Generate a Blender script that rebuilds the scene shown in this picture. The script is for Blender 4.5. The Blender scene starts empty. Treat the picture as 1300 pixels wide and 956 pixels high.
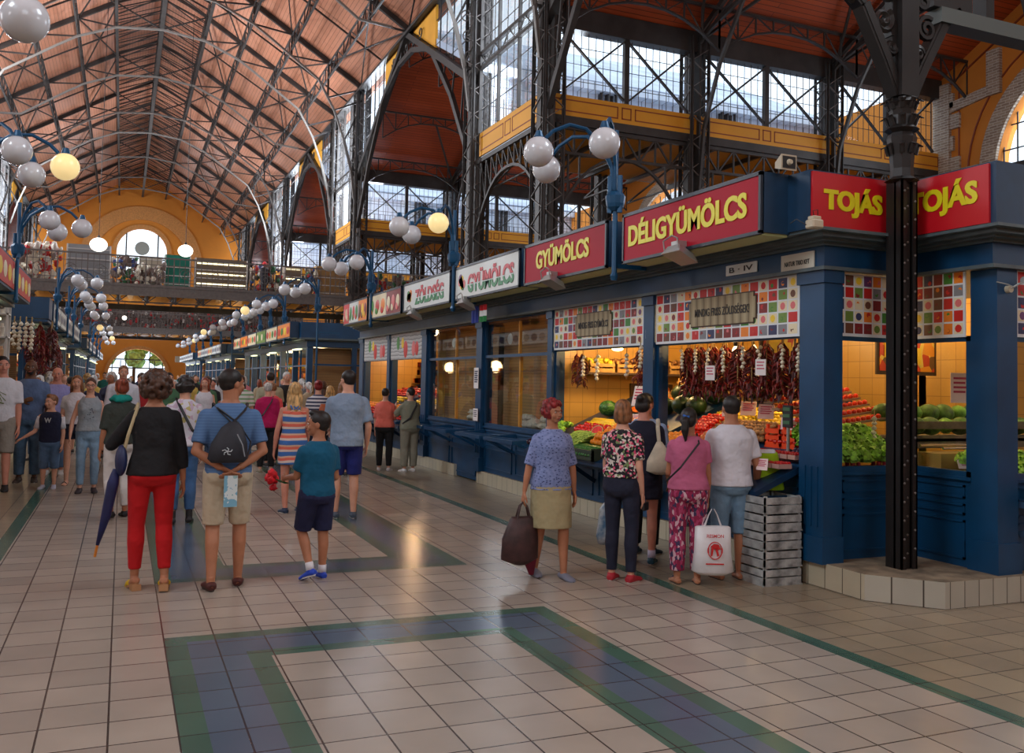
import bpy, bmesh, math, random
from math import sin, cos, pi, radians, sqrt, atan2
from mathutils import Vector, Matrix, noise as mnoise
random.seed(7)
C = bpy.context.scene.collection
def V(*a): return Vector(a)
# ------------------------------------------------------------------ materials
def lin(c):
    c = c/255.0
    return c/12.92 if c <= .04045 else ((c+.055)/1.055)**2.4
def rgb(c): return (lin(c[0]), lin(c[1]), lin(c[2]), 1)
MATS = {}
def nodes_of(m):
    m.use_nodes = True
    return m.node_tree.nodes, m.node_tree.links, m.node_tree.nodes['Principled BSDF']
def mat(name, col, rough=.6, metal=0, var=0, vscale=8, bump=0, bscale=60, emit=0, coat=0, spec=None, bd=.01):
    if name in MATS: return MATS[name]
    m = bpy.data.materials.new(name); n, l, b = nodes_of(m)
    b.inputs['Base Color'].default_value = rgb(col)
    b.inputs['Roughness'].default_value = rough; b.inputs['Metallic'].default_value = metal
    if coat: b.inputs['Coat Weight'].default_value = coat
    if spec is not None: b.inputs['Specular IOR Level'].default_value = spec
    if emit:
        b.inputs['Emission Color'].default_value = rgb(col); b.inputs['Emission Strength'].default_value = emit
    if var or bump: tc = n.new('ShaderNodeTexCoord')
    if var:
        t = n.new('ShaderNodeTexNoise'); t.inputs['Scale'].default_value = vscale; t.inputs['Detail'].default_value = 4
        l.new(tc.outputs['Object'], t.inputs['Vector'])
        r = n.new('ShaderNodeValToRGB')
        d = rgb([max(0, c*(1-var)) for c in col]); u = rgb([min(255, c*(1+var*.7)) for c in col])
        r.color_ramp.elements[0].position = .3; r.color_ramp.elements[0].color = d
        r.color_ramp.elements[1].position = .7; r.color_ramp.elements[1].color = u
        l.new(t.outputs['Fac'], r.inputs['Fac']); l.new(r.outputs['Color'], b.inputs['Base Color'])
    if bump:
        t2 = n.new('ShaderNodeTexNoise'); t2.inputs['Scale'].default_value = bscale
        l.new(tc.outputs['Object'], t2.inputs['Vector'])
        bp = n.new('ShaderNodeBump'); bp.inputs['Strength'].default_value = bump; bp.inputs['Distance'].default_value = bd
        l.new(t2.outputs['Fac'], bp.inputs['Height']); l.new(bp.outputs['Normal'], b.inputs['Normal'])
    MATS[name] = m; return m
def tile_mat(name, c1, c2, mortar, w, h, rough=.3, mort=.004, offset=0, axes='XY', freq=1, bump=.3, var=.08):
    if name in MATS: return MATS[name]
    m = bpy.data.materials.new(name); n, l, b = nodes_of(m)
    tc = n.new('ShaderNodeTexCoord'); src = tc.outputs['Object']
    if axes != 'XY':
        sp = n.new('ShaderNodeSeparateXYZ'); cb = n.new('ShaderNodeCombineXYZ'); l.new(src, sp.inputs[0])
        l.new(sp.outputs[axes[0]], cb.inputs[0]); l.new(sp.outputs[axes[1]], cb.inputs[1]); src = cb.outputs[0]
    br = n.new('ShaderNodeTexBrick'); br.offset = offset; br.offset_frequency = 2; br.squash = 1
    l.new(src, br.inputs['Vector'])
    br.inputs['Color1'].default_value = rgb(c1); br.inputs['Color2'].default_value = rgb(c2); br.inputs['Mortar'].default_value = rgb(mortar)
    br.inputs['Scale'].default_value = 1; br.inputs['Mortar Size'].default_value = mort; br.inputs['Mortar Smooth'].default_value = .1
    br.inputs['Brick Width'].default_value = w; br.inputs['Row Height'].default_value = h
    ns = n.new('ShaderNodeTexNoise'); ns.inputs['Scale'].default_value = 1.7; ns.inputs['Detail'].default_value = 6
    l.new(tc.outputs['Object'], ns.inputs['Vector'])
    mx = n.new('ShaderNodeMix'); mx.data_type = 'RGBA'; mx.blend_type = 'MULTIPLY'; mx.inputs['Factor'].default_value = 1
    rp = n.new('ShaderNodeValToRGB'); rp.color_ramp.elements[0].position = .3; rp.color_ramp.elements[1].position = .7
    a = 1-var*2; rp.color_ramp.elements[0].color = (a, a, a, 1); rp.color_ramp.elements[1].color = (1, 1, 1, 1)
    l.new(ns.outputs['Fac'], rp.inputs['Fac']); l.new(br.outputs['Color'], mx.inputs[6]); l.new(rp.outputs['Color'], mx.inputs[7])
    l.new(mx.outputs[2], b.inputs['Base Color']); b.inputs['Roughness'].default_value = rough
    bp = n.new('ShaderNodeBump'); bp.inputs['Strength'].default_value = bump; bp.inputs['Distance'].default_value = .004; bp.invert = True
    l.new(br.outputs['Fac'], bp.inputs['Height']); l.new(bp.outputs['Normal'], b.inputs['Normal'])
    MATS[name] = m; return m
def ramp_mat(name, kind, stops, scale=10, rough=.8, axis=None, stretch=(1, 1, 1), const=True, dist=0):
    """pattern cloth / rind: kind voronoi|noise|wave|zgrad, stops [(pos, colour)]"""
    if name in MATS: return MATS[name]
    m = bpy.data.materials.new(name); n, l, b = nodes_of(m)
    tc = n.new('ShaderNodeTexCoord'); mp = n.new('ShaderNodeMapping'); mp.inputs['Scale'].default_value = stretch
    l.new(tc.outputs['Object'], mp.inputs['Vector'])
    if kind == 'voronoi':
        t = n.new('ShaderNodeTexVoronoi'); t.inputs['Scale'].default_value = scale; out = t.outputs['Color']
        sp = n.new('ShaderNodeSeparateColor'); l.new(out, sp.inputs[0]); out = sp.outputs[0]
    elif kind == 'dots':
        t = n.new('ShaderNodeTexVoronoi'); t.inputs['Scale'].default_value = scale; out = t.outputs['Distance']
    elif kind == 'noise':
        t = n.new('ShaderNodeTexNoise'); t.inputs['Scale'].default_value = scale; t.inputs['Detail'].default_value = 3; out = t.outputs['Fac']
    else:
        t = n.new('ShaderNodeTexWave'); t.inputs['Scale'].default_value = scale; t.bands_direction = axis or 'Z'; t.inputs['Distortion'].default_value = dist
        t.wave_profile = 'SAW'; out = t.outputs['Fac']
    l.new(mp.outputs[0], t.inputs['Vector'])
    r = n.new('ShaderNodeValToRGB'); cr = r.color_ramp
    if const: cr.interpolation = 'CONSTANT'
    while len(cr.elements) < len(stops): cr.elements.new(.5)
    for e, (p, c) in zip(cr.elements, stops): e.position = p; e.color = rgb(c)
    l.new(out, r.inputs['Fac']); l.new(r.outputs['Color'], b.inputs['Base Color']); b.inputs['Roughness'].default_value = rough
    MATS[name] = m; return m
def glass_mat(name, tint, refl=.06, rough=.02, k=.5):
    m = bpy.data.materials.new(name); m.use_nodes = True; n, l = m.node_tree.nodes, m.node_tree.links
    n.remove(n['Principled BSDF']); out = n['Material Output']
    t = n.new('ShaderNodeBsdfTransparent'); t.inputs[0].default_value = rgb(tint)
    g = n.new('ShaderNodeBsdfGlossy'); g.inputs['Roughness'].default_value = rough
    lw = n.new('ShaderNodeLayerWeight'); lw.inputs['Blend'].default_value = .25
    mt = n.new('ShaderNodeMath'); mt.operation = 'MULTIPLY_ADD'; mt.inputs[1].default_value = k; mt.inputs[2].default_value = refl
    l.new(lw.outputs['Fresnel'], mt.inputs[0])
    mx = n.new('ShaderNodeMixShader'); l.new(mt.outputs[0], mx.inputs[0]); l.new(t.outputs[0], mx.inputs[1]); l.new(g.outputs[0], mx.inputs[2])
    l.new(mx.outputs[0], out.inputs['Surface']); MATS[name] = m; return m
# ------------------------------------------------------------------ mesh builder
class MB:
    def __init__(s): s.v = []; s.f = []; s.m = []; s.mi = 0
    def add(s, vs, fs):
        o = len(s.v); s.v += [tuple(p) for p in vs]
        for f in fs: s.f.append(tuple(i+o for i in f)); s.m.append(s.mi)
        return s
    def box(s, x0, x1, y0, y1, z0, z1):
        if x0 > x1: x0, x1 = x1, x0
        if y0 > y1: y0, y1 = y1, y0
        if z0 > z1: z0, z1 = z1, z0
        return s.add([(x0,y0,z0),(x1,y0,z0),(x1,y1,z0),(x0,y1,z0),(x0,y0,z1),(x1,y0,z1),(x1,y1,z1),(x0,y1,z1)],
              [(0,3,2,1),(4,5,6,7),(0,1,5,4),(1,2,6,5),(2,3,7,6),(3,0,4,7)])
    def bbox(s, x0, x1, y0, y1, z0, z1, b=.01):
        """box with chamfered vertical and horizontal edges"""
        bm = bmesh.new(); r = bmesh.ops.create_cube(bm, size=1)
        for v in bm.verts: v.co = Vector(((x0+x1)/2+v.co.x*abs(x1-x0), (y0+y1)/2+v.co.y*abs(y1-y0), (z0+z1)/2+v.co.z*abs(z1-z0)))
        bmesh.ops.bevel(bm, geom=bm.edges[:], offset=b, segments=1, affect='EDGES')
        s.bm(bm); return s
    def bm(s, bm, M=None):
        bm.verts.index_update()
        s.add([(M @ v.co if M else v.co) for v in bm.verts], [[v.index for v in f.verts] for f in bm.faces]); bm.free(); return s
    def bar(s, p, q, w=.05, h=None, up=None):
        p, q = Vector(p), Vector(q); h = h or w; d = (q-p)
        if d.length < 1e-6: return s
        d.normalize(); u = Vector(up or (0, 0, 1))
        if abs(d.dot(u)) > .98: u = Vector((0, 1, 0)) if abs(d.y) < .9 else Vector((1, 0, 0))
        a = d.cross(u).normalized()*w/2; b = a.cross(d).normalized()*h/2
        vs = [p-a-b, p+a-b, p+a+b, p-a+b, q-a-b, q+a-b, q+a+b, q-a+b]
        return s.add(vs, [(0,1,2,3),(7,6,5,4),(0,4,5,1),(1,5,6,2),(2,6,7,3),(3,7,4,0)])
    def path(s, pts, w, h=None, up=None):
        for a, b in zip(pts, pts[1:]): s.bar(a, b, w, h, up)
        return s
    def tube(s, pts, r, n=8, cap=True, flat=None, up=None):
        """r scalar or list; flat = list/scalar ratio of the second axis"""
        pts = [Vector(p) for p in pts]; N = len(pts)
        rs = r if isinstance(r, (list, tuple)) else [r]*N
        fl = flat if isinstance(flat, (list, tuple)) else [flat or 1]*N
        up0 = Vector(up or (0, 0, 1)); vs = []; prev = None
        for i in range(N):
            d = (pts[min(i+1, N-1)]-pts[max(i-1, 0)]).normalized()
            if prev is None:
                u = up0
                if abs(d.dot(u)) > .95: u = Vector((0, 1, 0)) if abs(d.y) < .9 else Vector((1, 0, 0))
                a = d.cross(u).normalized()
            else:
                a = (prev-d*prev.dot(d)).normalized()
            prev = a; b = a.cross(d).normalized()
            rx, ry = rs[i], rs[i]*fl[i]
            for k in range(n):
                t = 2*pi*k/n; vs.append(pts[i]+a*cos(t)*rx+b*sin(t)*ry)
        fs = [(i*n+k, i*n+(k+1)%n, (i+1)*n+(k+1)%n, (i+1)*n+k) for i in range(N-1) for k in range(n)]
        if cap: fs += [tuple(range(n))[::-1], tuple((N-1)*n+k for k in range(n))]
        return s.add(vs, fs)
    def rings(s, rr, n=20):
        """stack of ellipses (cx,cy,z,rx,ry[,power])"""
        vs = []
        for r in rr:
            cx, cy, z, rx, ry = r[:5]; pw = r[5] if len(r) > 5 else 1
            for k in range(n):
                t = 2*pi*k/n; c_, s_ = cos(t), sin(t)
                vs.append((cx+rx*math.copysign(abs(c_)**pw, c_), cy+ry*math.copysign(abs(s_)**pw, s_), z))
        N = len(rr)
        fs = [(i*n+k, i*n+(k+1)%n, (i+1)*n+(k+1)%n, (i+1)*n+k) for i in range(N-1) for k in range(n)]
        fs += [tuple(range(n))[::-1], tuple((N-1)*n+k for k in range(n))]
        return s.add(vs, fs)
    def ball(s, c, r, nu=12, nv=8, M=None, jit=0):
        if not isinstance(r, (tuple, list)): r = (r, r, r)
        c = Vector(c); vs = [Vector((0, 0, -1))]
        for i in range(1, nv):
            a = -pi/2+pi*i/nv
            for k in range(nu):
                t = 2*pi*k/nu; vs.append(Vector((cos(a)*cos(t), cos(a)*sin(t), sin(a))))
        vs.append(Vector((0, 0, 1))); out = []
        for p in vs:
            if jit: p = p*(1+jit*mnoise.noise(p*2.3+c*7))
            q = Vector((p.x*r[0], p.y*r[1], p.z*r[2]))
            if M: q = M @ q
            out.append(c+q)
        fs = [(0, 1+(k+1)%nu, 1+k) for k in range(nu)]
        for i in range(nv-2):
            for k in range(nu): fs.append((1+i*nu+k, 1+i*nu+(k+1)%nu, 1+(i+1)*nu+(k+1)%nu, 1+(i+1)*nu+k))
        L = len(vs)-1; fs += [(1+(nv-2)*nu+k, 1+(nv-2)*nu+(k+1)%nu, L) for k in range(nu)]
        return s.add(out, fs)
    def lathe(s, prof, c=(0, 0, 0), n=16):
        """prof [(r,z)]"""
        return s.rings([(c[0], c[1], c[2]+z, max(r, .0005), max(r, .0005)) for r, z in prof], n)
    def poly(s, pts, t, nrm):
        """extruded polygon; pts 3D, thickness vector nrm*t"""
        o = Vector(nrm)*t; n = len(pts); P = [Vector(p) for p in pts]
        vs = P+[p+o for p in P]
        return s.add(vs, [tuple(range(n))[::-1], tuple(range(n, 2*n))]+[(i, (i+1) % n, (i+1) % n+n, i+n) for i in range(n)])
    def quad(s, a, b, c, d): return s.add([a, b, c, d], [(0, 1, 2, 3)])
    def build(s, name, ms, parent=None, origin=None, smooth=False, fix=False):
        me = bpy.data.meshes.new(name); o3 = Vector((0, 0, 0))
        if parent is not None and origin is None: o3 = WL.get(parent.name, Vector((0, 0, 0)))
        if origin is not None: o3 = Vector(origin)
        me.from_pydata([tuple(Vector(p)-o3) for p in s.v], [], s.f)
        if not isinstance(ms, (list, tuple)): ms = [ms]
        for m in ms: me.materials.append(m)
        if len(ms) > 1: me.polygons.foreach_set('material_index', s.m)
        if fix:
            b = bmesh.new(); b.from_mesh(me); bmesh.ops.recalc_face_normals(b, faces=b.faces[:]); b.to_mesh(me); b.free()
        if smooth: me.polygons.foreach_set('use_smooth', [True]*len(me.polygons))
        me.update(); o = bpy.data.objects.new(name, me); C.objects.link(o)
        if parent is not None:
            o.parent = parent; WL[o.name] = o3
        else:
            if origin is not None: o.location = origin
            WL[o.name] = o3
        return o
WL = {}     # object name -> world origin used while building in world coordinates
def thing(name, label, cat, loc=(0, 0, 0), rz=0, group=None):
    o = bpy.data.objects.new(name, None); C.objects.link(o); o.empty_display_size = .1
    o.location = loc; o.rotation_euler = (0, 0, rz); o['label'] = label; o['category'] = cat
    if group: o['group'] = group
    WL[o.name] = Vector(loc)
    return o
def tag(o, label, cat, group=None, kind=None):
    o['label'] = label; o['category'] = cat
    if group: o['group'] = group
    if kind: o['kind'] = kind
    return o
def struct(o): o['kind'] = 'structure'; return o
def plab(o, label): o['label'] = label; return o
def dup(root, loc, rz=0, label=None, group=None, scale=None, rot=None):
    r = root.copy(); C.objects.link(r); r.location = loc; r.rotation_euler = rot or (0, 0, rz)
    if scale: r.scale = scale if isinstance(scale, tuple) else (scale,)*3
    if label: r['label'] = label
    if group: r['group'] = group
    for ch in list(root.children):
        c = ch.copy(); C.objects.link(c); c.parent = r
        for g in ch.children:
            d = g.copy(); C.objects.link(d); d.parent = c
    return r
def text_geo(body, offset=0, extrude=.5):
    cu = bpy.data.curves.new('t', 'FONT'); cu.body = body; cu.size = 1; cu.offset = offset; cu.extrude = 0; cu.resolution_u = 4
    o = bpy.data.objects.new('t', cu); C.objects.link(o); dg = bpy.context.evaluated_depsgraph_get(); dg.update()
    me = bpy.data.meshes.new_from_object(o.evaluated_get(dg)); bm = bmesh.new(); bm.from_mesh(me)
    bpy.data.objects.remove(o); bpy.data.curves.remove(cu); bpy.data.meshes.remove(me)
    xs = [v.co.x for v in bm.verts]; ys = [v.co.y for v in bm.verts]
    x0, x1, y0, y1 = min(xs), max(xs), min(ys), max(ys)
    for v in bm.verts: v.co = Vector(((v.co.x-x0)/(x1-x0), (v.co.y-y0)/(y1-y0), 0))
    return bm
def put_text(mb, bm, org, u, v, w, h, t=.006, keep=None, bold=0):
    """text unit box placed at org, u right, v up, extruded along n=u x v"""
    u, v = Vector(u).normalized(), Vector(v).normalized(); n = u.cross(v)
    if keep:
        g = bm.verts[:]+bm.edges[:]+bm.faces[:]
        bmesh.ops.bisect_plane(bm, geom=g, plane_co=(0, keep[0], 0), plane_no=(0, -1, 0), clear_outer=True)
        g = bm.verts[:]+bm.edges[:]+bm.faces[:]
        bmesh.ops.bisect_plane(bm, geom=g, plane_co=(0, keep[1], 0), plane_no=(0, 1, 0), clear_outer=True)
    r = bmesh.ops.extrude_face_region(bm, geom=bm.faces[:])
    for x in r['geom']:
        if isinstance(x, bmesh.types.BMVert): x.co.z = 1
    bm.verts.index_update(); O = Vector(org)
    for k in ((-1, 0, 1) if bold else (0,)):
        mb.add([O+u*(p.co.x*w+k*bold)+v*(p.co.y*h)+n*(p.co.z*t+(k+1)*.0012+.0005) for p in bm.verts], [[q.index for q in f.verts] for f in bm.faces])
    bm.free()

BLUE = mat('blue_paint', (4, 62, 100), .42, var=.10, vscale=3)
BLUED = mat('blue_paint_dark', (8, 46, 78), .4, var=.1, vscale=3)
GREYB = mat('cornice_grey', (82, 96, 100), .45, var=.1)
IRON = mat('dark_iron', (62, 58, 56), .5, .25, var=.15, vscale=2)
IRONL = mat('light_iron', (112, 106, 102), .5, .2, var=.1)
IRONG = mat('green_grey_iron', (86, 92, 88), .5, .1)
PALE = mat('pale_grey_iron', (130, 124, 118), .5, .1)
YEL = mat('yellow_paint', (224, 156, 38), .6, var=.04, vscale=1)
MAROON = mat('maroon_line', (140, 62, 30), .6)
WALLY = mat('ochre_plaster', (206, 126, 40), .85, var=.05, vscale=.5, bump=.1, bscale=8)
STONE = mat('stone', (176, 160, 138), .85, var=.15, bump=.2)
WHITE = mat('white_paint', (225, 225, 222), .5)
OPAL = mat('opal_glass', (214, 216, 220), .18, coat=.5)
OPALW = mat('opal_glass_lit', (255, 226, 160), .3, emit=.8)
OPALB = mat('opal_glass_bright', (255, 250, 235), .3, emit=3)
SLATE = mat('slate_roof', (196, 206, 222), .6, var=.1, vscale=.6)
GLASS = glass_mat('window_glass', (246, 250, 255), .02)
SGLASS = glass_mat('shop_glass', (238, 242, 240), .02, .02, .22)
BLACKM = mat('black_plastic', (28, 28, 30), .5)
EXPO=-0.42; SKY=2.4; DAY=1900
# ------------------------------------------------------------------ world, camera
sc = bpy.context.scene
sc.view_settings.view_transform = 'Standard'; sc.view_settings.look = 'None'; sc.view_settings.gamma = 1
sc.view_settings.exposure = EXPO
sc.view_settings.use_curve_mapping = False
w = bpy.data.worlds.new('sky'); sc.world = w; w.use_nodes = True
bg = w.node_tree.nodes['Background']; bg.inputs[0].default_value = (.80, .90, 1, 1); bg.inputs[1].default_value = SKY
def camera():
    f, yaw, pitch, roll = 1158.0, .40281, .045543, .020534
    fw = Vector((sin(yaw)*cos(pitch), cos(yaw)*cos(pitch), sin(pitch))); rt = Vector((cos(yaw), -sin(yaw), 0)); up = rt.cross(fw)
    r = rt*cos(roll)+up*sin(roll); u = -rt*sin(roll)+up*cos(roll)
    cd = bpy.data.cameras.new('camera'); cam = bpy.data.objects.new('camera', cd); C.objects.link(cam)
    M = Matrix((r, u, -fw)).transposed().to_4x4(); M.translation = (0, 0, 1.65); cam.matrix_world = M
    cd.sensor_fit = 'HORIZONTAL'; cd.sensor_width = 36; cd.lens = f*36/1300; cd.shift_y = -(478-433.5)/1300
    cd.clip_start = .05; cd.clip_end = 400; sc.camera = cam
camera()
XC = 1.3; HW = 9.7; EZ = 17.0
XR, XL = 11.0, -8.4
XE = 26.2; YF = 103.0
# ------------------------------------------------------------------ floor
CR = tile_mat('cream_tiles', (178, 166, 152), (160, 149, 137), (62, 56, 52), .3, .3, .26, .005)
TAN = tile_mat('tan_tiles', (160, 145, 120), (145, 131, 110), (60, 54, 46), .3, .3, .28, .005)
GRT = tile_mat('green_tiles', (76, 110, 94), (64, 96, 82), (38, 44, 42), .3, .3, .24, .004)
BLT = tile_mat('blue_tiles', (90, 106, 124), (80, 96, 114), (40, 44, 54), .3, .3, .24, .005)
def floor():
    xs = [-26, -8.4, -1.05, -.92, .3, .43, .75, .88, 2.36, 2.49, 2.81, 2.94, 4.16, 4.29, 8, 30]
    ys = [-14, -9.5, -9.37, -9.05, -8.92, 5.62, 5.75, 6.07, 6.2, 7.82, 7.95, 8.27, 8.40, 21.0, 21.13, 21.45, 21.58, 23.2, 23.33, 23.65, 23.78, 38.5, 38.63, 38.95, 39.08, 60, 104, 112]
    b = MB()
    def cls(x, y):
        if 4.16 < x < 4.29 or -1.05 < x < -.92: return 2
        for (a, c) in ((-9.5, 6.2), (7.82, 21.58), (23.2, 39.08)):
            if a < y < c and .3 < x < 2.94:
                d = min(x-.3, 2.94-x, y-a, c-y)
                if d < .13 or .45 < d < .58: return 2
                if d < .45: return 3
                return 0
        return 1 if x > 4.29 or x < -1.05 else 0
    for i in range(len(xs)-1):
        for j in range(len(ys)-1):
            x0, x1, y0, y1 = xs[i], xs[i+1], ys[j], ys[j+1]; b.mi = cls((x0+x1)/2, (y0+y1)/2)
            b.quad((x0, y0, 0), (x1, y0, 0), (x1, y1, 0), (x0, y1, 0))
    struct(b.build('floor', [CR, TAN, GRT, BLT]))
floor()
# ------------------------------------------------------------------ roof of the nave
PLANK = tile_mat('terracotta_planks', (210, 144, 114), (202, 134, 104), (144, 84, 62), 6.0, .16, .34, .010, .5, 'YX', bump=.2, var=.05)  # paler than the side bay planks: daylight glare put into the base colour
PLANK.node_tree.nodes['Principled BSDF'].inputs['Coat Weight'].default_value = .35; PLANK.node_tree.nodes['Principled BSDF'].inputs['Coat Roughness'].default_value = .4
PLANK2 = tile_mat('terracotta_planks_side', (188, 84, 44), (172, 74, 38), (112, 46, 26), 6.0, .16, .4, .012, .5, 'XY', bump=.5, var=.07)
Y0, Y1 = -14.0, YF
def slab(b, a, c, d, e, t=.25):
    """quad a,c,d,e wound so that its normal points down; top gets slate"""
    a, c, d, e = map(Vector, (a, c, d, e)); n = (c-a).cross(e-a).normalized()
    if n.z > 0: n = -n
    T = [p-n*t for p in (a, c, d, e)]
    b.mi = 0; b.quad(a, c, d, e); b.mi = 1; b.quad(*T)
    for p, q, P, Q in ((a, c, T[0], T[1]), (c, d, T[1], T[2]), (d, e, T[2], T[3]), (e, a, T[3], T[0])): b.quad(p, q, Q, P)
for side, nm in ((1, 'right'), (-1, 'left')):
    b = MB(); x1 = XC+side*HW; x2 = XC+side*2.25
    slab(b, (x1+side*.6, Y0, EZ-.35), (x1+side*.6, Y1, EZ-.35), (x2, Y1, 21.6), (x2, Y0, 21.6))
    struct(b.build('ceiling_'+nm, [PLANK, SLATE]))
    b = MB(); slab(b, (x2+side*.12, Y0, 21.95), (x2+side*.12, Y1, 21.95), (XC, Y1, 23.0), (XC, Y0, 23.0), .15)
    b.mi = 0; b.box(x2-.05, x2+.05, Y0, Y1, 21.55, 22.05)
    struct(b.build('ceiling_lantern_'+nm, [PLANK, SLATE]))
# trusses
TR = [17.6, 23.5, 29.3, 37.8, 46.4, 52.2, 60.7, 69.3, 75.1, 83.6, 92.2, 98.0]
LOW = [(0, 20.35), (2.25, 20.1), (4.1, 19.3), (5.0, 18.7), (7.4, 17.0), (8.25, 15.5), (8.8, 14.0), (9.2, 12.5)]
def roofz(r): r = abs(r); return EZ+(HW-r)/(HW-2.25)*4.6 if r > 2.25 else 21.9+(2.25-r)*.42
PUR = [2.25, 4.1, 6.0, 7.9]
TORD = ['nearest', 'second', 'third', 'fourth', 'fifth', 'sixth', 'seventh', 'eighth', 'ninth', 'tenth', 'eleventh', 'farthest']
for k, y in enumerate(TR):
    col_t = y in (23.5, 29.3, 46.4, 52.2, 69.3, 75.1, 92.2, 98.0)
    t = thing('roof_truss', 'dark iron roof truss %s, %s from the camera' % ('with pale arched lower chord' if col_t else 'with short stubby ends', TORD[k]), 'roof truss', (XC, y, 12), 0, 'iron trusses under the nave roof')
    tc_, bc, wb = MB(), MB(), MB()
    for s in (1, -1):
        tc_.path([(XC+s*HW, y, roofz(HW)-.15), (XC+s*2.25, y, 21.45)], .16, .22); tc_.path([(XC+s*2.25, y, 21.45), (XC, y, 22.6)], .1, .14)
        low = LOW if col_t else LOW[:5]+[(8.9, 16.9)]
        pts = [(XC+s*a, y, z) for a, z in low]; bc.path(pts, .10, .10)
        prev = (XC, y, 20.35)
        for r in PUR:
            # z of lower chord at r
            for (a, za), (c2, zc) in zip(low, low[1:]):
                if a <= r <= c2: zl = za+(zc-za)*(r-a)/(c2-a)
            p = (XC+s*r, y, zl); q = (XC+s*r, y, roofz(r)-.2 if r > 2.3 else 21.4)
            wb.bar(p, q, .09); wb.bar(prev, q, .07); prev = p
        wb.bar(prev, (XC+s*HW, y, EZ-.2), .08)
        wb.bar((XC, y, 20.35), (XC, y, 22.6), .08); 
        if col_t:
            wb.bar((XC+s*8.25, y, 15.5), (XC+s*HW, y, 16.2), .08); wb.bar((XC+s*8.8, y, 14.0), (XC+s*9.5, y, 15.5), .07); wb.bar((XC+s*9.2, y, 12.5), (XC+s*9.6, y, 12.5), .1)
    tc_.build('top_chord', IRON, t); plab(bc.build('bottom_chord', PALE, t), 'pale grey arched lower chord'); wb.build('web', IRON, t)
# purlins (lattice girders) and wind bracing
for s in (1, -1):
    for r in PUR:
        b = MB(); x = XC+s*r; zt = roofz(r)-.25 if r > 2.3 else 21.4; d = .75 if r > 2.3 else 1.0
        w_ = .15 if r < 2.3 else .08
        b.bar((x, 6, zt), (x, Y1, zt), .07, .08); b.bar((x, 6, zt-d), (x, Y1, zt-d), w_, .09)
        y = 6.0; k = 0
        while y < Y1-1:
            b.bar((x, y, zt if k % 2 else zt-d), (x, y+1.42, zt-d if k % 2 else zt), .05); 
            b.bar((x, y, zt-d), (x, y, zt), .045); y += 1.42; k += 1
        o = b.build('purlin', IRON, None, (x, 50, zt))
        tag(o, 'long lattice purlin, %s slope of nave roof, %s' % ('right' if s > 0 else 'left', {2.25: 'at the edge of the dark ridge lantern', 4.1: 'first outside the lantern', 6.0: 'second outside the lantern', 7.9: 'nearest the eave'}[r]), 'purlin', 'lattice purlins of the nave roof')
    b = MB()
    for ya, yb in zip(TR, TR[1:]):
        rr = [2.25, 4.1, 6.0, 7.9, 9.6]
        for i in range(4):
            if (i+int(ya)) % 2 == 0:
                z0, z1 = roofz(rr[i])-.1 if i else 21.4, roofz(rr[i+1])-.1
                b.bar((XC+s*rr[i], ya, z0-.1), (XC+s*rr[i+1], yb, z1-.1), .06); b.bar((XC+s*rr[i+1], ya, z1-.1), (XC+s*rr[i], yb, z0-.1), .06)
        ym = (ya+yb)/2; b.bar((XC+s*2.3, ym, 21.3), (XC+s*9.6, ym, roofz(9.6)-.15), .06, .08)
    tag(b.build('wind_bracing', IRON, None, (XC+s*6, 50, 19)), 'crossed dark iron rods under the %s slope of the nave roof' % ('right' if s > 0 else 'left'), 'bracing')
    b = MB(); y = 8.0; k = 0
    while y < Y1-1:
        b.bar((XC+s*2.2, y, 21.35), (XC, y+(.5 if k % 2 else -.5), 22.45), .07, .05); b.bar((XC+s*2.2, y, 20.5), (XC, y, 20.55+.9), .035)
        y += .95; k += 1
    tag(b.build('lantern_lattice', IRON, None, (XC+s*1.1, 50, 22)), 'close set dark bars in the %s half of the ridge lantern' % ('right' if s > 0 else 'left'), 'lattice')
b = MB(); b.bar((XC, 6, 20.45), (XC, Y1, 20.45), .22, .12); b.bar((XC, 6, 22.6), (XC, Y1, 22.6), .12)
tag(b.build('ridge_beam', IRON, None, (XC, 50, 21)), 'straight dark ridge beam along the middle of the nave roof', 'beam')
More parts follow.
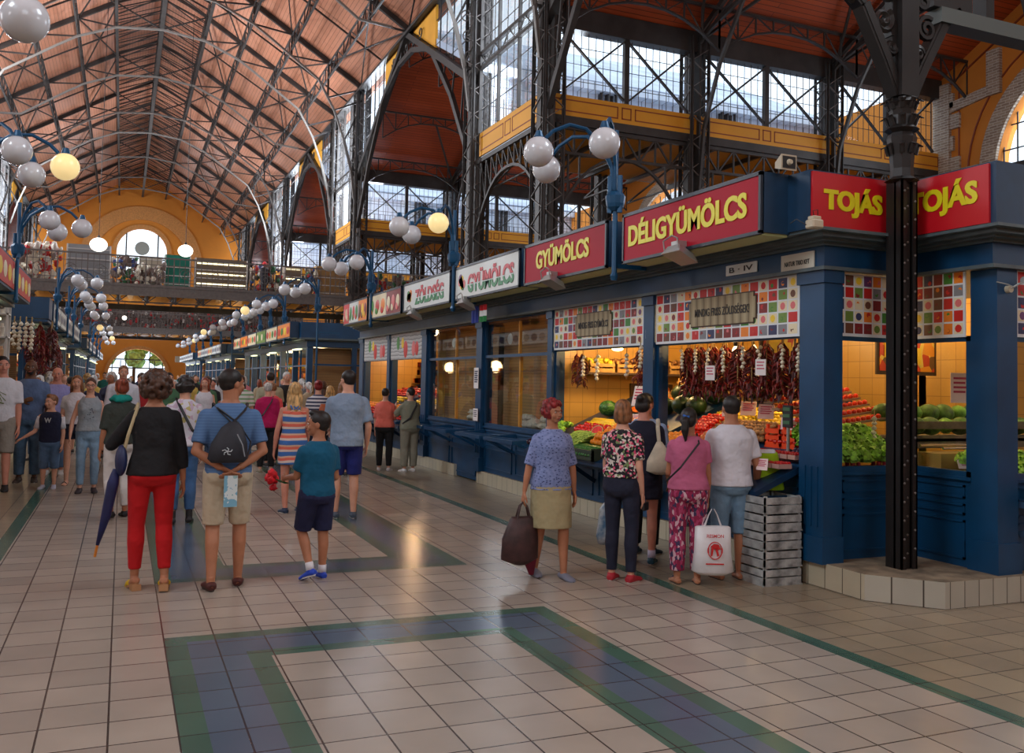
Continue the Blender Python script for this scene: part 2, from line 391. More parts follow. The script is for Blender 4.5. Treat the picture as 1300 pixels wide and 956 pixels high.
# ------------------------------------------------------------------ columns
def spiral(b, c, r, turns, s, axis='X', w=.03, start=0):
    """scroll in the plane perpendicular to axis"""
    pts = []
    for i in range(int(turns*14)+1):
        t = i/14*2*pi; rr = r*(1-i/(turns*14+2)*.85); a = start+s*t
        u, v_ = rr*cos(a), rr*sin(a)
        pts.append(Vector(c)+(Vector((0, u, v_)) if axis == 'X' else Vector((u, 0, v_))))
    b.tube(pts, w, 5)
def column(x, y, top, label, wx=.55, wy=.62, base=0):
    t = thing('iron_column', label, 'column', (x, y, base), 0, 'tall riveted lattice columns')
    b = MB()
    for sx in (1, -1):
        for sy in (1, -1):
            cx, cy = x+sx*wx/2, y+sy*wy/2
            b.box(cx-.06, cx+.06, cy-.012, cy+.012, base, top); b.box(cx-.012, cx+.012, cy-.06, cy+.06, base, top)
    b.box(x-.03, x+.03, y-wy/2, y+wy/2, base, top); b.box(x-wx/2, x-wx/2+.1, y-.14, y+.14, base, top); b.box(x+wx/2-.1, x+wx/2, y-.14, y+.14, base, top)
    b.build('shaft', IRON, t); l_ = MB(); z = base+.3; k = 0
    while z < top-.4:
        for sx in (1, -1):
            p = (x+sx*wx/2, y-wy/2*(1 if k % 2 else -1), z); q = (x+sx*wx/2, y+wy/2*(1 if k % 2 else -1), z+.42); l_.bar(p, q, .02, .06, (1, 0, 0))
        for sy in (1, -1):
            p = (x-wx/2*(1 if k % 2 else -1), y+sy*wy/2, z); q = (x+wx/2*(1 if k % 2 else -1), y+sy*wy/2, z+.42); l_.bar(p, q, .06, .02)
        z += .42; k += 1
    l_.build('lacing', IRONL, t)
    return t
NR = [23.5, 29.3, 46.4, 52.2, 69.3, 75.1, 92.2, 98.0]
orde = {23.5: 'nearest', 29.3: 'second nearest', 46.4: 'third', 52.2: 'fourth', 69.3: 'fifth', 75.1: 'sixth', 92.2: 'seventh', 98.0: 'farthest'}
for y in NR:
    t = column(XR, y, EZ-.2, 'tall dark lattice column on the right side of the nave, %s one' % orde[y], .6, .8)
    b = MB(); s = 1 if y in (29.3, 52.2, 75.1, 98.0) else -1
    # curved strut reaching up from the column into the nave and scroll ornaments
    b.path([(XR-.3, y, 11.0), (XR-.5, y, 12.5), (XR-.9, y, 14.0)], .09, .14)
    for z in (12.9, 13.6, 14.3): spiral(b, (XR-.32-(z-12.9)*.12, y, z), .26, 1.3, 1, 'Y', .025)
    b.build('bracket', IRONL, t)
for y in NR[4:]:
    column(XL, y, EZ-.2, 'tall dark lattice column on the left side of the nave, %s one' % orde[y], .6, .8)
XCOL = [16.0, 21.3]
for y in (23.5, 29.3, 46.4, 52.2):
    for x in XCOL:
        t = column(x, y, 12.4, 'lattice column in the right aisle, %s row, %s' % (orde[y], 'inner' if x < 17 else 'outer'), .6, .6)
        if y in (23.5, 46.4):
            b = MB(); b.path([(x, y-.25, 7.5), (x, y-.5, 9.5), (x, y-1.3, 11.3), (x, y-3.4, 14.2)], .08, .12)
            b.bar((x, y-.2, 12.2), (x, y-4, 14.0), .08); b.bar((x-2.2, y-3.9, 14.3), (x, y-.3, 12.3), .08); b.bar((x+2.2, y-3.9, 14.3), (x, y-.3, 12.3), .08)
            spiral(b, (x, y-.55, 10.4), .2, 1.2, 1, 'X', .02); spiral(b, (x, y-.5, 9.9), .2, 1.2, -1, 'X', .02); b.build('strut', IRON, t)
# ------------------------------------------------------------------ daylight entering through the glazed bays
def daylight(loc, rot, sx, sy, watts):
    L = bpy.data.lights.new('window_daylight', 'AREA'); L.shape = 'RECTANGLE'; L.size = sx; L.size_y = sy; L.energy = watts; L.color = (.86, .93, 1)
    o = bpy.data.objects.new('window_daylight', L); C.objects.link(o); o.location = loc; o.rotation_euler = rot
for y in (3.5, 26.4, 49.3, 72.2, 95.0):
    E_ = DAY*(.7 if y < 20 else 1 if y < 40 else 3.4 if y < 90 else 1.2)
    daylight((XR+1.3, y, 13.3), (0, radians(90), 0), 6.2, 5.0, E_); daylight((XL-1.3, y, 13.3), (0, radians(-90), 0), 6.2, 5.0, E_)
# ------------------------------------------------------------------ clerestory
WN = [0]
def yellow_band(b, p0, p1, z0, z1, n, seg=2):
    """yellow board with maroon lined panels between p0 and p1 (xy), normal n"""
    p0, p1, n = Vector(p0+(0,)), Vector(p1+(0,)), Vector(n+(0,)); d = p1-p0; L = d.length; d.normalize()
    def slabb(a, c, za, zb, t0, t1):
        q = [p0+d*a+n*t0, p0+d*c+n*t0, p0+d*c+n*t1, p0+d*a+n*t1]
        b.add([(v.x, v.y, za) for v in q]+[(v.x, v.y, zb) for v in q], [(0,3,2,1),(4,5,6,7),(0,1,5,4),(1,2,6,5),(2,3,7,6),(3,0,4,7)])
    b.mi = 0; slabb(0, L, z0, z1, -.06, .05); b.mi = 1; w = .035
    h = z1-z0; segs = []; sq = h*.75; half = (L-sq)/2
    segs = [(.12, half-.06), (half+.06, half+sq-.06), (half+sq+.06, L-.12)]
    for a, c in segs:
        za, zb = z0+h*.2, z1-h*.2
        slabb(a, c, za, za+w, .05, .058); slabb(a, c, zb-w, zb, .05, .058); slabb(a, a+w, za, zb, .05, .058); slabb(c-w, c, za, zb, .05, .058)
def glazing(b, p0, p1, z0, z1, nv, nh, w=.03):
    p0, p1 = Vector(p0+(0,)), Vector(p1+(0,))
    for i in range(nv+1):
        q = p0.lerp(p1, i/nv); b.bar((q.x, q.y, z0), (q.x, q.y, z1), w*(2 if i in (0, nv) else 1))
    for j in range(nh+1):
        z = z0+(z1-z0)*j/nh; b.bar((p0.x, p0.y, z), (p1.x, p1.y, z), w*(2 if j in (0, nh) else 1))
def window(parts_fn):
    WN[0] += 1; e = thing('window_%d' % WN[0], '', ''); 
    for k in ('label', 'category'): del e[k]
    e['kind'] = 'structure'; parts_fn(e); return e
def nave_window(x, ya, yb, nrm):
    def f(e):
        b = MB(); yellow_band(b, (x, ya), (x, yb), 9.35, 10.15, (nrm, 0)); b.build('panel_board', [YEL, MAROON], e)
        b = MB(); glazing(b, (x, ya), (x, yb), 10.15, EZ-.3, 9, 8, .025); n = 3
        for i in range(n+1):
            y = ya+(yb-ya)*i/n; b.bar((x+nrm*.05, y, 10.15), (x+nrm*.05, y, EZ-.3), .1)
        for z in (12.4, 12.9): b.bar((x+nrm*.06, ya, z), (x+nrm*.06, yb, z), .12)
        for i in range(8):
            a = ya+(yb-ya)*i/8; c = ya+(yb-ya)*(i+1)/8; b.bar((x+nrm*.06, a, 12.4 if i % 2 else 12.9), (x+nrm*.06, c, 12.9 if i % 2 else 12.4), .04)
        b.build('glazing_bars', IRON, e)
        b = MB(); b.quad((x-nrm*.02, ya, 10.15), (x-nrm*.02, yb, 10.15), (x-nrm*.02, yb, EZ-.3), (x-nrm*.02, ya, EZ-.3)); b.build('pane', GLASS, e)
    window(f)
for ya, yb in ((23.9, 28.9), (46.8, 51.8), (69.7, 74.7), (92.6, 97.6)):
    nave_window(XR, ya, yb, -1)
    if ya > 60: nave_window(XL, ya, yb, 1)
def gable_window(x, y0, y1, nrm):
    """triangular lights either side of the gable opening towards a transept"""
    ym = (y0+y1)/2
    for a, s in ((y0, 1), (y1, -1)):
        def f(e):
            b = MB(); n = 9; H_ = EZ-.3
            for i in range(n):
                y = a+s*(.3+i*.8); zb = 12.3+i*.8*.56 if i else 10.15
                if zb < H_-.3: b.bar((x, y, zb), (x, y, H_), .05 if i % 2 else .03)
            for z in (13, 14, 15, 16): b.bar((x, a, z), (x, a+s*max(.3, (z-12.2)/.56), z), .03)
            b.build('glazing_bars', IRON, e)
            b = MB(); b.add([(x, a, 12), (x, a+s*8.0, 16.7), (x, a, 16.7)], [(0, 1, 2)]); b.build('pane', GLASS, e)
            b = MB(); y5 = a+s*4.8; y6 = a+s*8.2
            b.poly([(x-nrm*.05, y5, 14.9), (x-nrm*.05, y6, 16.75), (x-nrm*.05, y5, 16.75)], .1, (nrm, 0, 0)); b.build('panel_board', YEL, e)
        window(f)
    b = MB()
    b.path([(x-.1, y0, 12.1), (x-.1, ym, 16.75), (x-.1, y1, 12.1)], .3, .25)
    b.path([(x-.15, y0+.3, 9.5), (x-.15, y0+2.4, 12.3), (x-.15, y0+5, 14.9), (x-.15, ym-1, 15.7), (x-.15, ym+1, 15.7), (x-.15, y1-5, 14.9), (x-.15, y1-2.4, 12.3), (x-.15, y1-.3, 9.5)], .16, .2)
    for i in range(1, 8):
        f_ = i/8; ya_ = y0+(ym-y0)*f_; yb_ = y1+(ym-y1)*f_; z = 12.1+4.65*f_
        for yy in (ya_, yb_):
            lz = min(15.7, 10+abs(yy-(y0 if yy < ym else y1))*1.0); b.bar((x-.12, yy, z), (x-.12, yy+.3, lz), .06)
    for i in range(5): spiral(b, (x-.15, ym-2+i, 16.1), .3, 1.2, 1 if i % 2 else -1, 'X', .03)
    t = tag(b.build('gable_arch', IRON, None, (x, ym, 12)), 'dark iron gable arch where the %s side bay opens on the %s of the nave' % (GORD[int(y0)], 'right' if nrm < 0 else 'left'), 'arch', 'gable arches along the nave')
GORD = {6: 'nearest', 29: 'second', 52: 'third', 75: 'fourth'}
for y0, y1 in ((6.4, 23.5), (29.3, 46.4), (52.2, 69.3), (75.1, 92.2)):
    gable_window(XR, y0, y1, -1)
    if y0 > 50: gable_window(XL, y0, y1, 1)
# eave beams
for s, x in ((1, XR), (-1, XL)):
    b = MB(); b.box(x-.2, x+.2, 4, YF, EZ-.35, EZ-.1); b.bar((x-s*.3, 4, EZ-.4), (x-s*.3, YF, EZ-.4), .12)
    struct(b.build('trim_eave_'+('right' if s > 0 else 'left'), IRON))
# transept roofs, both slopes, with walls, windows, purlins
def transept(y0, y1, side):
    ym = (y0+y1)/2; xi, xo = (XR, XE+.3) if side > 0 else (XL, XL-15.3)
    nm = '%s_%s' % (GORD[int(y0)].replace(' ', '_'), 'right' if side > 0 else 'left')
    b = MB()
    for a in (y0, y1): slab(b, (xi, a, 12.55), (xo, a, 12.55), (xo, ym, 16.9), (xi, ym, 16.9))
    struct(b.build('ceiling_side_bay_'+nm, [PLANK2, SLATE]))
    if side < 0: return
    xs = [XR, 16.0, 21.3, XE]
    for k, (xa, xb) in enumerate(zip(xs, xs[1:])):
        for q, (yy, zz) in enumerate(((ym, 16.6), (ym+4.2, 14.5), (ym-4.2, 14.5), (ym+7.3, 12.95))):
            b = MB(); n = 8
            b.bar((xa, yy, zz), (xb, yy, zz), .08)
            lo = [(xa+(xb-xa)*i/n, yy, zz-.35-.95*(abs(i/n-.5)*2)**2.2) for i in range(n+1)]
            b.path(lo, .1, .05)
            for i in range(n+1): b.bar(lo[i], (lo[i][0], yy, zz), .045); 
            for i in range(n): b.bar(lo[i] if i % 2 else (lo[i][0], yy, zz), (lo[i+1][0], yy, zz) if i % 2 else lo[i+1], .035)
            tag(b.build('arched_purlin', IRON, None, ((xa+xb)/2, yy, zz)), 'arched lattice purlin, %s orange side bay ceiling, %s span, %s' % (GORD[int(y0)], ('inner', 'middle', 'outer')[k], ('at the ridge', 'on the far slope', 'on the near slope', 'by the far eave')[q]), 'purlin', 'arched purlins of the side bays')
    for x in xs[1:3]:
        b = MB(); b.path([(x, y0, 12.3), (x, ym-4.2, 13.4), (x, ym, 14.3), (x, ym+4.2, 13.4), (x, y1, 12.3)], .1, .12)
        b.path([(x, y0, 12.4), (x, ym, 16.7), (x, y1, 12.4)], .12, .16)
        for d in (-4.2, 0, 4.2): b.bar((x, ym+d, 13.4 if d else 14.3), (x, ym+d, 14.5 if d else 16.7), .07)
        b.bar((x, ym-4.2, 13.4), (x, ym, 16.6), .06); b.bar((x, ym+4.2, 13.4), (x, ym, 16.6), .06)
        tag(b.build('side_bay_truss', IRON, None, (x, ym, 12)), 'light iron truss under the %s orange side bay ceiling, %s one' % (GORD[int(y0)], 'inner' if x < 17 else 'outer'), 'roof truss')
for y0, y1 in ((6.4, 23.5), (29.3, 46.4), (52.2, 69.3), (75.1, 92.2)):
    transept(y0, y1, 1); transept(y0, y1, -1)
def cross_wall(Y, xs, deep=True):
    """glazed clerestory wall across the aisle at Y facing -Y"""
    for xa, xb in zip(xs, xs[1:]):
        xa += .3; xb -= .3
        def f(e):
            b = MB(); yellow_band(b, (xa-.3, Y-.1), (xb+.3, Y-.1), 9.4, 10.0, (0, -1)); b.build('panel_board', [YEL, MAROON], e)
            b = MB(); b.box(xa-.3, xb+.3, Y-.15, Y+.15, 9.15, 9.4); b.box(xa-.3, xb+.3, Y-.2, Y+.2, 11.95, 12.6)
            xm = (xa+xb)/2; b.box(xm-.08, xm+.08, Y-.15, Y, 10, 12)
            for (p, q) in ((xa, xm), (xm, xb)):
                b.bar((p, Y-.12, 10.05), (q, Y-.12, 11.95), .09, .05); b.bar((p, Y-.08, 11.95), (q, Y-.08, 10.05), .09, .05)
            b.build('bracing', IRON, e)
            b = MB(); glazing(b, (xa, Y), (xb, Y), 10, 12, 18, 4, .016); b.build('glazing_bars', IRON, e)
            b = MB(); b.quad((xa, Y+.05, 10), (xb, Y+.05, 10), (xb, Y+.05, 12), (xa, Y+.05, 12)); b.build('pane', GLASS, e)
        window(f)
        # lattice girder with arched braces under it
        b = MB(); n = 8; b.bar((xa, Y, 9.1), (xb, Y, 9.1), .12); b.bar((xa, Y, 8.35), (xb, Y, 8.35), .08)
        for i in range(n):
            p, q = xa+(xb-xa)*i/n, xa+(xb-xa)*(i+1)/n
            b.bar((p, Y, 8.35 if i % 2 else 9.1), (q, Y, 9.1 if i % 2 else 8.35), .05); b.bar((q, Y, 8.35), (q, Y, 9.1), .05)
        arc = [(xa+(xb-xa)*i/12, Y, 8.35-1.9*(abs(i/12-.5)*2)**2.3) for i in range(13)]; b.path(arc, .1, .07)
        for i in (1, 2, 10, 11): b.bar(arc[i], (arc[i][0], Y, 8.35), .05)
        tag(b.build('lattice_girder', IRON, None, ((xa+xb)/2, Y, 9)), 'arched lattice girder under yellow boards, %s cross wall of the right aisle, %s span' % (orde.get(Y, 'nearest'), 'inner' if xa < 15 else 'middle' if xa < 20 else 'outer'), 'girder', 'lattice girders below the aisle windows')
XS = [XR, 16.0, 21.3, XE]
# outer clerestory walls of the next side bays, seen through the glazing
OUTG = tile_mat('outer_glazing', (228, 234, 242), (218, 226, 238), (140, 150, 166), .45, .6, .3, .02, 0, 'XZ', var=.03)  # opaque pale blue-grey: sky reflected in the panes is put into the colour
for k, Y in enumerate((29.3, 52.2, 75.1)):
    b = MB(); b.box(XR, XE, Y-.05, Y+.05, 9.3, 12.6); b.box(XR, XE, Y-.5, Y-.05, 12.3, 12.6); struct(b.build('wall_bay_%d' % (k+1), OUTG))
    b = MB()
    for i in range(50): b.bar((XR+.3*i+.2, Y-1.2, 9.6), (XR+.3*i+.2, Y-1.2, 11.2), .03)
    b.bar((XR, Y-1.2, 10.9), (XE, Y-1.2, 10.9), .03); tag(b.build('roof_guard', IRON, None, (18, Y-1.2, 9.6)), 'row of upright rods on the roof outside the aisle windows, %s one' % ('nearest', 'middle', 'farthest')[k], 'guard rail')
cross_wall(23.5, XS); cross_wall(46.4, XS); cross_wall(69.3, XS)
for ya, yb in ((23.5, 29.3), (46.4, 52.2), (69.3, 75.1), (92.2, 98)):
    b = MB(); slab(b, (XR, ya, 9.3), (XE, ya, 9.3), (XE, yb, 9.3), (XR, yb, 9.3), .3); b.m = b.m
    struct(b.build('ceiling_low_%s' % orde[ya].split()[0], [YEL, SLATE]))
    b = MB()
    for i in range(9):
        x = XR+.6+i*1.8; b.bar((x, ya, 9.2), (x, yb, 9.2), .08, .14)
        b.bar((x, ya, 8.4), (x, yb, 8.4), .05); b.bar((x, ya, 8.4), (x, (ya+yb)/2, 9.1), .05); b.bar((x, yb, 8.4), (x, (ya+yb)/2, 9.1), .05)
    tag(b.build('ceiling_joists', IRON, None, (18, ya+3, 9)), 'row of dark iron joists under the %s low yellow ceiling of the right aisle' % orde[ya], 'joists')
    # girder on the nave side
    b = MB(); b.bar((XR, ya, 9.2), (XR, yb, 9.2), .14); n = 8
    arc = [(XR, ya+(yb-ya)*i/12, 8.5-2.0*(abs(i/12-.5)*2)**2.3) for i in range(13)]; b.path(arc, .12, .09)
    for i in range(13): b.bar(arc[i], (XR, arc[i][1], 9.2), .05)
    for i in range(12): b.bar(arc[i], (XR, arc[i+1][1], 9.2), .04)
    tag(b.build('arched_girder', IRON, None, (XR, ya+3, 9)), 'arched iron girder on the right of the nave under the %s yellow board' % orde[ya], 'girder', 'arched girders of the nave side')
# ------------------------------------------------------------------ walls
def arch_pts(c, r, z, n=20): return [(c+r*cos(pi*i/n), z+r*sin(pi*i/n)) for i in range(n+1)]
EXTRA = [6.4, 15, 23.5, 29.3, 37.85, 46.4, 52.2, 60.75, 69.3, 75.1, 83.65, 92.2]
def wall_with_arches(b, u0, u1, z0, z1, holes, place, t=.5):
    """wall in (u,z); holes = (centre, radius, sill z, spring z). Built from strips."""
    us = [u0]
    for c, r, zs, zp in holes: us += [c-r*cos(pi*i/16) for i in range(17)]
    us = sorted(set(us+[u1]+(EXTRA if u1 > 50 else [])))
    def P(u, z, d): return place(u, z, d)
    for a, c2 in zip(us, us[1:]):
        hs = [h for h in holes if h[0]-h[1] <= a+1e-6 and c2 <= h[0]+h[1]+1e-6]; segs = [(z0, z0, None)]
        cuts = sorted([(h[2], h) for h in hs], key=lambda q: q[0]); lo = (z0, z0)
        def blk(la, lc, ha, hc):
            vs = [P(a, la, 0), P(c2, lc, 0), P(c2, hc, 0), P(a, ha, 0), P(a, la, t), P(c2, lc, t), P(c2, hc, t), P(a, ha, t)]
            b.add(vs, [(0,1,2,3),(7,6,5,4),(0,4,5,1),(1,5,6,2),(2,6,7,3),(3,7,4,0)])
        for zs, h in cuts:
            if zs > lo[0]: blk(lo[0], lo[1], zs, zs)
            f = lambda u: h[3]+sqrt(max(0, h[1]**2-(u-h[0])**2)); lo = (f(a), f(c2))
        top = z1 if not callable(z1) else None
        blk(lo[0], lo[1], z1(a) if callable(z1) else z1, z1(c2) if callable(z1) else z1)
gz = lambda x: roofz(x-XC)+.2 if abs(x-XC) < HW else 17.2
b = MB(); wall_with_arches(b, -26, 28, 0, gz, [(1.45, 2.7, 0.001, 1.6)], lambda u, z, d: (u, YF+d, z)) if False else None
b = MB()
def gzl(x):
    r = abs(x-XC); return (EZ+(HW-r)/(HW-2.25)*4.6 if r > 2.25 else 22.0+(2.25-r)*.44)+.1 if r < HW else 17
wall_with_arches(b, -26, 28, 0, gzl, [(1.45, 2.85, .0, 1.55), (1.45, 2.45, 12.4, 14.6)], lambda u, z, d: (u, YF+d, z))
struct(b.build('wall_far', WALLY))
def ring(b, c, r0, r1, zc, place, n=24, a0=0, a1=pi, t=.15):
    for i in range(n):
        a, a2 = a0+(a1-a0)*i/n, a0+(a1-a0)*(i+1)/n
        q = [(c+r0*cos(a), zc+r0*sin(a)), (c+r1*cos(a), zc+r1*sin(a)), (c+r1*cos(a2), zc+r1*sin(a2)), (c+r0*cos(a2), zc+r0*sin(a2))]
        vs = [place(u, z, 0) for u, z in q]+[place(u, z, t) for u, z in q]
        b.add(vs, [(0,1,2,3),(7,6,5,4),(0,4,5,1),(1,5,6,2),(2,6,7,3),(3,7,4,0)])
pf = lambda u, z, d: (u, YF-d, z)
b = MB(); ring(b, 1.45, 2.45, 2.9, 14.6, pf); ring(b, 1.45, 4.6, 6.0, 13.4, pf, a0=.0, a1=pi); ring(b, 1.45, 2.85, 3.2, 1.55, pf)
struct(b.build('trim_1', mat('arch_stone', (196, 132, 70), .8, var=.1)))
def farwin(e):
    b = MB()
    for x in (-.1, 3.0): b.bar((x, YF+.2, 12.4), (x, YF+.2, 16.6), .14)
    b.bar((-1, YF+.2, 13.9), (3.9, YF+.2, 13.9), .12)
    b.build('glazing_bars', IRON, e)
    b = MB(); b.tube([(1.45, YF+.1, 15.0), (1.45, YF+.25, 15.0)], .72, 20); plab(b.build('clock', mat('clock_face', (150, 150, 140), .6), e), 'round clock dial seen from behind')
window(farwin)
def fardoor():
    e = bpy.data.objects.new('door_1', None); C.objects.link(e); e['kind'] = 'structure'; WL['door_1'] = Vector((0, 0, 0))
    b = MB()
    for x in (-1.0, -.2, .3, 2.6, 3.1, 3.9): b.bar((x, YF+.2, 0), (x, YF+.2, 4.2 if 0 < x < 3 else 3.2), .09)
    for z in (2.4, 3.3): b.bar((-1.3, YF+.2, z), (4.2, YF+.2, z), .12)
    b.build('frame', IRON, e)
    b = MB(); b.quad((-1.4, YF+.25, 2.4), (4.3, YF+.25, 2.4), (4.3, YF+.25, 4.4), (-1.4, YF+.25, 4.4)); b.build('pane', GLASS, e)
fardoor()
# outside greenery seen through the entrance
LEAF = mat('tree_leaves', (150, 190, 110), .7, var=.35, vscale=3)
for i, (x, r) in enumerate(((-1.8, 2.2), (1.2, 1.8), (4.6, 2.4))):
    b = MB()
    for k in range(26):
        a = random.random()*2*pi; b.ball((x+cos(a)*r*.6*random.random(), 112+sin(a)*r*.5, 4.2+random.uniform(-1, 1.8)), random.uniform(.5, .9), 8, 6, jit=.4)
    t = thing('street_tree', 'green tree outside the entrance arch, %s of the three' % ('leftmost', 'middle', 'rightmost')[i], 'tree', (x, 112, 0)); b.build('foliage', LEAF, t)
    c = MB(); c.tube([(x, 112, 0), (x, 112, 4)], [.2, .14], 8); c.build('trunk', mat('bark', (80, 60, 45), .9), t)
# outer right wall with arched windows
b = MB()
BRK = tile_mat('pale_bricks', (180, 160, 140), (150, 128, 112), (206, 196, 180), .3, .09, .85, .012, .5, 'YZ', bump=.5)
hol = [(18.0-22.9*0+22.9*k, 3.1, 6.0, 8.95) for k in range(0, 4)]
def ez(y):
    k = (y-15)/22.9; d = abs(y-(15+22.9*round(k)))
    return 12.6+max(0, (8.55-d))*.51
def gy(y):
    for a, c in ((6.4, 23.5), (29.3, 46.4), (52.2, 69.3), (75.1, 92.2)):
        if a <= y <= c: return 12.6+(8.55-abs(y-(a+c)/2))*.51
    return 12.6
us = [3.0]
hol = [(-4.9, 3.1, 6.0, 8.95)]+hol
wall_with_arches(b, -14, YF, 0, gy, hol, lambda u, z, d: (XE+d, u, z)); struct(b.build('wall_right', WALLY))
for k, (c, r, zs, zp) in enumerate(hol[1:4]):
    pr = lambda u, z, d: (XE-d, u, z)
    b = MB(); ring(b, c, r, r+.6, zp, pr, t=.12); b.box(XE-.12, XE, c+r, c+r+.6, 4, zp); b.box(XE-.12, XE, c-r-.6, c-r, 4, zp)
    struct(b.build('trim_%d' % (2+k), BRK))
    def f(e):
        b = MB()
        for i in range(-6, 7):
            u = c+i*.5; zt = zp+sqrt(max(0, r*r-(u-c)**2)); b.bar((XE+.2, u, zs), (XE+.2, u, zt), .04)
        for z in (6.8, 7.6, 8.4, 9.6, 10.4, 11.2):
            hw = sqrt(max(.01, r*r-max(0, z-zp)**2)); b.bar((XE+.2, c-hw, z), (XE+.2, c+hw, z), .04)
        b.bar((XE+.15, c-r, 9.0), (XE+.15, c+r, 9.0), .22); b.build('glazing_bars', IRON, e)
        b = MB(); n = 16; pts = [(XE+.3, c+r*cos(pi*i/n), zp+r*sin(pi*i/n)) for i in range(n+1)]+[(XE+.3, c-r, zs), (XE+.3, c+r, zs)]
        b.add(pts, [tuple(range(len(pts)))]); b.build('pane', GLASS, e)
    window(f)
    # brick bands and maroon outline
b = MB()
b.box(XE-.125, XE, 22.9, 23.6, 4, 12.4); b.box(XE-.08, XE, 19.2, 23.4, 11.2, 11.6) if False else None
for i in range(11): b.box(XE-.1, XE, 22.75-(.25 if i % 2 else 0), 22.9, 4+i*.75, 4.5+i*.75)
b.box(XE-.11, XE, 21.75, 22.45, 8.8, 9.3); b.box(XE-.14, XE, 20.9, 21.4, 11.5, 13.0)
b.poly([(XE-.1, 23.2, 11.3), (XE-.1, 21.0, 11.55), (XE-.1, 21.0, 11.9), (XE-.1, 23.2, 11.65)], .12, (1, 0, 0))
struct(b.build('trim_6', BRK))
b = MB(); b.box(XE-.03, XE, 22.55, 22.6, 9, 12.0); ring(b, 18, 4.2, 4.25, 8.95, lambda u, z, d: (XE-d, u, z), t=.04)
b.bar((XE-.03, 22.9, 12.35), (XE-.03, 15, 16.4), .05); struct(b.build('trim_7', MAROON))
b = MB(); b.box(-23.8, -23.6, -14, YF, 0, 12.6)
for ya_, yb_ in ((6.4, 23.5), (29.3, 46.4), (52.2, 69.3), (75.1, 92.2)): b.poly([(-23.6, ya_, 12.5), (-23.6, (ya_+yb_)/2, 17), (-23.6, yb_, 12.5)], .2, (-1, 0, 0))
struct(b.build('wall_left', WALLY))
b = MB(); wall_with_arches(b, -24, 27, 0, gzl, [(1.45, 5.5, 7.0, 10.0), (-14, 3, 5.5, 8), (18, 3, 5.5, 8)], lambda u, z, d: (u, -14-d, z)); struct(b.build('wall_back', WALLY))
for nm, xa_, xb_ in (('right', XR, XE+.4), ('left', XL, -23.8)):
    for (ya_, yb_) in (((-14, 6.4),) if nm == 'right' else ((-14, 6.4), (23.5, 29.3), (46.4, 52.2), (69.3, 75.1), (92.2, 103))):
        b = MB(); slab(b, (xa_, ya_, 9.3), (xb_, ya_, 9.3), (xb_, yb_, 9.3), (xa_, yb_, 9.3), .3); struct(b.build('ceiling_low_%s' % nm, [YEL, SLATE]))
daylight((1.45, -13.4, 10.8), (radians(90), 0, 0), 10, 8, DAY*.22)
for y in (-4.9, 18.0, 40.9, 63.8): daylight((XE+.6, y, 9), (0, radians(90), 0), 6, 6, DAY*.35); daylight((-23.4, y, 8.0), (0, radians(-90), 0), 6, 6, DAY*.35)
daylight((1.45, YF+.6, 2.2), (radians(-90), 0, 0), 5, 4, DAY*.3)
# galleries / bridges -------------------------------------------------------------
def bridge(Y, x0, x1, depth, label, seed):
    t = thing('gallery_bridge', label, 'gallery', ((x0+x1)/2, Y, 0)); R = random.Random(seed)
    b = MB(); b.box(x0, x1, Y, Y+depth, 5.55, 5.8); b.box(x0, x1, Y-.12, Y, 5.4, 5.9); b.box(x0, x1, Y-.16, Y+.02, 5.82, 5.95); b.build('deck', IRONL, t)
    b = MB(); n = int((x1-x0)/1.25); st = (x1-x0)/n
    b.bar((x0, Y, 5.1), (x1, Y, 5.1), .05, .06); b.bar((x0, Y+depth, 5.2), (x1, Y+depth, 5.2), .14, .3)
    for i in range(n+1):
        x = x0+i*st; b.bar((x, Y, 5.05), (x, Y, 5.5), .08)
        b.bar((x, Y, 5.36), (x, Y+depth, 5.36), .07, .1)
        if i < n:
            b.bar((x, Y, 5.1), (x+st*.3, Y, 5.4), .04); b.bar((x+st, Y, 5.1), (x+st*.7, Y, 5.4), .04)
    b.build('girder', IRON, t)
    b = MB()
    for i in range(n): b.ball((x0+(i+.5)*st, Y+depth*.5, 5.55), (st*.44, depth*.48, .30), 12, 8)
    plab(b.build('vault', YEL, t), 'row of shallow yellow vaults under the deck')
    b = MB(); b.bar((x0, Y-.05, 7.25), (x1, Y-.05, 7.25), .07); b.bar((x0, Y-.05, 6.9), (x1, Y-.05, 6.9), .03); b.bar((x0, Y-.05, 6.1), (x1, Y-.05, 6.1), .03)
    x = x0; k = 0
    while x < x1:
        b.bar((x, Y-.05, 5.9), (x, Y-.05, 7.25), .05 if k % 5 == 0 else .025)
        if k % 5 == 2: spiral(b, (x, Y-.05, 6.5), .3, 1.5, 1, 'Y', .014); spiral(b, (x+.2, Y-.05, 6.5), .3, 1.5, -1, 'Y', .014)
        x += .25; k += 1
    b.build('railing', IRONL, t)
    return t
bridge(46.4, XL-2, XE, 5.2, 'iron gallery bridge crossing the nave with souvenir stalls on it, the nearer one', 3)
bridge(88.0, XL-8, XE, 5, 'iron gallery crossing the nave in front of the far gable wall, the farther one', 4)
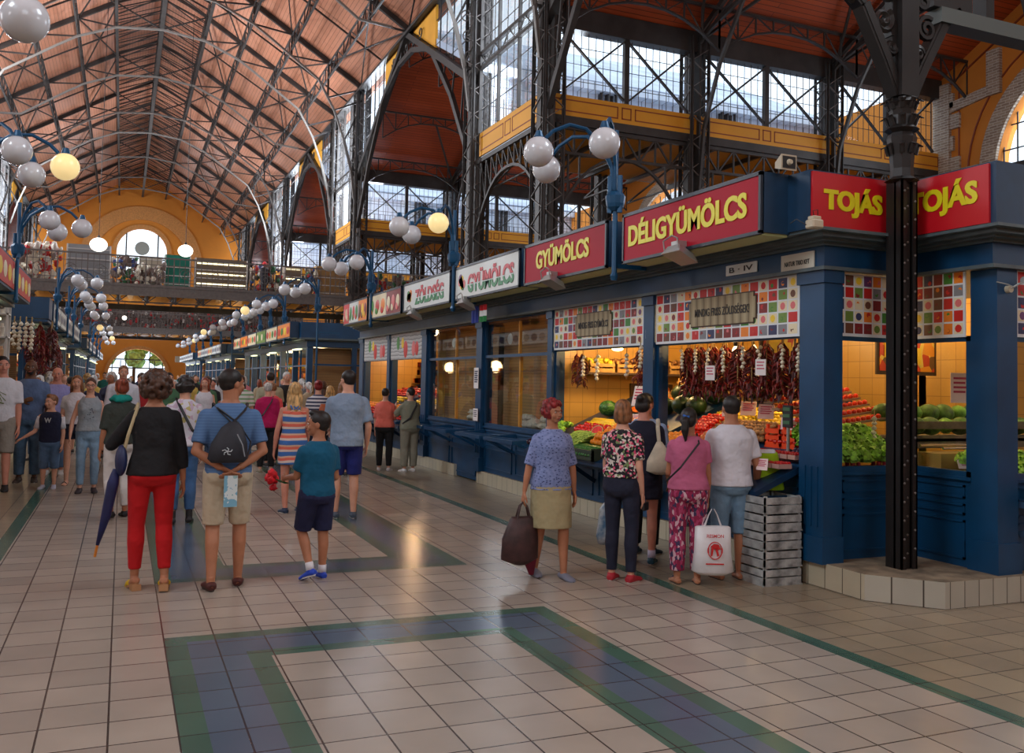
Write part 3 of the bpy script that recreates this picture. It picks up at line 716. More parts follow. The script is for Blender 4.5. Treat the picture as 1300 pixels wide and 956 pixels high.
# ------------------------------------------------------------------ market block on the right
PTILE = tile_mat('plinth_tiles_x', (196, 186, 160), (182, 172, 148), (70, 64, 56), .2, .4, .35, .004, 0, 'YZ')
PTILE2 = tile_mat('plinth_tiles_y', (186, 182, 166), (172, 168, 154), (70, 64, 56), .15, .4, .35, .004, 0, 'XZ')
CONC = mat('worn_concrete', (126, 112, 92), .85, var=.3, vscale=5, bump=.3)
WTILE = tile_mat('yellow_wall_tiles', (214, 164, 78), (206, 156, 72), (166, 122, 56), .2, .2, .3, .004, 0, 'YZ')
RED = mat('sign_red', (172, 16, 42), .55, spec=.2); REDB = mat('sign_red_bright', (196, 22, 34), .35)
SYEL = mat('sign_yellow', (226, 214, 20), .4); SWHT = mat('sign_white', (214, 218, 214), .4); SGRN = mat('sign_green', (20, 130, 70), .4); SRED = mat('sign_text_red', (200, 24, 40), .4)
SOFF = mat('soffit_cream', (196, 200, 140), .6); DBL = mat('sign_box_blue', (20, 56, 86), .45, var=.08)
BLINDY = tile_mat('slatted_blind', (176, 128, 74), (170, 124, 70), (130, 92, 52), 9, .05, .7, .004, 0, 'YZ', bump=.15, var=.03)
BLINDX = tile_mat('slatted_blind_x', (172, 128, 76), (162, 120, 70), (96, 66, 36), 9, .05, .6, .006, 0, 'XZ')
ORNG = mat('orange_rod', (250, 168, 50), .5)
def outline(o): return [(5.45-o, 22.3), (5.45-o, 6.05-o), (6.45-o, 6.05-o), (6.45-o, 5.25-o), (10.5, 5.25-o), (10.5, 22.3)]
def prism(b, pts, z0, z1):
    n = len(pts); b.add([(x, y, z0) for x, y in pts]+[(x, y, z1) for x, y in pts], [tuple(range(n)), tuple(range(2*n-1, n-1, -1))]+[(i, i+n, (i+1) % n+n, (i+1) % n) for i in range(n)])
BK = thing('market_booth', 'long blue market booth block on the right with red and yellow roof signs', 'market booth', (7.5, 14, 0))
b = MB()
prism(b, [(5.42, 14.1), (5.42, 5.56), (5.8, 5.13), (10.5, 5.06), (10.5, 14.1)], 0, .205); prism(b, [(5.42, 22.3), (5.42, 15.2), (10.5, 15.2), (10.5, 22.3)], 0, .205)
o = b.build('plinth', [CONC, PTILE, PTILE2], BK, fix=True)
for p in o.data.polygons: p.material_index = 0 if abs(p.normal.z) > .5 else (1 if abs(p.normal.x) > .8 else 2)
for i, (z0, z1, o_) in enumerate(((2.68, 2.86, .06),)):
    b = MB(); prism(b, outline(.06), 2.68, 2.86); b.build('fascia', BLUE, BK, fix=True)
b = MB(); 
for z0, z1, o_ in ((2.655, 2.685, .10), (2.86, 2.885, .10), (2.885, 2.905, .17), (2.905, 2.94, .24), (2.94, 2.965, .31)): prism(b, outline(o_), z0, z1)
b.build('cornice', GREYB, BK, fix=True)
b = MB(); prism(b, [(5.12, 8.6), (5.12, 5.86), (6.16, 5.86), (6.16, 4.97), (10.5, 4.97), (10.5, 8.6)], 2.965, 3.45); b.build('parapet', DBL, BK, fix=True)
PY = [(6.0, 6.3), (8.68, 8.89), (11.27, 11.42), (13.93, 14.18), (16.9, 17.2), (19.55, 19.75), (21.95, 22.3)]
def post(x0, x1, y0, y1, z0=.2, flute=True):
    b = MB(); b.box(x0, x1, y0, y1, z0, 2.68); b.box(x0-.025, x1, y0-.02, y1+.02, z0, .42); b.box(x0-.02, x1, y0-.02, y1+.02, 2.55, 2.68)
    if flute:
        for k in (0.25, .5, .75): b.box(x0-.012, x0, y0+(y1-y0)*k-.012, y0+(y1-y0)*k+.012, .5, 1.0)
    return b.build('post', BLUE, BK)
for a, c in PY: post(5.40, 5.6, a, c)
b = MB(); b.box(5.4, 5.62, 6.0, 6.2, .2, 2.68); b = None
b = MB(); b.box(6.45, 6.68, 5.2, 5.45, .2, 2.68); b.box(6.43, 6.7, 5.18, 5.47, .2, .45); b.build('post', BLUE, BK)
def panel(P, u0, u1, z0, z1, n=1, t=.04):
    """P(u,z,d) maps to world; raised mouldings"""
    b = MB()
    def bx(a, c, za, zb, d0, d1):
        vs = [P(a, za, d0), P(c, za, d0), P(c, zb, d0), P(a, zb, d0), P(a, za, d1), P(c, za, d1), P(c, zb, d1), P(a, zb, d1)]
        b.add(vs, [(0,1,2,3),(7,6,5,4),(0,4,5,1),(1,5,6,2),(2,6,7,3),(3,7,4,0)])
    bx(u0, u1, z0, z1, 0, -t); w = (u1-u0)/n
    for i in range(n):
        a, c = u0+i*w+.07, u0+(i+1)*w-.07
        for za, zb in ((z0+.07, z0+(z1-z0)*.52), (z0+(z1-z0)*.58, z0+(z1-z0)*.70), (z0+(z1-z0)*.76, z1-.07)):
            for q in ((a, c, za, za+.018), (a, c, zb-.018, zb), (a, a+.018, za, zb), (c-.018, c, za, zb)): bx(*q, 0, .014)
    bx(u0, u1, z1-.03, z1+.0, 0, .03)
    return b.build('lower_panel', BLUE, BK, fix=True)
PX = lambda u, z, d: (5.47-d, u, z)          # front plane facing -X
P1 = lambda u, z, d: (u, 6.10-d, z)          # notch face 1 facing the camera
P2 = lambda u, z, d: (6.47-d, u, z)
P3 = lambda u, z, d: (u, 5.27-d, z)
for (a, c), (a2, c2) in zip(PY, PY[1:]): panel(PX, c, a2, .2 if not (c == 14.18) else .02, .95, 2)
panel(P1, 5.62, 6.45, .2, .95); panel(P2, 5.45, 6.1, .2, .95); panel(P3, 6.68, 8.6, .2, .95, 2); panel(P3, 8.8, 10.4, .2, .95, 2)
# frames round the openings
LASTF = [None]
def frame(P, u0, u1, z0, z1, mull=(), rails=(), w=.045, name='window_frame', m=None):
    b = MB()
    def bx(a, c, za, zb, d0=-.03, d1=.02):
        vs = [P(a, za, d0), P(c, za, d0), P(c, zb, d0), P(a, zb, d0), P(a, za, d1), P(c, za, d1), P(c, zb, d1), P(a, zb, d1)]
        b.add(vs, [(0,1,2,3),(7,6,5,4),(0,4,5,1),(1,5,6,2),(2,6,7,3),(3,7,4,0)])
    bx(u0, u1, z0, z0+w); bx(u0, u1, z1-w, z1); bx(u0, u0+w, z0, z1); bx(u1-w, u1, z0, z1)
    for u in mull: bx(u-w/2, u+w/2, z0, z1)
    for z in rails: bx(u0, u1, z-w/2, z+w/2)
    f = b.build(name, m or BLUE, BK, fix=True); LASTF[0] = f; return f
def pane(P, u0, u1, z0, z1, m=SGLASS, d=-.01):
    b = MB(); b.quad(P(u0, z0, d), P(u1, z0, d), P(u1, z1, d), P(u0, z1, d)); return b.build('pane', m, LASTF[0])
frame(PX, 6.3, 8.68, .95, 2.14); frame(PX, 8.89, 11.27, .95, 2.14)
for a, c in ((11.42, 13.93), (14.18, 16.9)): frame(PX, a, c, .95, 2.68, (), (2.07,)); pane(PX, a, c, 1.0, 2.66)
frame(PX, 17.2, 19.55, .95, 2.14); frame(PX, 19.75, 21.95, .95, 2.14)
frame(P1, 5.6, 6.45, .95, 2.12); pane(P1, 5.6, 6.4, .98, 2.1); frame(P2, 5.45, 6.1, .95, 2.12); pane(P2, 5.48, 6.08, .98, 2.1)
frame(P3, 6.68, 8.6, .95, 2.12); frame(P3, 8.8, 10.4, .95, 2.12); b = MB(); b.box(8.6, 8.8, 5.22, 5.4, .2, 2.68); b.build('post', BLUE, BK)
# inner shell
b = MB(); b.box(8.3, 8.4, 6.8, 22.2, .2, 2.68); b.build('back_wall', WTILE, BK)
WT2 = tile_mat('yellow_wall_tiles_x', (214, 164, 78), (206, 156, 72), (166, 122, 56), .2, .2, .3, .004, 0, 'XZ')
for q in ((5.6, 8.3, 22.1, 22.2), (5.6, 8.3, 11.3, 11.4), (5.7, 8.3, 17.0, 17.1), (8.3, 10.4, 7.6, 7.7)): MB().box(*q, .2, 2.68).build('partition_wall', WT2, BK)
b = MB(); b.box(5.5, 10.4, 6.3, 22, .2, .22); b.build('booth_floor', CONC, BK)
# closed blinds with orange rods in the two shut bays
for a, c in ((11.42, 13.93), (14.18, 16.9)):
    b = MB(); b.box(5.80, 5.83, a, c, .95, 2.66); b.build('roller_blind', BLINDY, BK)
    b = MB(); m_ = (a+c)/2; b.bar((5.56, m_, .97), (5.56, m_, 2.05), .045); b.bar((5.56, m_+.05, 2.08), (5.56, m_+.05, 2.64), .04); b.build('orange_rod', ORNG, BK)
    b = MB(); b.box(5.5, 5.9, a, c, 2.6, 2.66); b.build('valance', mat('wood_valance', (150, 92, 48), .6), BK)
# folding shelf brackets below the shut bays
for (a, c) in ((11.5, 12.6), (12.75, 13.85), (14.3, 15.5), (15.6, 16.8), (17.3, 18.3)):
    b = MB()
    for y in (a, c): b.bar((5.45, y, .86), (4.95, y, .83), .03, .05); b.bar((5.45, y, .6), (5.0, y, .82), .025, .04)
    b.bar((4.95, a, .83), (4.95, c, .83), .03, .05); b.bar((5.2, a, .85), (5.0, c, .84), .025, .04); b.build('shelf_bracket', BLUE, BK)
# display shelves of the open bays
for (a, c) in ((6.35, 8.62), (8.95, 11.2), (17.25, 19.5), (19.8, 21.9)):
    b = MB(); xm_ = 6.0 if a == 6.35 else 6.79; zm_ = .77+.4396*(xm_-4.98)
    b.poly([(4.98, a, .77), (xm_, a, zm_), (xm_, a, zm_-.07), (4.98, a, .72)], c-a, (0, 1, 0)); b.poly([(xm_, max(a, 7.15), zm_), (6.8, max(a, 7.15), 1.57), (6.8, max(a, 7.15), 1.5), (xm_, max(a, 7.15), zm_-.07)], c-max(a, 7.15), (0, 1, 0))
    for y in (a+.05, (a+c)/2, c-.05): b.bar((5.45, y, .45), (5.05, y, .7), .03, .05); b.bar((5.45, y, .7), (5.0, y, .7), .03, .05)
    b.build('display_shelf', BLUED, BK, fix=True)
b = MB(); b.box(6.7, 8.6, 5.35, 6.2, .86, .9); b.box(5.65, 6.9, 6.2, 6.95, .86, .9); b.box(6.6, 7.0, 5.5, 6.3, .86, .9); b.build('display_shelf', BLUED, BK)
for y in (6.9, 7.9):
    b = MB(); b.bar((6.68+.0, 5.25, .84), (6.6, 5.25, .84), .02); b = None
b = MB(); b.bar((6.72, 5.25, .75), (6.95, 4.9, .72), .03, .05); b.bar((8.5, 5.25, .75), (8.5, 4.9, .72), .03, .05); b.bar((6.9, 4.9, .72), (8.5, 4.9, .72), .03, .05); b.bar((6.75, 5.25, .5), (7.0, 4.9, .7), .03, .05); b.build('shelf_bracket', BLUE, BK)
# ------------------------------------------------------------------ signs
def sign(y0, y1, label, face, text=None, tcol=None, tb=None, group=None, pic=None, offset=.03):
    t = thing('sign_board', label, 'sign', (5.0, (y0+y1)/2, 2.94), 0, group)
    b = MB(); b.box(4.86, 5.16, y0, y1, 2.95, 3.46); b.build('sign_box', DBL, t)
    b = MB(); b.box(4.845, 4.86, y0+.03, y1-.03, 2.965, 3.43); fc = b.build('sign_face', face, t)
    b = MB()
    for q in ((y0, y1, 3.43, 3.465), (y0, y1, 2.935, 2.965), (y0, y0+.03, 2.94, 3.46), (y1-.03, y1, 2.94, 3.46)): b.box(4.835, 4.87, *q)
    b.build('frame', mat('sign_frame', (22, 34, 50), .4), t)
    b = MB(); b.box(4.88, 5.14, y0+.03, y1-.03, 2.93, 2.95); b.build('soffit', SOFF, t)
    if text:
        if isinstance(tcol, tuple):
            for cc, kp, nm in ((tcol[0], (.40, 2), 'upper_lettering'), (tcol[1], (-1, .34), 'lower_lettering')):
                b = MB(); put_text(b, text_geo(text, offset), (4.845, tb[0], tb[2]), (0, -1, 0), (0, 0, 1), tb[0]-tb[1], tb[3]-tb[2], .006, kp, .0035); plab(b.build(nm, cc, fc), '%s half of the word %s' % ('red upper' if cc is SRED else 'green lower', text))
        else:
            b = MB(); put_text(b, text_geo(text, offset), (4.845, tb[0], tb[2]), (0, -1, 0), (0, 0, 1), tb[0]-tb[1], tb[3]-tb[2], bold=.006); plab(b.build('lettering', tcol, fc), 'yellow lettering %s' % text)
    return t
sign(6.13, 8.42, 'red roof sign reading DÉLIGYÜMÖLCS in yellow letters, largest of the row', RED, 'DÉLIGYÜMÖLCS', SYEL, (8.29, 6.32, 3.10, 3.375))
sign(8.77, 11.0, 'red roof sign reading GYÜMÖLCS in yellow letters left of the blue lamp post', RED, 'GYÜMÖLCS', SYEL, (10.62, 9.18, 3.11, 3.385))
sg1 = sign(11.16, 13.74, 'white roof sign reading GYÜMÖLCS in red and green letters', SWHT, 'GYÜMÖLCS', (SRED, SGRN), (13.15, 11.35, 3.02, 3.36))
sg2 = sign(13.97, 16.64, 'white roof sign reading ZÖLDSÉG in red and green letters', SWHT, 'ZÖLDSÉG', (SRED, SGRN), (15.9, 14.3, 3.03, 3.37))
PALF = {'red': (200, 30, 26), 'green': (60, 130, 40), 'yellow': (240, 200, 40), 'orange': (236, 130, 30), 'purple': (110, 60, 110), 'dkred': (130, 30, 30), 'lgreen': (110, 140, 56), 'brown': (110, 66, 44), 'pink': (220, 110, 110), 'navy': (50, 52, 90), 'cream': (230, 216, 180), 'grey': (130, 130, 134)}
PM = {k: mat('print_'+k, v, .5) for k, v in PALF.items()}
def blobs(t, y0, cz, r, cols, seed, name='fruit_picture'):
    R = random.Random(seed); b = MB(); ms = [PM[c] for c in cols]
    for i in range(9):
        b.mi = i % len(ms); a = R.random()*6.28; rr = r*.6*R.random()
        b.tube([(4.846, y0+cos(a)*rr, cz+sin(a)*rr), (4.838, y0+cos(a)*rr, cz+sin(a)*rr)], r*R.uniform(.3, .5), 10)
    b.build(name, ms, t)
blobs(sg1, 13.42, 3.2, .17, ('purple', 'yellow', 'green', 'pink'), 1); blobs(sg2, 16.25, 3.2, .17, ('orange', 'green', 'red', 'yellow'), 2)
sp1 = sign(16.8, 19.28, 'white and red roof sign with pictures of vegetables, right of the poppy red one', SWHT)
sp2 = sign(19.42, 21.72, 'leftmost picture sign of the near booth roof, red, white and orange', SWHT)
def picpanel(t, y0, y1, col, cols, seed):
    b = MB(); b.box(4.838, 4.846, y0, y1, 2.975, 3.425); b.build('picture_panel', col, t); R = random.Random(seed)
    for k in range(3):
        b = MB(); ms = [PM[c] for c in cols]; yy = y0+(y1-y0)*(k+.5)/3; b.mi = k % len(ms)
        b.ball((4.836, yy, 3.2), (.012, (y1-y0)*.12, .12+.04*R.random()), 10, 8); b.mi = (k+1) % len(ms); b.ball((4.834, yy+.05, 3.1), (.012, (y1-y0)*.09, .08), 10, 8)
        b.build('fruit_picture', ms, t)
picpanel(sp1, 16.85, 17.85, PM['dkred'], ('cream', 'pink'), 3); picpanel(sp1, 17.9, 19.2, PM['cream'], ('orange', 'red', 'green'), 4)
picpanel(sp2, 19.46, 20.2, PM['orange'], ('dkred', 'yellow', 'brown'), 5); picpanel(sp2, 20.25, 21.1, SWHT, ('green', 'red', 'green'), 6); picpanel(sp2, 21.15, 21.7, PM['red'], ('pink', 'cream'), 7)
def tojas(P, u, n, rng, tb, label):
    t = thing('sign_board', label, 'sign', P); b = MB()
    (x0, x1), (y0, y1) = rng; b.box(x0, x1, y0, y1, 2.97, 3.435); fc = b.build('sign_face', REDB, t)
    b = MB(); put_text(b, text_geo('TOJÁS', .035), tb[0], u, (0, 0, 1), tb[1], tb[2], bold=.005); plab(b.build('lettering', SYEL, fc), 'yellow lettering TOJÁS')
tojas((5.6, 5.85, 2.97), (1, 0, 0), None, ((5.13, 6.15), (5.84, 5.86)), ((5.25, 5.84, 3.08), .62, .26), 'bright red roof sign reading TOJÁS facing the camera, left of the black column')
tojas((6.15, 5.4, 2.97), (0, -1, 0), None, ((6.14, 6.16), (5.02, 5.84)), ((6.14, 5.80, 3.09), .68, .28), 'darker red roof sign reading TOJÁS facing the aisle, right of the black column')
# ------------------------------------------------------------------ fruit picture banners
def banner(P, u0, u1, z0, z1, nc, nr, label, seed, plaque=None, name='fruit_banner', d0=.035):
    """P(u,z,d)"""
    R = random.Random(seed); o = Vector(P((u0+u1)/2, z0, 0)); t = thing(name, label, 'banner', o)
    b = MB(); b.add([P(u0, z0, d0), P(u1, z0, d0), P(u1, z1, d0), P(u0, z1, d0), P(u0, z0, d0+.012), P(u1, z0, d0+.012), P(u1, z1, d0+.012), P(u0, z1, d0+.012)], [(0,1,2,3),(7,6,5,4),(0,4,5,1),(1,5,6,2),(2,6,7,3),(3,7,4,0)])
    b.build('sheet', mat('banner_white', (222, 226, 228), .5), t, fix=True)
    keys = list(PM); b = MB(); cw, ch = (u1-u0)/(nc+.2), (z1-z0)/(nr+.25)
    flip = 1 if u1 > u0 else -1
    seq = {0: ['red', 'navy', 'yellow', 'green', 'orange', 'red', 'red'], 1: ['orange', 'red', 'dkred', 'brown', 'red', 'grey', 'red'], 2: ['dkred', 'dkred', 'navy', 'pink', 'brown', 'red', 'dkred'], 3: ['red', 'green', 'pink', 'yellow', 'lgreen', 'red', 'orange'], 4: ['dkred', 'orange', 'red', 'grey', 'navy', 'brown', 'dkred']}
    for j in range(nr):
        for i in range(nc):
            k = seq[j % 5][(i+j) % 7] if R.random() < .8 else R.choice(keys); k2 = R.choice(['red', 'red', 'orange', 'dkred', 'dkred', 'brown', 'green', 'pink'])
            a, c = u0+cw*(i+.14), u0+cw*(i+1); za, zb = z1-ch*(j+1), z1-ch*(j+.14)
            bgw = k in ('yellow', 'pink') or R.random() < .12
            b.mi = keys.index('cream' if bgw else k); d = d0+.0135; b.quad(P(a, za, d), P(c, za, d), P(c, zb, d), P(a, zb, d))
            for q in range(3 if not bgw else 1):
                cu, cz = (a+c)/2+(R.uniform(-.2, .2)*(c-a) if q or not bgw else 0), (za+zb)/2+(R.uniform(-.25, .25)*(zb-za) if not bgw else 0); rr = min(abs(c-a), zb-za)*(.38 if bgw else R.uniform(.14, .26))
                b.mi = keys.index(k if bgw else (k2 if q == 0 else k)); dd = d+.001+q*.0005
                b.add([P(cu+cos(2*pi*s/10)*rr, cz+sin(2*pi*s/10)*rr*(.8 if q else 1), dd) for s in range(10)], [tuple(range(10))])
    b.build('picture_grid', [PM[k] for k in keys], t)
    if plaque:
        a, c, za, zb, txt = plaque; m = .035*flip; mz = .04; d = d0+.018
        def pl(g, dd, th):
            s = g*flip; q = [(a+m-s, za-g), (c-m+s, za-g), (c-m+s, za+mz-g), (c+s, za+mz-g), (c+s, zb-mz+g), (c-m+s, zb-mz+g), (c-m+s, zb+g), (a+m-s, zb+g), (a+m-s, zb-mz+g), (a-s, zb-mz+g), (a-s, za+mz-g), (a+m-s, za+mz-g)]
            bb = MB(); n = len(q); bb.add([P(u, z, dd) for u, z in q]+[P(u, z, dd+th) for u, z in q], [tuple(range(n)), tuple(range(n, 2*n))]+[(i, (i+1) % n, (i+1) % n+n, i+n) for i in range(n)]); return bb
        pl(.012, d-.004, .006).build('plaque_edge', mat('dark_wood_edge', (70, 48, 34), .6), t, fix=True)
        plab(pl(0, d, .008).build('plaque', ramp_mat('plank_board', 'wave', [(0, (120, 104, 78)), (.5, (176, 160, 126)), (.93, (150, 132, 100)), (1, (84, 68, 50))], 2.6, .7, 'Y', (1, 1, 1), False, 1.5), t, fix=True), 'wooden plaque reading '+txt)
        p0, p1 = Vector(P(a+(c-a)*.1, za+(zb-za)*.33, d+.009)), Vector(P(a+(c-a)*.92, za+(zb-za)*.33, d+.009))
        bb = MB(); put_text(bb, text_geo(txt, .01), p0, p1-p0, (0, 0, 1), (p1-p0).length, (zb-za)*.36, .003); bb.build('lettering', mat('dark_letter', (40, 32, 28), .6), t)
    return t
banner(PX, 8.66, 6.33, 2.11, 2.655, 17, 5, 'white banner of small fruit pictures with the wooden plaque MINDIG FRISS ZÖLDSÉGEK', 1, (8.0, 6.92, 2.27, 2.55, 'MINDIG FRISS ZÖLDSÉGEK!'))
banner(PX, 11.25, 8.92, 2.11, 2.655, 17, 5, 'white banner of small fruit pictures above the melon display, left of the post', 2, (10.6, 9.65, 2.27, 2.55, 'MINDIG FRISS GYÜMÖLCS'))
banner(P1, 5.56, 6.2, 2.11, 2.65, 6, 5, 'fruit picture banner on the corner window left of the black column', 3)
banner(P2, 6.02, 5.48, 2.11, 2.67, 5, 5, 'fruit picture banner on the narrow side window right of the black column', 4)
banner(P3, 6.7, 8.5, 2.11, 2.66, 15, 5, 'fruit picture banner at the right edge of the photo beside the security camera', 5)
# grey photographic banner of the farther open bays
for a, c, s in ((19.5, 17.25, 1), (21.9, 19.8, 2)):
    t = thing('fruit_banner', 'grey plank patterned banner with big fruit pictures, %s half' % ('right' if s == 1 else 'left'), 'banner', (5.43, (a+c)/2, 2.1))
    b = MB(); b.box(5.42, 5.435, c, a, 2.1, 2.66); b.build('sheet', ramp_mat('grey_planks', 'wave', [(0, (110, 108, 106)), (.45, (176, 174, 172)), (1, (196, 194, 192))], 4, .6, 'Z', (1, 1, 1), False, 3), t)
    for k, (cc, dy, r) in enumerate((('green', .25, .12), ('red', .5, .15), ('pink', .75, .13), ('yellow', .4, .1), ('red', .85, .12))):
        b = MB(); yy = a+(c-a)*dy; zz = 2.35+(.1 if cc in ('yellow', 'green') else -.04); b.ball((5.418, yy, zz), (.008, r, r*1.2), 12, 8); b.build('fruit_picture', PM[cc], t)
# small plates and notices
def plate(P, u0, u1, z0, z1, text, label, tcol=None, cat='sign', face=None, name='name_plate'):
    t = thing(name, label, cat, P((u0+u1)/2, z0, 0)); b = MB()
    b.add([P(u0, z0, 0), P(u1, z0, 0), P(u1, z1, 0), P(u0, z1, 0), P(u0, z0, .01), P(u1, z0, .01), P(u1, z1, .01), P(u0, z1, .01)], [(0,1,2,3),(7,6,5,4),(0,4,5,1),(1,5,6,2),(2,6,7,3),(3,7,4,0)]); b.build('plate', face or SWHT, t, fix=True)
    for k, tx in enumerate(text if isinstance(text, (list, tuple)) else [text]):
        n = len(text) if isinstance(text, (list, tuple)) else 1; h = (z1-z0)/n
        p0, p1 = Vector(P(u0+(u1-u0)*.12, z1-h*(k+.75), .011)), Vector(P(u0+(u1-u0)*.88, z1-h*(k+.75), .011))
        bb = MB(); put_text(bb, text_geo(tx, .01), p0, p1-p0, (0, 0, 1), (p1-p0).length, h*(.5 if len(tx) < 8 else .3), .002); bb.build('lettering', tcol or mat('ink', (30, 30, 34), .6), t)
    return t
PF = lambda u, z, d: (5.385-d, u, z)
plate(PF, 7.33, 6.86, 2.73, 2.83, 'B · IV', 'small white plate reading B · IV on the blue fascia')
plate(PF, 6.52, 6.1, 2.69, 2.83, ['', 'NATUR TRIO KFT'][1:], 'cream plate reading NATUR TRIO KFT at the booth corner', face=mat('cream_plate', (206, 200, 184), .6))
def note(loc, rz, wd, ht, label, col=(232, 226, 224), lines=4, rx=0, ink=(190, 60, 90), group=None, stick=None):
    t = thing('price_card', label, 'price card', loc, rz, group); b = MB(); b.box(-wd/2, wd/2, -.003, .003, 0, ht); b.build('card', mat('card_%d_%d_%d' % col, col, .7), t, origin=(0, 0, 0))
    b = MB(); 
    for i in range(lines):
        z = ht*(.82-.6*i/lines); b.box(-wd*.36, wd*(.36-.1*(i % 2)), -.0045, -.003, z-ht*.035, z+ht*.035)
    b.build('writing', mat('ink_%d' % ink[0], ink, .7), t, origin=(0, 0, 0))
    t.rotation_euler = (rx, 0, rz); return t
# floodlights, loudspeaker, cameras
def flood(loc, label):
    t = thing('floodlight', label, 'lamp', loc, 0, 'floodlights under the roof signs'); x, y, z = loc
    b = MB(); b.add([(x-.02, y-.16, z-.02), (x+.20, y-.14, z-.12), (x+.20, y+.14, z-.12), (x-.02, y+.16, z-.02), (x+.02, y-.1, z+.05), (x+.18, y-.1, z-.03), (x+.18, y+.1, z-.03), (x+.02, y+.1, z+.05)], [(0,1,2,3),(7,6,5,4),(0,4,5,1),(1,5,6,2),(2,6,7,3),(3,7,4,0)]); b.build('housing', mat('alu', (176, 178, 176), .35, .5), t, fix=True)
    b = MB(); b.box(x+.03, x+.15, y-.06, y+.06, z+.02, z+.09); b.tube([(x, y-.12, z-.02), (x-.02, y-.12, z+.1), (x+.0, y, z+.14), (x-.02, y+.12, z+.1), (x, y+.12, z-.02)], .008, 5); b.build('bracket', mat('alu', (0, 0, 0)), t)
flood((4.72, 7.28, 2.93), 'grey floodlight hanging below the sign DÉLIGYÜMÖLCS'); flood((4.72, 10.05, 2.93), 'grey floodlight hanging below the red sign GYÜMÖLCS')
flood((4.75, 15.9, 2.88), 'floodlight below the white sign ZÖLDSÉG'); flood((4.75, 13.2, 2.88), 'floodlight below the white sign GYÜMÖLCS')
t = thing('emergency_lamp', 'cream boxy lamp with wires at the booth corner under the red sign', 'lamp', (5.02, 5.72, 2.95)); b = MB(); b.bbox(4.98, 5.09, 5.66, 5.76, 2.93, 3.0, .01); b.bbox(5.0, 5.08, 5.68, 5.75, 3.0, 3.03, .005); b.build('housing', mat('cream_plastic', (196, 184, 158), .5), t)
b = MB(); b.tube([(5.03, 5.71, 3.03), (5.01, 5.7, 3.07), (5.05, 5.69, 3.08), (5.06, 5.7, 3.04)], .004, 5); b.tube([(4.98, 5.74, 2.96), (4.93, 5.8, 3.01), (4.95, 5.9, 2.99)], .004, 5); b.build('wire', BLACKM, t)
t = thing('loudspeaker', 'square cream horn loudspeaker on the roof between the red signs', 'loudspeaker', (5.03, 6.08, 3.46)); b = MB()
b.add([(4.94, 6.0, 3.46), (5.1, 6.0, 3.46), (5.1, 6.0, 3.59), (4.94, 6.0, 3.59), (4.99, 6.14, 3.5), (5.06, 6.14, 3.5), (5.06, 6.14, 3.55), (4.99, 6.14, 3.55)], [(0,1,2,3),(7,6,5,4),(0,4,5,1),(1,5,6,2),(2,6,7,3),(3,7,4,0)]); b.build('horn', mat('cream_plastic', (0, 0, 0)), t, fix=True)
b = MB(); b.box(4.955, 5.085, 5.995, 6.0, 3.475, 3.575); b.build('mouth', BLACKM, t); b = MB(); b.tube([(5.02, 5.97, 3.525), (5.02, 6.0, 3.525)], [.018, .03], 12); b.build('driver', mat('cream_plastic', (0, 0, 0)), t)
t = thing('security_camera', 'small grey security camera on the blue post at the right edge', 'security camera', (6.62, 5.15, 2.5)); b = MB(); b.tube([(6.56, 5.2, 2.49), (6.56, 5.16, 2.49)], .03, 12); b.build('mount', mat('cream_plastic', (0, 0, 0)), t)
b = MB(); b.tube([(6.62, 5.1, 2.56), (6.78, 5.1, 2.55)], .028, 12); b.tube([(6.56, 5.17, 2.49), (6.6, 5.12, 2.53), (6.64, 5.1, 2.55)], .008, 6); b.tube([(6.42, 5.18, 2.54), (6.5, 5.14, 2.52), (6.56, 5.13, 2.5)], .005, 5); b.build('camera_body', mat('alu', (0, 0, 0)), t)
# black riveted column standing on the platform --------------------------------------
CX, CY = 5.93, 5.68
BLK = mat('black_iron', (40, 37, 36), .42, .35, var=.15, vscale=4)
t = thing('riveted_column', 'black riveted iron column with leafy capital standing on the tiled platform', 'column', (CX, CY, .2))
b = MB(); b.box(CX-.085, CX+.085, CY-.02, CY, .2, 3.42); b.box(CX-.085, CX-.07, CY-.085, CY+.085, .2, 3.42); b.box(CX+.07, CX+.085, CY-.085, CY+.085, .2, 3.42)
b.box(CX-.03, CX+.03, CY-.06, CY+.07, .2, 3.42); b.box(CX-.085, CX-.035, CY-.085, CY-.07, .2, 3.42); b.box(CX+.035, CX+.085, CY-.085, CY-.07, .2, 3.42); b.build('shaft', BLK, t)
b = MB(); z = .3
while z < 3.4:
    b.ball((CX-.058, CY-.088, z), (.011, .007, .011), 8, 5); b.ball((CX+.058, CY-.088, z+.07), (.011, .007, .011), 8, 5); b.ball((CX+.0, CY-.063, z+.03), (.011, .007, .011), 8, 5); z += .15
plab(b.build('rivets', IRONL, t), 'rows of round rivet heads')['kind'] = 'stuff'
b = MB(); b.lathe([(.095, 3.38), (.14, 3.4), (.095, 3.43), (.09, 3.5), (.10, 3.62), (.12, 3.76), (.10, 3.8), (.14, 3.83), (.10, 3.87), (.095, 3.95), (.11, 4.02), (.14, 4.05), (.095, 4.09), (.08, 4.16), (.08, 4.9)], (CX, CY, 0), 8)
for k in range(8):
    a = 2*pi*k/8; 
    for z, r in ((3.62, .125), (3.86, .13), (4.0, .13)): b.tube([(CX+cos(a)*.1, CY+sin(a)*.1, z), (CX+cos(a)*r, CY+sin(a)*r, z+.08), (CX+cos(a)*(r+.04), CY+sin(a)*(r+.04), z+.06)], [.03, .03, .008], 6, flat=.5)
b.build('capital', BLK, t, fix=True)
b = MB(); b.box(CX-.095, CX+.095, CY-.095, CY+.095, 4.1, 5.2); b.build('upper_shaft', BLK, t)
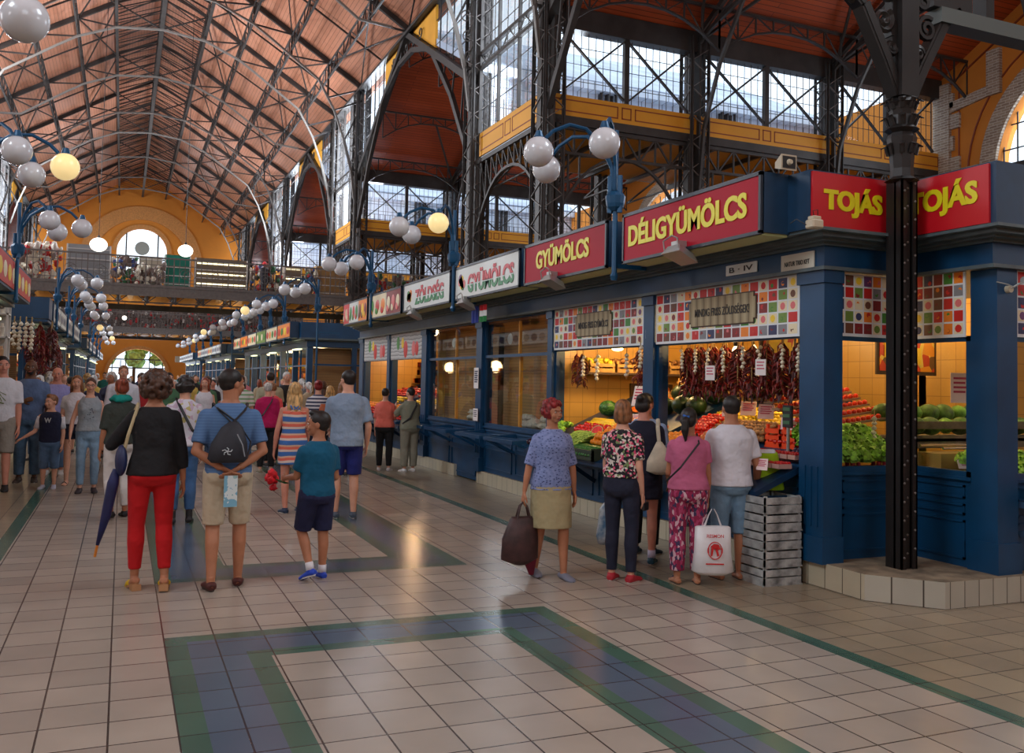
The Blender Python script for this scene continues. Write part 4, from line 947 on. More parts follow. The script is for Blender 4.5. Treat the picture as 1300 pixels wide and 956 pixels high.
for s, nm in ((-1, 'left'), (1, 'right')):
    b = MB(); b.path([(CX+s*.07, CY, 4.12), (CX+s*.2, CY, 4.38), (CX+s*.45, CY, 4.82), (CX+s*.62, CY, 4.95)], .05, .12, (0, 1, 0)); b.path([(CX+s*.07, CY, 4.12), (CX+s*.2, CY, 4.38), (CX+s*.45, CY, 4.82), (CX+s*.62, CY, 4.95)], .10, .11, (0, 1, 0)); b.path([(CX+s*.05, CY, 4.3), (CX+s*.12, CY, 4.6), (CX+s*.1, CY, 5.1)], .07, .08, (0, 1, 0)); b.box(CX+s*.3, CX+s*.75, CY-.06, CY+.06, 4.93, 5.2)
    for (dx, z, r, st) in ((.15, 4.5, .055, 0), (.24, 4.72, .11, 1), (.2, 4.95, .07, 2)): spiral(b, (CX+s*dx, CY-.03, z), r, 1.6, s, 'Y', .026, st)
    b.ball((CX+s*.24, CY, 4.70), .035, 8, 6, jit=.6); b.ball((CX+s*.5, CY, 4.86), (.09, .06, .05), 8, 6, jit=.7); b.build('scroll_bracket', BLK, t)
t = tag(MB().box(6.3, 12, 5.6, 5.78, 4.8, 4.93).build('ceiling_beam', IRONG, None, (9, 5.7, 4.8)), 'grey green iron beam at the top right above the signs', 'beam')
b = MB(); b.box(6.85, 6.95, 5.62, 5.76, 4.93, 6.2); b.bar((7.2, 5.7, 6.0), (7.55, 5.7, 4.95), .06); tag(b.build('hanger', BLK, None, (7, 5.7, 4.93)), 'black iron hanger rising from the grey green beam', 'hanger')
# ------------------------------------------------------------------ lamp posts with globes
DARKB = mat('lamp_blue', (20, 78, 116), .35, .2)
def globe_lamp(y, x, s, label, lit=(), base=2.8):
    t = thing('globe_lamp', label, 'lamp', (x, y, base), 0, 'blue three-globe lamps along the %s signs' % ('right' if s < 0 else 'left'))
    b = MB()
    for dx, dy in ((0, 0), (-.05, .03), (.02, -.06)): b.tube([(x+dx, y+dy, base if dx == 0 else 3.5), (x+dx, y+dy, 4.4 if dx == 0 else 3.9)], .03, 8)
    b.build('pole', DARKB, t); b = MB(); b.lathe([(.05, 3.52), (.09, 3.56), (.1, 3.6), (.11, 3.68), (.08, 3.72), (.05, 3.74)], (x, y, 0), 12); b.build('collar', DARKB, t); b = MB(); b.lathe([(.03, base-.03), (.045, base+.02), (.03, base+.06)], (x, y, 0), 10); b.build('finial', DARKB, t)
    b = MB(); b.bar((x, y, 2.93 if base > 1 else 2.93), (x-s*.62, y, 2.93), .03, .05); b.build('wall_bracket', DARKB, t)
    for k, (a, L) in enumerate(((-52, .78), (0, .92), (52, .84))):
        a = radians(a); ux, uy = s*cos(a), sin(a)
        pts = [(x+ux*L*q*.0+ux*L*f, y+uy*L*f, 3.75+h) for q, f, h in ((0, .02, 0), (0, .06, .25), (0, .18, .46), (0, .4, .62), (0, .62, .64), (0, .82, .55), (0, .92, .46))]
        b = MB(); b.tube(pts, .022, 7); b.build('arm', DARKB, t)
        e = pts[-1]; b = MB(); b.ball((x+ux*L, y+uy*L, 4.06), .158, 24, 16); g = b.build('globe', OPALW if k in lit else OPAL, t, smooth=True)
        if k in lit: plab(g, 'globe glowing warm yellow')
        b = MB(); b.lathe([(.03, 4.28), (.05, 4.22), (.06, 4.2), (.03, 4.18)], (x+ux*L, y+uy*L, 0), 12); b.build('cap', DARKB, t)
    return t
RY = [8.55, 13.75, 19.0, 25.2, 30.8, 33.9, 36.6, 42, 46.5, 52, 58, 64, 70, 77]
ordn = ['nearest', 'second', 'third', 'fourth', 'fifth', 'sixth', 'seventh', 'eighth', 'ninth', 'tenth', 'eleventh', 'twelfth', 'thirteenth', 'fourteenth', 'fifteenth']
for i, y in enumerate(RY): globe_lamp(y, 4.82 if i < 3 else 4.9, -1, 'blue lamp with three white globes on the right row of signs, %s from the camera' % ordn[i], {1: (0,), 5: (1,), 9: (1,), 11: (2,)}.get(i, ()), 0.03 if y in (25.2, 46.5, 70) else 2.8)
LY = [6.95, 11.75, 16.6, 26.5, 31.6, 35.2, 41, 52, 58, 66, 75]
for i, y in enumerate(LY): globe_lamp(y, -1.62, 1, 'blue lamp with three white globes on the left row of signs, %s from the camera' % ordn[i], {1: (1,), 7: (0,), 9: (1,)}.get(i, ()), .03 if y < 11 else 2.8)
# hanging bright globes and lamps near the bridge
for k, (px_, X, Y, Z, r) in enumerate(((0, -1.06, 40, 6.85, .33), (0, 2.23, 40, 6.85, .3))):
    b = MB(); b.ball((X, Y, Z), (r, r, r*.85), 20, 12); t = thing('hanging_lamp', 'bright white hanging lamp in front of the bridge, %s one' % ('left', 'right')[k], 'lamp', (X, Y, Z)); b.build('globe', OPALB, t, smooth=True)
    b = MB(); b.tube([(X, Y, Z+r*.8), (X, Y, Z+10)], .012, 5); b.lathe([(.02, r*.8+.12), (.08, r*.8), (.1, r*.75)], (X, Y, Z), 10); b.build('cord', BLACKM, t)
# ------------------------------------------------------------------ farther booths
WARMW = tile_mat('warm_inner_wall', (226, 170, 84), (214, 160, 80), (170, 120, 60), .3, .3, .5, .006, 0, 'YZ')
def far_block(F, s, y0, y1, label, pics, seed, lit=30, wall=WARMW, corner=True, near_open=True):
    """F = front plane x, s = -1 for the right row (faces -X), +1 for the left row"""
    R = random.Random(seed); D = 3.0*(-s); t = thing('market_booth', label, 'market booth', (F+D/2, (y0+y1)/2, 0)); xb = F+D
    X = lambda d: F+s*d
    b = MB(); b.box(F, xb, y0, y1, 0, .2); b.build('plinth', PTILE, t)
    n = max(2, round((y1-y0)/2.7)); st = (y1-y0)/n
    for i in range(n+1):
        y = y0+i*st; a, c = (y, y+.2) if i == 0 else (y-.2, y) if i == n else (y-.1, y+.1)
        b = MB(); b.box(X(.03), X(-.15), a, c, .2, 2.68); b.build('post', BLUE, t)
        if i < n:
            b = MB(); q0, q1 = y+.1, y+st-.1; b.box(X(0), X(-.06), q0, q1, .2, .95)
            for k in range(2):
                a_, c_ = q0+(q1-q0)*k/2+.08, q0+(q1-q0)*(k+1)/2-.08
                for zz in ((.3, .58), (.64, .88)): b.box(X(.012), X(0), a_, c_, zz[0], zz[1])
            b.build('lower_panel', BLUE, t)
            b = MB(); 
            for q in ((q0, q1, .95, 1.0), (q0, q1, 2.05, 2.1), (q0, q1, 2.64, 2.68), ((q0+q1)/2-.02, (q0+q1)/2+.02, 1.0, 2.66)): b.box(X(.02), X(-.04), *q)
            b.build('window_frame', BLUE, t)
    b = MB(); b.box(X(.06), xb, y0-.05, y1+.05, 2.68, 2.86); b.build('fascia', BLUE, t)
    b = MB(); b.box(X(.14), xb, y0-.12, y1+.12, 2.86, 2.9); b.box(X(.3), xb, y0-.28, y1+.28, 2.9, 2.96); b.build('cornice', GREYB, t)
    b = MB(); b.box(X(.28), xb, y0-.2, y1+.1, 2.96, 3.46); b.build('parapet', BLUE, t)
    b = MB(); b.box(xb-.06*D/abs(D), xb, y0+.1, y1, .2, 2.68); b.build('back_wall', wall, t)
    b = MB(); b.box(X(-.2), xb, y0+.05, y0+.08, 1.0, 2.1) if not near_open else b.box(X(-.2), xb, y0, y0+.1, .2, .95); b.box(X(-.2), xb, y0-.05, y0+.05, 2.08, 2.14); b.box(F+D*.5-.08, F+D*.5+.08, y0, y0+.12, .2, 2.68); b.box(F+D*.97, xb, y0, y0+.12, .2, 2.68); b.build('end_panel', BLUE, t)
    b = MB(); b.box(X(-.25), xb-.1*D/abs(D), y0+.5, y0+.55, .95, 2.66); b.build('end_blind', BLINDX, t)
    # goods on shelves as a countless mass
    b = MB(); cols = [PM[k] for k in ('red', 'orange', 'yellow', 'green', 'cream', 'dkred', 'brown')]
    for i in range(int((y1-y0)*9)):
        y = y0+.8+R.random()*(y1-y0-1.6); z = R.choice((1.0, 1.35, 1.7, 2.05)); dd = .35+.5*(z-1)+R.random()*.3; b.mi = R.randrange(7); q = R.uniform(.05, .12)
        b.box(X(-dd), X(-dd-.15), y-q, y+q, z, z+R.uniform(.12, .28))
    g = b.build('goods', cols, t); g['kind'] = 'stuff'
    for i in range(n):
        y = y0+(i+.5)*st; yy0, yy1 = y-st*.47, y+st*.47
        sgn = thing('sign_board', 'small %s roof sign %s on the %s booth row' % (pics[i % len(pics)][0], ordn[min(i, 13)]+' along '+label.split(',')[-1].strip(), 'right' if s < 0 else 'left'), 'sign', (X(.6), y, 2.96), 0, 'small roof signs of the distant booths')
        b = MB(); b.box(X(.3), X(.58), yy0, yy1, 2.95, 3.47); b.build('sign_box', DBL, sgn)
        b = MB(); b.box(X(.58), X(.592), yy0+.05, yy1-.05, 2.99, 3.43); b.build('sign_face', pics[i % len(pics)][1], sgn)
        b = MB(); ms = [PM[q] for q in pics[i % len(pics)][2]]
        for k in range(4):
            b.mi = k % len(ms); b.ball((X(.594), yy0+(yy1-yy0)*(k+.6)/4.2, 3.2), (.01, st*.09, .13), 10, 6)
        b.build('picture', ms, sgn)
        if i % 2 == 0:
            b = MB(); b.box(X(.05), X(.2), y-.5, y+.5, 2.60, 2.64); lamp = tag(b.build('strip_light', mat('strip_glow', (236, 240, 190), .4, emit=2.5), None, (X(.1), y, 2.6)), 'small strip light under the %s sign of %s' % (ordn[min(i, 13)], label.split(',')[-1].strip()), 'lamp', 'strip lights of the distant booths')
    if lit:
        k = max(1, int((y1-y0)/5))
        for i in range(k):
            L = bpy.data.lights.new('booth_light', 'POINT'); L.energy = lit; L.color = (1, .72, .36); L.shadow_soft_size = .25; lo = bpy.data.objects.new('booth_light', L); C.objects.link(lo); lo.location = (X(-.8), y0+(y1-y0)*(i+.5)/k, 2.3)
    return t
S1 = ('picture', PM['cream'], ('red', 'green', 'orange')); S2 = ('orange red', PM['orange'], ('red', 'yellow', 'green')); S3 = ('green', PM['lgreen'], ('green', 'cream')); S4 = ('white', SWHT, ('navy', 'grey')); S5 = ('red', PM['red'], ('yellow', 'cream'))
far_block(5.45, -1, 29.4, 45.5, 'blue booth block beyond the side passage, second right block', [S2, S1, S3, S1], 1, 130)
far_block(5.45, -1, 51.5, 68.0, 'distant booth block on the right, third right block', [S4, S4, S1], 2, 60)
far_block(5.45, -1, 73.0, 90.0, 'farthest booth block on the right, fourth right block', [S4], 3, 60)
far_block(-2.25, 1, 11.8, 19.6, 'blue booth at the left edge with gold on red signs, first left block', [S5], 4, 30)
far_block(-2.25, 1, 26.0, 43.0, 'booth with garlic and dried peppers hung at its corner, second left block', [S4, S4], 5, 50)
far_block(-2.25, 1, 50.0, 66.0, 'distant booth block on the left, third left block', [S4], 6, 50)
far_block(-2.25, 1, 72.0, 90.0, 'farthest booth block on the left, fourth left block', [S4], 7, 50)
# two flags above the shut bays
for k, (y, cols, lab) in enumerate(((13.35, [(30, 50, 140)], 'blue flag hanging under the white sign'), (13.0, [(200, 30, 40), (230, 230, 230), (30, 120, 60)], 'red, white and green flag hanging under the white sign'))):
    t = thing('flag', lab, 'flag', (5.05, y, 2.9)); ms = [mat('flag_%d_%d' % (k, i), c, .8) for i, c in enumerate(cols)]
    b = MB(); n = len(cols)
    for i in range(n):
        b.mi = i; z1 = 2.84-.26*i/n; z0 = 2.84-.26*(i+1)/n
        for j in range(6):
            y0, y1 = y-.14+.28*j/6, y-.14+.28*(j+1)/6; x0, x1 = 5.05+.015*sin(j*2), 5.05+.015*sin((j+1)*2)
            b.add([(x0, y0, z0), (x1, y1, z0), (x1, y1, z1), (x0, y0, z1), (x0+.004, y0, z0), (x1+.004, y1, z0), (x1+.004, y1, z1), (x0+.004, y0, z1)], [(0,1,2,3),(7,6,5,4),(0,4,5,1),(1,5,6,2),(2,6,7,3),(3,7,4,0)])
    b.build('cloth', ms, t); b = MB(); b.tube([(5.05, y-.17, 2.85), (5.05, y+.17, 2.85)], .006, 6); b.build('rod', BLACKM, t)
# plates hung in the shut bays, sacks on the sill, papers
for k, (y, z, r, c) in enumerate(((13.35, 2.35, .09, (200, 200, 190)), (12.85, 2.37, .08, (210, 180, 130)), (16.0, 2.37, .1, (222, 222, 214)), (15.35, 2.4, .08, (200, 160, 110)))):
    b = MB(); b.tube([(5.66, y, z), (5.64, y, z)], [r, r*.8], 20); o = b.build('hanging_plate', mat('plate_%d' % k, c, .4), None, (5.65, y, z)); tag(o, 'round plate hung behind the glass of the shut booth, %s' % ('left in the right bay', 'right in the right bay', 'left in the left bay', 'right in the left bay')[k], 'plate')
SACK = mat('white_sack', (206, 198, 180), .8, var=.15, vscale=20, bump=.4)
for k, (y, l_) in enumerate(((11.9, .45), (12.6, .35), (14.9, .4))):
    b = MB(); b.ball((5.75, y, 1.03), (.16, l_, .09), 14, 8, jit=.5); b.ball((5.72, y+.1, 1.12), (.1, l_*.5, .06), 12, 8, jit=.6); tag(b.build('cloth_sack', SACK, None, (5.75, y, .96), True), 'crumpled white cloth on the sill of the shut booth, %s' % ('rightmost', 'middle', 'leftmost')[k], 'cloth')
note((5.36, 14.05, 1.55), -pi/2, .2, .34, 'white notice pinned to the blue post between the shut bays, upper one', lines=6, ink=(70, 70, 90))
note((5.36, 14.05, 1.02), -pi/2, .2, .2, 'white notice pinned to the blue post between the shut bays, lower one', lines=4, ink=(70, 70, 90))
note((5.43, 11.0, .35), -pi/2, .22, .3, 'white notice on the panel behind the red-haired woman', lines=3, ink=(70, 70, 90))

for x, y in ((-5, 48.5), (0, 48.5), (5, 48.5), (10, 48.5), (-3, 90), (5, 90)):
    L = bpy.data.lights.new('gallery_light', 'POINT'); L.energy = 60; L.color = (1, .8, .5); L.shadow_soft_size = .2; lo = bpy.data.objects.new('gallery_light', L); C.objects.link(lo); lo.location = (x, y, 4.4)
    b = MB(); b.ball((x, y, 4.45), .11, 12, 8); t = thing('gallery_lamp', 'small round lamp hanging under the %s gallery bridge' % ('nearer' if y < 60 else 'farther'), 'lamp', (x, y, 4.45), 0, 'lamps under the %s gallery' % ('nearer' if y < 60 else 'farther')); b.build('globe', OPALB, t, smooth=True)
    b = MB(); b.tube([(x, y, 4.55), (x, y, 5.45)], .01, 5); b.build('cord', BLACKM, t)
# ------------------------------------------------------------------ produce
def warm(loc, e, col=(1, .62, .26), r=.12, nm='stall_light'):
    L = bpy.data.lights.new(nm, 'POINT'); L.energy = e; L.color = col; L.shadow_soft_size = r; o = bpy.data.objects.new(nm, L); C.objects.link(o); o.location = loc
warm((6.3, 7.5, 2.35), 70); warm((7.6, 7.2, 2.5), 30); warm((6.2, 10.1, 2.3), 75); warm((7.4, 9.6, 2.5), 40); warm((7.0, 6.6, 2.45), 14, (1, .7, .35)); warm((8.6, 6.2, 2.5), 30, (1, .75, .4)); warm((6.5, 18.4, 2.3), 70, (1, .6, .3)); warm((6.5, 20.8, 2.3), 70, (1, .6, .3))
BULB = mat('bulb_glow', (255, 226, 150), .4, emit=9)
def lamp_bulb(loc, label, flat=False):
    t = thing('ceiling_bulb', label, 'lamp', loc); b = MB(); b.ball(loc, (.075, .075, .03) if flat else (.045, .045, .06), 14, 10); b.build('bulb', BULB, t, smooth=True)
    b = MB(); x, y, z = loc; b.tube([(x, y, z+.04), (x, y, 2.67)], .008, 6); b.lathe([(.03, .05), (.035, .09), (.02, .11)], loc, 10); b.build('holder', BLACKM, t)
lamp_bulb((5.9, 10.35, 2.12), 'flat round glowing lamp above the melon display', True); lamp_bulb((5.75, 7.65, 2.02), 'bright bulb hanging among the dried pepper strings')
lamp_bulb((6.0, 18.8, 2.05), 'glowing lamp above the farther produce bay', True)
KINDS = {}
def kind(name, fn):
    KINDS[name] = [fn, None]
def put(k, loc, label, cat, group, sc_=1, rot=None):
    fn, o = KINDS[k]
    if o is None:
        o = fn(); KINDS[k][1] = o; n = o
    else:
        n = o.copy(); C.objects.link(n)
    n.location = loc; n.scale = sc_ if isinstance(sc_, tuple) else (sc_,)*3
    n.rotation_euler = rot or (random.uniform(-.4, .4), random.uniform(-.4, .4), random.random()*6.28)
    n['label'] = label; n['category'] = cat
    if group: n['group'] = group
    return n
def fruit(name, r, m, jit=.08, nu=12, nv=8, dimple=0):
    def f():
        b = MB(); b.ball((0, 0, 0), r, nu, nv, jit=jit); R_ = r[2] if isinstance(r, tuple) else r
        if dimple: b.v = [(x, y, z-dimple*R_*max(0, 1-(x*x+y*y)/(R_*R_*.16)) if z > 0 else z) for x, y, z in b.v]
        return b.build(name, m, smooth=True)
    kind(name, f)
O_ = lambda *a, **k: mat(*a, **k)
fruit('orange', .038, mat('orange_rind', (244, 142, 20), .45, var=.08, bump=.3, bscale=300))
fruit('tomato', (.034, .034, .028), mat('tomato_skin', (214, 36, 14), .25, var=.12), .05, dimple=.3)
fruit('peach', .033, mat('peach_skin', (226, 110, 50), .6, var=.4, vscale=20), .05)
fruit('apple', (.036, .036, .033), mat('apple_skin', (196, 50, 30), .35, var=.35, vscale=14), .04, dimple=.35)
fruit('lemon', (.045, .03, .03), mat('lemon_rind', (240, 206, 50), .45, var=.06))
fruit('potato', (.045, .032, .028), mat('potato_skin', (150, 104, 58), .8, var=.25, vscale=20), .35)
fruit('onion', (.036, .036, .034), mat('onion_skin', (206, 136, 54), .4, var=.2, vscale=10), .06)
fruit('plum', .023, mat('plum_skin', (60, 30, 56), .4, var=.3), .05)
fruit('red_pepper', (.036, .036, .05), mat('pepper_skin', (206, 24, 14), .25, var=.1), .4, dimple=.3)
fruit('yellow_pepper', (.034, .034, .05), mat('ypepper_skin', (244, 206, 50), .25, var=.1), .4, dimple=.3)
fruit('watermelon', (.13, .11, .105), ramp_mat('melon_rind', 'noise', [(0, (20, 52, 18)), (.45, (34, 84, 30)), (.6, (90, 140, 60))], 9, .4, stretch=(1, 4, 4), const=False), .03, 20, 14)
fruit('dark_watermelon', (.14, .12, .115), mat('dark_rind', (40, 66, 24), .4, var=.25, vscale=12), .03, 20, 14)
fruit('cauliflower', (.07, .07, .06), mat('cauliflower_white', (220, 210, 170), .8, bump=1, bscale=60), .5)
fruit('cabbage', (.085, .085, .08), mat('cabbage_leaf', (120, 168, 60), .6, var=.3, vscale=16, bump=.5, bscale=20), .2)
def ridge_melon():
    b = MB(); b.rings([(0, 0, -.09*cos(pi*i/12), .105*sin(pi*i/12)+.004, .105*sin(pi*i/12)+.004) for i in range(13)], 30)
    b.v = [(x*(1-.06*abs(sin(atan2(y, x)*5))), y*(1-.06*abs(sin(atan2(y, x)*5))), z) for x, y, z in b.v]
    return b.build('ridged_melon', mat('ridged_rind', (86, 120, 50), .55, var=.3, vscale=18), smooth=True)
kind('ridged_melon', ridge_melon)
def cuc(name, m, L, r):
    def f():
        b = MB(); b.tube([(-L/2, 0, 0), (-L*.44, 0, .004), (-L*.2, 0, .012), (L*.2, 0, .012), (L*.44, 0, .004), (L/2, 0, 0)], [r*.4, r*.85, r, r, r*.85, r*.4], 10); return b.build(name, m, smooth=True)
    kind(name, f)
cuc('cucumber', mat('cucumber_skin', (40, 104, 34), .4, var=.2, vscale=20), .26, .022); cuc('yellow_courgette', mat('courgette_skin', (244, 200, 30), .35), .3, .028); cuc('aubergine', mat('aubergine_skin', (44, 20, 44), .25), .2, .04); cuc('leek', mat('leek_stem', (150, 184, 80), .5, var=.3, vscale=8), .42, .016); cuc('carrot', mat('carrot_root', (236, 120, 30), .5), .18, .015)
def cut(name, flesh):
    def f():
        b = MB(); r = .095; prof = [(r*sin(pi/2*i/6), -r*cos(pi/2*i/6)) for i in range(7)]; b.rings([(0, 0, z, max(x, .002), max(x, .002)) for x, z in prof], 24)
        b.mi = 1; b.rings([(0, 0, .0005, r*.93, r*.93), (0, 0, .001, r*.93, r*.93)], 24); b.mi = 2; b.rings([(0, 0, .0012, r*.86, r*.86), (0, 0, .0018, r*.86, r*.86)], 24)
        b.mi = 3
        for i in range(14): b.ball((cos(i*.449)*r*.45, sin(i*.449)*r*.45, .0025), (.004, .003, .001), 6, 4)
        return b.build(name, [mat('cut_rind', (90, 130, 50), .5), mat('cut_pale', (230, 220, 150), .5), mat('cut_flesh_'+name, flesh, .4, var=.15, vscale=30), mat('seed', (60, 30, 20), .5)])
    kind(name, f)
cut('halved_melon', (240, 120, 60)); cut('halved_watermelon', (232, 70, 70))
LETM = mat('lettuce_leaf', (150, 200, 60), .55, var=.4, vscale=24)
def lettuce():
    b = MB(); R = random.Random(3)
    for k in range(46):
        a = R.random()*6.28; e = R.uniform(.15, 1.4); r = R.uniform(.04, .085); c = Vector((cos(a)*cos(e)*r, sin(a)*cos(e)*r, sin(e)*r*.9))
        u = Vector((-sin(a), cos(a), 0)); v_ = c.normalized().cross(u); pts = []
        w_ = R.uniform(.025, .04)
        vs = []
        for i in range(5):
            for j in range(4):
                p = c+u*(i/4-.5)*w_*1.6+v_*(j/3-.5)*w_*1.4+c.normalized()*(.012*sin(i*2.6+j*1.9+k)); vs.append(p)
        b.add(vs, [(i*4+j, (i+1)*4+j, (i+1)*4+j+1, i*4+j+1) for i in range(4) for j in range(3)])
    b.ball((0, 0, .03), .045, 8, 6, jit=.6); return b.build('lettuce', LETM, smooth=True)
kind('lettuce', lettuce)
def zs(x): return .80+.44*(x-5.0)
def heap(k, x0, x1, y0, y1, step, label, cat, group, zf=zs, layers=1, drop=.72, lift=0, rotz=None, js=.15):
    n = 0
    for L in range(layers):
        ins = step*.5*L; x = x0+ins; r = 0
        while x <= x1-ins+1e-6:
            y = y0+ins+(step/2 if r % 2 else 0)
            while y <= y1-ins+1e-6:
                xx, yy = x+random.uniform(-js, js)*step*.5, y+random.uniform(-js, js)*step*.5
                put(k, (xx, yy, zf(xx)+lift+step*.45+L*step*drop), label, cat, group, random.uniform(.84, .97), rotz and (0, -.41*0, rotz+random.uniform(-.15, .15))); y += step; n += 1
            x += step*.87; r += 1
    return n
# --- bay with the melons (behind the red-haired and the flowery women)
heap('orange', 5.28, 5.85, 9.02, 9.9, .074, 'round orange in the heap left of the blue post, under the melon halves', 'orange', 'oranges heaped on the sloping display', layers=2)
heap('cucumber', 5.03, 5.2, 9.3, 10.4, .055, 'dark green cucumber at the front edge of the melon display', 'cucumber', 'cucumbers at the front of the display', rotz=.2)
heap('leek', 5.22, 5.5, 9.98, 10.5, .045, 'pale green leek lying on the display beside the oranges', 'leek', 'leeks beside the oranges', rotz=.5)
heap('red_pepper', 5.5, 5.66, 10.05, 10.75, .08, 'red pepper in the row under the yellow courgettes', 'pepper', 'red peppers under the courgettes')
heap('yellow_courgette', 5.68, 5.8, 10.1, 10.7, .065, 'bright yellow courgette beside the red-haired woman', 'courgette', 'yellow courgettes', rotz=1.4)
heap('aubergine', 5.05, 5.3, 10.6, 11.1, .1, 'dark purple aubergine at the left end of the open display', 'aubergine', 'aubergines at the left end', rotz=.3)
heap('lettuce', 5.35, 5.55, 10.85, 11.1, .16, 'leafy green bunch above the aubergines', 'greens', 'leafy bunches above the aubergines')
for i, (x, y, k, lab) in enumerate(((6.0, 10.75, 'watermelon', 'striped watermelon standing left of the grapefruit coloured melon half'), (6.05, 10.45, 'watermelon', 'striped watermelon just behind the yellow courgettes'),
    (6.2, 9.95, 'dark_watermelon', 'dark green watermelon behind the price card, leftmost of the dark ones'), (6.15, 9.62, 'dark_watermelon', 'dark green watermelon above the oranges, second from left'), (6.2, 9.3, 'dark_watermelon', 'dark green watermelon above the oranges, third from left'), (6.2, 9.0, 'dark_watermelon', 'dark green watermelon above the oranges, next to the blue post'),
    (6.5, 9.75, 'dark_watermelon', 'big dark watermelon on the upper row, leftmost'), (6.5, 9.42, 'dark_watermelon', 'big dark watermelon on the upper row, middle'), (6.5, 9.08, 'dark_watermelon', 'big dark watermelon on the upper row, rightmost'))):
    put(k, (x, y, zs(x)+.1), lab, 'watermelon', None, 1, (.2, 0, i*.9))
heap('dark_watermelon', 6.62, 6.75, 7.95, 8.55, .26, 'dark melon high behind the pepper strings, right of the blue post', 'watermelon', 'dark melons behind the pepper strings', js=.05)
heap('onion', 6.35, 6.75, 7.2, 7.9, .075, 'golden onion heaped high behind the pepper strings', 'onion', 'onions heaped behind the strings', layers=2)
heap('carrot', 6.1, 6.5, 9.9, 10.4, .05, 'orange carrot in the bundle behind the melons', 'carrot', 'carrots behind the melons', rotz=1.5)
put('halved_melon', (5.88, 10.12, zs(5.88)+.13), 'halved melon with orange flesh showing beside the price card', 'melon', None, 1.05, (0, -.95, .5)); put('halved_watermelon', (5.42, 9.98, zs(5.42)+.1), 'halved watermelon with pink flesh leaning on the leeks', 'melon', None, .85, (0, -.9, .6))
t = thing('vegetable_crate', 'dark green plastic crate holding the cucumbers at the shelf front', 'crate', (5.0, 9.9, .78)); b = MB(); b.box(4.93, 4.96, 9.2, 10.5, .78, .9)
for z in (.8, .84, .88): b.box(4.925, 4.965, 9.2, 10.5, z-.008, z+.008)
b.box(4.93, 5.3, 9.2, 9.22, .78, .92); b.box(4.93, 5.3, 10.48, 10.5, .78, .92); b.build('crate_side', mat('dark_green_plastic', (40, 52, 34), .6), t)
# --- bay with the pepper strings
heap('orange', 5.25, 5.62, 8.1, 8.55, .074, 'small round orange next to the blue post, right hand display', 'orange', 'oranges right of the blue post', layers=2)
heap('peach', 5.25, 5.7, 7.3, 8.05, .066, 'red and yellow peach in the long heap behind the customers', 'peach', 'peaches in the long heap', layers=2)
heap('tomato', 5.7, 6.1, 8.15, 8.58, .068, 'red tomato in the heap above the oranges, beside the blue post', 'tomato', 'tomatoes beside the blue post', layers=2)
heap('yellow_pepper', 6.0, 6.3, 7.8, 8.5, .085, 'yellow pepper high on the display under the garlic strings', 'pepper', 'yellow peppers high on the display')
heap('potato', 5.72, 6.02, 7.2, 8.1, .07, 'brown potato in the band above the peaches', 'potato', 'potatoes above the peaches', layers=2)
heap('apple', 5.1, 5.24, 7.2, 8.5, .072, 'red apple at the front edge of the display behind the customers', 'apple', 'apples at the front edge')
heap('plum', 5.6, 5.66, 6.5, 6.66, .048, 'dark plum in the tray behind the man in the white shirt', 'plum', 'plums in the tray', layers=1)
heap('lemon', 6.05, 6.3, 7.3, 7.75, .075, 'yellow lemon on the upper display', 'lemon', 'lemons on the upper display')
heap('tomato', 5.72, 6.1, 6.72, 7.1, .068, 'tomato piled in the bright orange crates', 'tomato', 'tomatoes in the orange crates')
ORC = mat('orange_plastic', (240, 70, 14), .4); BKC = BLACKM
def crate(x0, x1, y0, y1, z0, h, m, label, slats=3, name='crate', legs=True, th=.012, posts=None, gap=.66):
    t = thing(name, label, 'crate', ((x0+x1)/2, (y0+y1)/2, z0)); b = MB(); b.box(x0, x1, y0, y1, z0, z0+.012)
    for k in range(slats):
        za = z0+.012+(h-.012)*k/slats; zb = za+(h-.012)/slats*gap
        b.box(x0, x1, y0, y0+th, za, zb); b.box(x0, x1, y1-th, y1, za, zb); b.box(x0, x0+th, y0, y1, za, zb); b.box(x1-th, x1, y0, y1, za, zb)
    b.build('slatted_body', m, t); b = MB()
    for x in (x0+th, x1-th-.025):
        for y in (y0+th, y1-th-.025): b.box(x, x+.025, y, y+.025, z0, z0+h+(.02 if legs else 0))
    b.build('corner_posts', m, t)
    return t
crate(5.7, 6.15, 6.70, 6.90, zs(5.7)-.02, .2, ORC, 'bright orange plastic crate of tomatoes beside the corner post', 3); crate(5.7, 6.15, 6.92, 7.14, zs(5.7)-.02, .2, ORC, 'bright orange plastic crate of tomatoes behind the white-shirted man', 3)
for k in range(4): crate(6.3, 6.7, 7.2, 7.6, 1.3+k*.05, .045, BLACKM, 'flat black tray in the stack behind the orange crates, %s' % ('lowest', 'second', 'third', 'topmost')[k], 2)
for i in range(9):
    for j in range(2):
        t = thing('strawberry_punnet', 'clear punnet of red berries behind the corner post, %s row' % ('front', 'back')[j], 'punnet', (5.3+j*.17, 6.4+i*.105, zs(5.3+j*.17)+.02), 0, 'punnets of red berries, %s row' % ('front', 'back')[j]); x, y, z = t.location
        b = MB(); b.box(x-.07, x+.07, y-.045, y+.045, z+.005, z+.045); b.build('tray', mat('clear_plastic', (190, 150, 140), .2), t); b = MB()
        for q in range(12): b.ball((x-.055+.022*(q % 6), y-.025+.045*(q//6)+random.uniform(-.01, .01), z+.05), .015, 6, 5)
        b.build('berries', mat('berry_red', (190, 20, 24), .3, var=.3), t)
